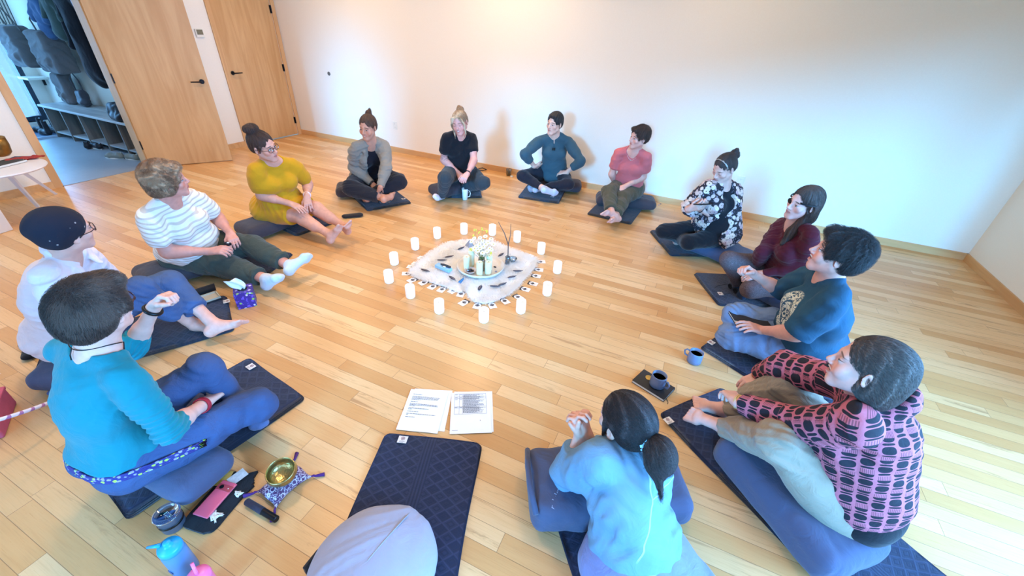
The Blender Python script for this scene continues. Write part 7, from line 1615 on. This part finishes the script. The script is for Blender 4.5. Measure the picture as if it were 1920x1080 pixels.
def P7():
    g = Fig('P7', look=(-146, -4), fat=.3, bust=.6, hs=.98, roll=4); p = Person(g, 'woman with long brown hair and a black eyepatch in a maroon top', .005)
    p.body(m_skin('skin_pale', srgb(214, 170, 160), srgb(160, 84, 86), DBR), {'R': dict(n=V3(.3, -.3, -1), curl=.55), 'L': dict(n=V3(-.2, .2, -1), curl=.45)}, sock=1)
    t = NT('brown_pattern'); q = t.obj(); n = t.noise(q, 55, 3, .6, 3.0); k = t.ss(t.math('ABSOLUTE', t.math('SUBTRACT', n, .5)), .03, .01); LG = t.end(t.mix(t.math('MULTIPLY', k, .5), srgb(72, 56, 58), srgb(140, 120, 122)), .9)
    p.bottom(LG, t=.007, t2=.007, cut=.88, disp=wrinkle(.002, .8, 7))
    p.top(mfabric('maroon_jersey', srgb(78, 18, 38), .9, .35, col2=srgb(66, 14, 30)), 'shirt', (1, .96), .010, .010, .007, neck=[(0, .06, .03, (.050, .075, .075)), (0, .03, .05, (.066, .06, .05)), (0, 0, .06, (.066, .06, .05))], hem=-.07, disp=wrinkle(.004, .8, 9))
    SK_ = mfabric('dark_teal_sock', srgb(28, 44, 66), .95); p.sock('R', SK_, .86); p.sock('L', SK_, .86)
    hm = m_hair('hair_long_brown', srgb(42, 32, 32), srgb(80, 62, 54), origin=(0, 0, .14))
    def ex(o, g, E):
        o.cap(g.H(0, -.065, -.02), lerp(g.H(0, -.06, -.1), g.J['nek'], .3)-g.RC[1]*.05, .062, .055, .03, flat=(g.RH[1], .6))
        o.cap(g.H(-.062, -.02, -.03), g.C(-.06, .06, .175), .026, .030, .03); o.cap(g.C(-.06, .06, .175), g.C(-.065, .115, .10), .030, .016, .03); o.cap(g.H(.060, -.03, -.03), g.C(.08, -.03, .19), .024, .03, .03)
        for sx in (-1,): o.ell(g.H(sx*.085, .005, -.012), np.array([.02, .020, .024])*g.hs, g.RH, .008, 's')
    hr = p.hair('long', hm, hdisp(g, .0014, origin=(0, 0, .14), seed=7), vol=-.002, extra=ex); p.strands(hm, 1500, .09, .0006, hair=hr, grav=1.6, origin=(0, .02, .14), seed=7, jit=.08, lift=.003)
    m = MB(); r = .0; uo = Ops(); uo.o = p.bops.o+p.hops.o[:2]; pts = [hug(uo, g.H(0, -.008, .022), g.RH[0]*math.sin(a)+g.RH[1]*math.cos(a)+g.RH[2]*.08*math.cos(a), .008, r1=.15) for a in np.arange(48)*2*PI/48]
    for dz in (-.004, -.0013, .0013, .004): m.tube([q+g.RH[2]*dz for q in pts], .0022, 6, closed=True)
    m.ball(g.H(.032, .080, .002), (.022, .0075, .019), g.RH, 18, 10)
    p.mb('eyepatch', m, BLACK, 'black eyepatch on an elastic strap')
    p.ring('ring', g.J['Lwr'], g.J['Lhd'], 1.12, .010, .002, mplain('silver', srgb(220, 220, 225), .2, .9))
def P8():
    g = Fig('P8', look=(168, 8), fat=.65, bust=.8, s=1.02, hs=1.08, pitch=6, roll=-6); p = Person(g, 'laughing woman in a dark teal printed T-shirt and blue jeans, one arm forward', .0038)
    p.body(m_skin('skin_warm', srgb(216, 158, 142), srgb(170, 78, 80), (.02, .014, .012), smile=2), {'R': dict(n=V3(-.1, -.6, -.6), curl=.95, spread=.03, thumb=.9), 'L': dict(n=V3(-.1, .2, -1), curl=.35)}, smile=2, sock=1)
    t = NT('blue_jeans'); q = t.obj(); n = t.noise(q, 5, 4); n2 = t.noise(q, 700, 2); JN = t.end(t.mix(n2, t.mix(n, srgb(92, 114, 150), srgb(138, 158, 186)), srgb(100, 122, 158)), .9, 0, t.bump(t.noise(q, 12, 4, .6, .6), .45, .02))
    p.bottom(JN, t=.014, t2=.022, cut=.92, disp=wrinkle(.005, .8, 8))
    t = NT('printed_tee'); q = t.attr('tl'); x, y, z = t.sep(q); o_ = t.obj(); d = t.vmath('LENGTH', t.comb(t.math('DIVIDE', t.math('ADD', x, 0), .105), t.math('DIVIDE', t.math('SUBTRACT', z, -.0), .135), 0), out=1)
    n = t.noise(q, 42, 4, .6, 2.2); ringm = t.math('MULTIPLY', t.ss(d, 1.06, .98), t.ss(d, .62, .70)); body_ = t.ss(t.noise(q, 26, 3, .5, 2.0), .47, .50)
    k = t.math('MAXIMUM', t.math('MULTIPLY', ringm, t.ss(n, .46, .5)), t.math('MULTIPLY', t.ss(d, .60, .55), body_)); k = t.math('MULTIPLY', k, t.ss(y, .03, .05))
    TEE = t.end(t.mix(k, t.mix(t.noise(o_, 12, 3), srgb(22, 66, 90), srgb(28, 78, 104)), srgb(206, 206, 186)), .9, 0, t.bump(t.noise(o_, 10, 4, .6, .6), .35, .02))
    p.top(TEE, 'shirt', (.98, 0), .018, .022, .034, neck=[(0, .045, .045, (.080, .075, .060)), (0, 0, .07, (.078, .070, .05))], hem=-.10, disp=wrinkle(.006, .55, 11))
    hm = m_hair('hair_black_short', (.010, .007, .008), (.035, .026, .026), curly=.3); hr = p.hair('short', hm, hdisp(g, .005, 70, seed=8), vol=.004, extra=lambda o, g, E: E(0, .055, .085, (.05, .035, .022), .02))
    p.strands(hm, 6000, .040, .0008, hair=hr, grav=.1, seed=8, jit=.55, lift=.014, curl=.6)
def m_dots():
    t = NT('dotted_crepe'); q = t.attr('cl'); x, y, z = t.sep(q)
    CW_, CH_ = .050, .042
    u = t.math('DIVIDE', x, CW_); r = t.math('FLOOR', u); v = t.math('ADD', t.math('DIVIDE', y, CH_), t.math('MULTIPLY', t.math('FLOORED_MODULO', r, 2), .5)); fv_ = t.math('FLOOR', v)
    fx = t.math('SUBTRACT', t.math('FRACT', u), .5); fy = t.math('SUBTRACT', t.math('FRACT', v), .5)
    def el(cx, cy, rx, ry, pw=2.6): return t.math('ADD', t.math('POWER', t.math('ABSOLUTE', t.math('DIVIDE', t.math('SUBTRACT', fx, cx), rx)), pw), t.math('POWER', t.math('ABSOLUTE', t.math('DIVIDE', t.math('SUBTRACT', fy, cy), ry)), pw))
    par = t.math('FLOORED_MODULO', t.math('ADD', r, fv_), 2)
    full = t.ss(el(0, .08, .41, .34), 1.08, .92); low = t.ss(el(0, -.42, .38, .10), 1.1, .9)
    # hatched half dots alternate with the full ones
    hatch = t.math('MULTIPLY', t.ss(t.math('SINE', t.math('MULTIPLY', fx, 60)), -.2, .2), t.ss(t.math('ABSOLUTE', fx), .42, .40)); half = t.math('MULTIPLY', full, t.ss(fy, .06, .03)); hat = t.math('MULTIPLY', t.math('MULTIPLY', hatch, t.ss(fy, .03, .06)), t.ss(fy, .45, .42))
    k1 = t.math('MAXIMUM', full, low); k2 = t.math('MAXIMUM', t.math('MAXIMUM', half, t.math('MULTIPLY', hat, .55)), low); k = t.node('ShaderNodeMix', {0: par, 2: k1, 3: k2}, out=0)
    n = t.noise(t.obj(), 12, 4, .6, .6)
    return t.end(t.mix(k, srgb(186, 98, 112), srgb(20, 16, 30)), .85, 0, t.bump(n, .35, .02))
def P9():
    g = Fig('P9', look=(160, 0), fat=.15, bust=.4, s=1.0, hs=1.03, roll=-8, pitch=4); p = Person(g, 'smiling woman in a pink and black dotted blouse hugging her knees', .0038)
    p.body(m_skin('skin_fair2', srgb(220, 170, 156), srgb(178, 90, 92), srgb(84, 66, 58), smile=2), {'R': dict(n=V3(-.2, -.4, -1), curl=.55), 'L': dict(n=V3(-.1, .4, -1), curl=.6)}, smile=2)
    BG_ = mfabric('beige_linen', srgb(148, 134, 116), .9, .55); p.bottom(BG_, t=.020, t2=.030, cut=.90, disp=wrinkle(.006, .7, 9))
    DT = m_dots()
    def ex(o, g):
        J = g.J; n = J['nek']
        # stand-away collar falling behind the neck
        for a0 in np.linspace(-2.3, 2.3, 14):
            c = n+np.array([.088*math.sin(a0), -.05-.075*math.cos(a0), -.005+.028*math.cos(a0)])@g.RC; o.ell(c, (.026, .026, .036), g.RC, .02)
        o.ell(g.P(0, -.05, .09), (.165, .10, .10), g.RP, .05); o.cap(g.C(0, -.035, .08), g.P(0, -.055, .09), .130, .140, .05)
        for sd in 'RL': o.cap(J[sd+'sh'], J[sd+'el'], .066, .064, .04); o.cap(J[sd+'el'], J[sd+'wr'], .062, .040, .03, cut=.84)
    p.top(DT, 'blouse', (1, .84), .016, .020, .014, neck=[(0, -.03, .045, (.066, .085, .052)), (0, .05, .06, (.06, .07, .055))], hem=.02, extra=ex, disp=wrinkle(.005, .6, 13))
    o = Ops(); o.ell(g.P(0, -.04, -.0), (.185, .14, .09), g.RP, .03); o.ell(g.P(0, -.07, -.03), (.17, .11, .09), g.RP, .03); p.part('undershirt', o, BLKF, label='black hem showing under the blouse', arms=False)
    hm = m_hair('hair_greying', srgb(62, 50, 47), srgb(112, 97, 90), None, origin=(0, .09, .07), sc=34)
    def exh(o, g, E):
        E(.03, -.055, -.06, (.045, .045, .06), .03); E(-.03, -.055, -.06, (.045, .045, .06), .03); E(.060, -.025, -.045, (.020, .034, .045), .03); E(-.060, -.025, -.045, (.020, .034, .045), .03)
        o.cap(g.H(0, -.05, -.01), lerp(g.H(0, -.07, -.10), g.J['nek'], .35), .066, .050, .04); o.cap(g.H(0, -.055, -.03), g.J['nek']-g.RC[1]*.045+V3(0, 0, .02), .05, .045, .03); o.cap(g.H(-.05, -.0, -.055), g.H(-.01, -.07, -.08), .018, .02, .02); o.cap(g.H(.05, -.0, -.055), g.H(.01, -.07, -.08), .018, .02, .02)
        for sx in (-1, 1): o.ell(g.H(sx*.084, .010, -.020), np.array([.018, .013, .015])*g.hs, g.RH, .008, 's')
    hr = p.hair('up', hm, hdisp(g, .0014, origin=(0, .06, .06), seed=9), vol=.000, extra=exh); p.strands(hm, 5000, .08, .0006, hair=hr, grav=.3, origin=(0, .09, .07), seed=9, jit=.08, lift=.002)
    WD = mplain('wooden_bangle', srgb(206, 168, 110), .5); p.ring('bracelet', g.J['Lel'], g.J['Lwr'], .93, .030, .0045, WD, 'pale wooden bangles', 2)
    o = Ops(); fore_arm(o, g, 'R', .016, .018); o2 = Ops(); a, b = g.J['Rel'], g.J['Rwr']; o2.cap(lerp(a, b, .70), lerp(a, b, .98), .046, .040, .01, cuta=.1, cut=.9); p.part('cuff', o2, mfabric('rust_lining', srgb(170, 104, 62), .9), label='turned-back rust orange cuff')
def P10():
    g = Fig('P10', look=(146, -4), fat=.1, bust=.3, s=.97, hs=1.03, zup=.75); J = g.J
    J['Rwr'] = J['Lwr']+V3(.030, .0, -.004); J['Rhd'] = J['Lhd']+V3(.022, .0, -.002)
    p = Person(g, 'person with dark ponytail lying face down in pale blue jacket, hands clasped', .0038)
    d = nrm(J['Lhd']-J['Lwr'])
    p.body(m_skin('skin_light2', srgb(220, 164, 144), LIP, DBR), {'R': dict(n=V3(-1, .1, .1), curl=.75, spread=.08), 'L': dict(n=V3(1, -.1, .1), curl=.8, spread=.08)}, sock=1)
    t = NT('washed_blue_denim'); q = t.obj(); n = t.noise(q, 7, 5); TLq = t.attr('tl'); x, y, z = t.sep(TLq)
    s1 = t.ss(t.math('ABSOLUTE', t.math('ADD', x, .055)), .0035, .002); s2 = t.math('MULTIPLY', t.ss(t.math('ABSOLUTE', t.math('SUBTRACT', z, t.math('ADD', .015, t.math('MULTIPLY', x, .45)))), .003, .0018), t.ss(x, -.056, -.05)); s3 = t.ss(t.math('ABSOLUTE', t.math('SUBTRACT', z, -.235)), .003, .0018)
    sm = t.math('MULTIPLY', t.math('MAXIMUM', t.math('MAXIMUM', s1, s2), s3), t.ss(y, .0, -.02))
    DEN = t.end(t.mix(t.math('MULTIPLY', sm, .8), t.mix(n, srgb(92, 126, 152), srgb(122, 152, 174)), srgb(172, 198, 212)), .9, 0, t.bump(t.math('ADD', t.noise(q, 9, 4, .6, .8), t.math('MULTIPLY', sm, .12)), .5, .02))
    def ex(o, g):
        for sd in 'RL': o.cap(J[sd+'sh'], J[sd+'el'], .070, .066, .04); o.cap(J[sd+'el'], J[sd+'wr'], .060, .042, .03, cut=.62)
        o.cap(g.C(0, -.01, .10), g.P(0, -.01, .09), .135, .135, .06, flat=(g.RC[1], .85))
        nn = J['nek']
        cp = [nn+np.array([.068*math.sin(a0), -.012-.064*math.cos(a0), .012+.008*math.cos(a0)])@g.RC for a0 in np.linspace(-2.7, 2.7, 18)]
        for q0, q1 in zip(cp, cp[1:]):
            for dz in (0, .014, .028): o.cap(q0+g.RC[2]*dz, q1+g.RC[2]*dz, .012, None, .012)
    p.top(DEN, 'jacket', (1, .62), .018, .022, .018, neck=[(0, .0, .065, (.052, .052, .05))], hem=.055, extra=ex, disp=wrinkle(.007, .55, 15, tuple(g.RC[2]), 1.2))
    LAV = mfabric('lavender_cotton', srgb(118, 122, 164), .9, .6)
    def sk(o, g):
        for sd in 'RL': o.cap(J[sd+'hi'], J[sd+'kn'], .120, .105, .05)
        o.ell(g.P(0, -.02, .0), (.185, .145, .12), g.RP, .05)
    def pleat(P):
        q = (P-J['pel'].astype(F))@g.RP.T.astype(F); return F(.006)*np.sin(q[..., 0]*F(95)+F(2)*np.sin(q[..., 2]*9))*np.clip((F(.10)-q[..., 2])*6, 0, 1)
    p.bottom(LAV, 'skirt', .022, .05, .9, waist=.085, extra=sk, disp=pleat)
    hm = m_hair('hair_dark_ponytail', srgb(24, 17, 20), srgb(58, 42, 42), origin=(0, .08, .06))
    tie = (0, -.098, .012)
    def exh(o, g, E):
        for sx in (-1, 1): o.cap(g.H(sx*.066, .030, .0), g.H(sx*.072, .030, -.055), .012, .005, .012)
    hr = p.hair('up', hm, hdisp(g, .0012, 60, origin=(0, .08, .06), seed=10), vol=.005, extra=exh)
    tl = g.H(*tie)
    p.strands(hm, 5000, .09, .0006, hair=hr, seed=10, jit=.06, lift=.002, grav=0, flow=lambda c: tl-c)
    # ponytail: a looped bunch and hanging ends
    o = Ops(); e0 = at(1203, 812, .50); tl0 = tl
    back = -g.RH[1]; o.cap(tl, tl+back*.05+V3(0, 0, .005), .020, .040, .02); o.ell(tl+back*.075+V3(.0, -.01, -.02), (.050, .045, .062), g.RH, .03)
    h1 = tl+back*.035-g.RC[2]*.04-V3(0, 0, .03); h2 = h1-g.RC[2]*.08; o.cap(tl+back*.04, h1, .030, .024, .03); o.cap(h1, h2, .018, .006, .02)
    hops0 = p.hops; pn = p.part('ponytail', o, m_hair('hair_ponytail_tail', srgb(44, 34, 36), srgb(96, 78, 74), origin=tuple(((tl-g.hc)@g.RH.T)/g.hs)), floor=False, parent=hr, disp=hdisp(g, .0025, 90, tie, 3))
    so_ = p.hops; p.hops = o; p.strands(pn.data.materials[0], 3000, .10, .0006, hair=pn, seed=12, jit=.12, lift=.006, grav=.6, flow=lambda c: c-tl); p.hops = so_
    SCR = mfabric('pale_blue_scrunchie', srgb(170, 214, 226), .9, .6); m = MB(); x = nrm(np.cross(back, Z3)); y = np.cross(back, x)
    pts = [tl+back*.012+(.030+.004*math.sin(a*9))*(x*math.cos(a)+y*math.sin(a)) for a in np.arange(60)*2*PI/60]; m.tube(pts, [.011+.0035*math.sin(i*1.9) for i in range(60)], 8, closed=True); p.mb('scrunchie', m, SCR, 'pale blue scrunchie', hr)
def P11():
    g = Fig('P11', look=(112, 2), fat=.15, bust=.4, s=.97, hs=1.0, move={'hed': CR*.05, 'nose': CR*.05, 'nek': CR*.02}); J = g.J; p = Person(g, 'woman in a turquoise top and jeans seen from behind, one fist raised', .0038)
    p.body(m_skin('skin_fair3', srgb(222, 168, 150), LIP, srgb(80, 60, 50)), {'R': dict(n=V3(.1, .1, -1), curl=.45, spread=.05), 'L': dict(n=V3(.7, .2, -.3), curl=1.0, spread=.02, thumb=.9)}, sock=1)
    t = NT('dark_blue_jeans'); q = t.obj(); n = t.noise(q, 5, 4); n2 = t.noise(q, 700, 2); JN = t.end(t.mix(n2, t.mix(n, srgb(38, 54, 88), srgb(84, 104, 146)), srgb(46, 64, 102)), .9, 0, t.bump(t.noise(q, 12, 4, .6, .8), .6, .02))
    p.bottom(JN, t=.012, t2=.020, cut=.90, waist=.100, disp=wrinkle(.006, .8, 10))
    TQ = mfabric('turquoise_jersey', srgb(14, 122, 132), .9, .35, col2=srgb(10, 110, 120))
    def ruch(P):      # rucked-up sleeves
        out = np.zeros(P.shape[:-1], F)
        for sd in 'RL':
            a, b = J[sd+'sh'].astype(F), J[sd+'el'].astype(F); ab = b-a; L = F(np.linalg.norm(ab)); tt = (P-a)@ab/(L*L); D = P-a-np.clip(tt, 0, 1)[..., None]*ab; near = np.exp(-(np.clip(np.sqrt((D*D).sum(-1))-F(.06), 0, 1)*40)**2)
            out += F(.0035)*near*np.clip(tt*1.6-.3, 0, 1)*(np.sin(tt*L*F(260)+3*np.sin((P@np.array([17, 9, 11], F)))))
        return out
    w = wrinkle(.003, .7, 17); p.top(TQ, 'shirt', (1, .30), .016, .013, .012, neck=[(0, -.02, .04, (.098, .090, .050)), (0, -.06, .0, (.060, .05, .030)), (0, .05, .04, (.09, .07, .07))], hem=.046, disp=lambda P: w(P)+ruch(P))
    m = MB(); c = g.P(0, -.0, .024); pts = [hug(p.lops, c-g.RP[2]*.004, g.RP[0]*math.cos(a)+g.RP[1]*math.sin(a), .001, first=True) for a in np.arange(56)*2*PI/56]
    t = NT('floral_belt'); q = t.obj(); v = t.node('ShaderNodeTexVoronoi', {'Vector': q, 'Scale': 60.0}, out=1); v1 = t.node('ShaderNodeTexVoronoi', {'Vector': q, 'Scale': 60.0}, out=0); r_ = t.sep(v)[0]; BELT = t.end(t.mix(t.ss(v1, .45, .35), srgb(44, 40, 110), t.mix(t.ss(r_, .4, .6), srgb(150, 140, 220), srgb(176, 196, 80))), .7)
    for dz in (-.013, -.0045, .0045, .012): m.tube([x_+g.RP[2]*dz for x_ in pts], .0058, 6, closed=True)
    p.mb('belt', m, BELT, 'narrow floral fabric belt')
    SB = mfabric('blue_grey_sock2', srgb(96, 108, 146), .95); p.sock('L', SB, .84); p.sock('R', SB, .84)
    hm = m_hair('hair_grey_brown', srgb(48, 31, 26), srgb(92, 66, 54), srgb(120, 98, 86)); hr = p.hair('short', hm, hdisp(g, .003, 90, seed=11), vol=.006, extra=lambda o, g, E: E(0, -.085, -.02, (.055, .03, .045), .02))
    p.strands(hm, 9000, .045, .0007, hair=hr, grav=.15, seed=11, jit=.26, lift=.010)
    p.glasses(mplain('dark_red_frame', srgb(54, 22, 34), .3), 1.0)
    n = J['nek']; pts = [n+np.array([.078*math.sin(a), -.005-.070*math.cos(a), .045-.028*math.cos(a)**2+(-.05 if math.cos(a) < -.6 else 0)])@g.RC for a in np.arange(40)*2*PI/40]
    p.mb('necklace', MB().tube(pts, .0018, 6, closed=True).tube([pts[0], pts[0]-g.RC[2]*.03-g.RC[0]*.008, pts[0]-g.RC[2]*.045], .0018, 6), BLACK, 'black cord necklace')
    p.ring('bracelet', J['Rel'], J['Rwr'], .90, .031, .0035, mplain('red_thread', srgb(170, 16, 34), .7), 'red thread bracelet', 3)
    p.ring('watch', J['Lel'], J['Lwr'], .90, .031, .0075, BLACK, 'black wrist band')
def P12():
    g = Fig('P12', look=(96, 0), fat=.15, bust=.4, hs=.96, move={'hed': CR*.04, 'nose': CR*.04, 'nek': CR*.01}); J = g.J; p = Person(g, 'woman in a black beanie and pale collared shirt, jeans rolled over bare feet', .0042)
    p.body(m_skin('skin_fair4', srgb(216, 164, 146), LIP, srgb(80, 60, 50)), {'R': dict(n=V3(.2, 0, -1), curl=.35), 'L': dict(n=V3(.3, -.2, -1), curl=.35)})
    t = NT('mid_blue_jeans'); q = t.obj(); n = t.noise(q, 5, 4); JN = t.end(t.mix(n, srgb(44, 66, 106), srgb(84, 110, 152)), .9, 0, t.bump(t.noise(q, 12, 4, .6, .8), .6, .02))
    p.bottom(JN, t=.014, t2=.024, cuts={'R': .62, 'L': .60}, disp=wrinkle(.006, .8, 11))
    PS = mfabric('pale_pink_cotton', srgb(222, 208, 212), .9, .5, col2=srgb(212, 196, 200))
    def ex(o, g):
        n = J['nek']
        cp = [n+np.array([.070*math.sin(a0), -.008-.064*math.cos(a0), .012+.012*math.cos(a0)])@g.RC for a0 in np.linspace(-2.5, 2.5, 16)]
        for q0, q1 in zip(cp, cp[1:]):
            for dz in (0, .012, .024): o.cap(q0+g.RC[2]*dz, q1+g.RC[2]*dz, .011, None, .012)
        for sx in (-1, 1): o.cap(n+np.array([sx*.060, .035, .01])@g.RC, n+np.array([sx*.075, .105, -.035])@g.RC, .018, .012, .012, flat=(g.RC[2], .45))
        for sd in 'RL': o.cap(J[sd+'sh'], J[sd+'el'], .062, .058, .03); o.cap(J[sd+'el'], J[sd+'wr'], .054, .038, .03, cut=.90)
    p.top(PS, 'shirt', (1, .90), .018, .018, .014, neck=[(0, .01, .06, (.056, .056, .05)), (0, .075, .01, (.030, .05, .06))], hem=-.14, extra=ex, disp=wrinkle(.006, .7, 19))
    # beanie
    t = NT('black_beanie'); q = t.attr('hl'); v = t.node('ShaderNodeTexVoronoi', {'Vector': q, 'Scale': 24.0}, out=0); r_ = t.sep(t.node('ShaderNodeTexVoronoi', {'Vector': q, 'Scale': 24.0}, out=1))[0]; k = t.math('MULTIPLY', t.ss(v, .13, .09), t.ss(r_, .5, .55)); BE = t.end(t.mix(t.math('MULTIPLY', k, .6), (.006, .007, .018), srgb(190, 180, 176)), .95, 0, t.bump(t.noise(t.obj(), 900, 2), .3, .002))
    o = Ops(); R = g.RH; o.ell(g.H(0, -.030, .040), np.array([.090, .112, .094])*g.hs, R, .02); o.ell(g.H(0, -.06, .0), np.array([.078, .062, .066])*g.hs, R, .03); o.ell(g.H(0, .135, -.045), np.array([.12, .105, .100])*g.hs, R, .012, 's'); o.ell(g.H(0, .055, -.125), np.array([.13, .12, .075])*g.hs, R, .012, 's'); p.hops = o; hm_ = p.part('beanie', o, BE, .004, wrinkle(.003, .6, 3), floor=False)
    p.glasses(mplain('dark_frame', srgb(46, 20, 22), .3), 1.0)
    o = Ops(); 
    for sd, c0 in (('R', .62), ('L', .60)): a, b = J[sd+'kn'], J[sd+'an']; q0 = lerp(a, b, c0-.09); q1 = lerp(a, b, c0+.012); o = Ops(); o.cap(q0, q1, .064, .060, .004, cuta=.0, cut=1.0); p.part('rolled_hem', o, JN, .004, label='rolled jeans hem', arms=False)
def P13():
    g = Fig('P13', look=(62, 2), fat=.85, bust=.8, s=1.03, hs=1.04, move={'hed': CR*.05-V3(0, 0, .02), 'nose': CR*.05, 'nek': CR*.02}); J = g.J; p = Person(g, 'woman in a white striped T-shirt and olive trousers, legs stretched out in socks', .0045)
    p.body(m_skin('skin_ruddy', srgb(214, 150, 132), LIP, srgb(120, 90, 66)), {'R': dict(n=V3(0, .3, -.6), curl=.6), 'L': dict(n=V3(0, .0, -1), curl=.6)}, sock=1)
    p.bottom(mfabric('olive_chinos', srgb(62, 70, 62), .9, .5), t=.014, t2=.028, cut=.80, disp=wrinkle(.005, .8, 12))
    t = NT('striped_jersey'); q = t.attr('tl'); x, y, z = t.sep(q); o_ = t.obj(); s_ = t.ss(t.math('SINE', t.math('MULTIPLY', t.math('ADD', z, t.math('MULTIPLY', t.noise(o_, 6, 2), .008)), 210)), .25, .65); ST = t.end(t.mix(t.math('MULTIPLY', s_, .75), srgb(232, 226, 222), srgb(190, 172, 152)), .9, 0, t.bump(t.noise(o_, 10, 4, .6, .6), .35, .02))
    p.top(ST, 'shirt', (.75, 0), .014, .020, .030, neck=[(0, .05, .045, (.085, .075, .055)), (0, 0, .065, (.08, .07, .05))], hem=-.07, disp=wrinkle(.004, .6, 21))
    WS = mfabric('grey_white_sock', srgb(196, 200, 206), .95); p.sock('R', WS, .93); p.sock('L', WS, .95)
    hm = m_hair('hair_wavy_light_brown', srgb(112, 78, 56), srgb(166, 126, 92), srgb(194, 160, 126), curly=.6)
    def curls(P):
        q = (P-g.hc.astype(F))@g.RH.T.astype(F); return F(.006)*(np.sin(q[..., 0]*90+4*np.sin(q[..., 2]*40))*np.sin(q[..., 1]*80+3*np.sin(q[..., 0]*50))+F(.5)*np.sin(q[..., 2]*110+5*np.sin(q[..., 1]*35)))
    hr = p.hair('short', hm, curls, vol=.009, extra=lambda o, g, E: (E(0, -.065, -.045, (.074, .050, .050), .03), E(.060, -.01, -.03, (.022, .04, .042), .03), E(-.060, -.01, -.03, (.022, .04, .042), .03)))
    p.strands(hm, 3500, .045, .0007, hair=hr, grav=.3, seed=13, jit=.3, lift=.008, curl=1.2)
    q = (J['Rhd']+J['Lhd'])/2+V3(0, 0, .01); d = thing('clip', 'small dark gadget with a silver button held by the woman in stripes', 'gadget', q); MB().box((0, 0, 0), (.05, .03, .02), bev=.006).build('casing', BLACK, d); MB().ball((.01, 0, .011), (.01, .01, .006), nu=12, nv=8).build('button', mplain('silver2', srgb(200, 204, 212), .2, .8), d, True)
for f_ in (P1, P2, P3, P4, P5, P6, P7, P8, P9, P10, P11, P12, P13):
    if want(f_.__name__): f_()

# ------------------------------------------------------------------ cushions under people, lap things
SC = [('P1', .74, .32, .115, 'slate cushion under the woman in the mustard dress', (0, 0), CUSH2), ('P2', .62, .30, .12, 'slate cushion under the woman in the grey cardigan', (-.1, 0), CUSH2), ('P3', .66, .28, .125, 'slate cushion under the blonde woman', (-.05, 0), CUSH2), ('P4', .62, .28, .12, 'slate cushion under the woman in the teal henley', (.07, 0), CUSH2),
      ('P5', .70, .28, .12, 'slate cushion under the woman in the pink T-shirt', (0, 0), CUSH2), ('P6', .66, .34, .115, 'blue-grey cushion under the woman in the floral kimono', (.10, 0), CUSH), ('P7', .5, .28, .12, 'cushion mostly hidden under the woman with the eyepatch', (0, 0), CUSH), ('P8', .5, .30, .12, 'cushion mostly hidden under the laughing woman', (0, 0), CUSH),
      ('P11', .60, .26, .125, 'blue-grey cushion under the woman in the turquoise top', (.0, .10), CUSH), ('P12', .5, .28, .11, 'cushion mostly hidden under the woman in the beanie', (0, 0), CUSH), ('P13', .72, .34, .105, 'slate cushion under the woman in the striped T-shirt', (0, 0), CUSH2)]
for pid, L_, W_, H_, lb, sh_, mt in SC: seat_cushion(pid, L_, W_, H_, lb, sh_, mt)
e1, e2 = at(1395, 905, .12), at(1545, 985, .12); c_ = (e1+e2)/2
cushion((c_[0]+.05, c_[1]+.08), math.atan2(-.5, .45), .62, .36, .17, 'blue-grey cushion beneath and beside the woman in the dotted blouse', CUSH, seed=9)
# notebook and pen on the laughing woman's lap
a_, b_, c_ = at(1372, 600, .33), at(1437, 603, .34), at(1428, 618, .33)
nb = thing('notebook', 'black notebook with a white pen on the lap of the laughing woman', 'notebook', tuple((at(1405, 603, .32))), .35)
MB().box((0, 0, .004), (.21, .15, .006), bev=.002).box((0, 0, .016), (.21, .15, .003), bev=.001).build('cover', BLK, nb); MB().box((0, 0, .011), (.204, .144, .008)).build('pages', PGE, nb)
MB().tube([(-.11, -.04, .021), (.03, -.075, .021)], .004, 8).build('pen', WHITEP, nb)
# ================================================================== CAMERA AND COLOUR
cam = bpy.data.cameras.new('camera'); co = bpy.data.objects.new('camera', cam); COL.objects.link(co)
cam.sensor_fit = 'HORIZONTAL'; cam.sensor_width = 36; cam.lens = 36*FPX/1920; cam.clip_start = .02; cam.clip_end = 100
M = Matrix(((CR[0], CU[0], -CF[0], 0), (CR[1], CU[1], -CF[1], 0), (CR[2], CU[2], -CF[2], CAM_H), (0, 0, 0, 1)))
co.matrix_world = M
sc = bpy.context.scene; sc.camera = co
vs = sc.view_settings; vs.view_transform = 'Standard'; vs.look = 'None'; vs.gamma = 1; vs.exposure = EXPO
try: vs.use_curve_mapping = False
except Exception: pass
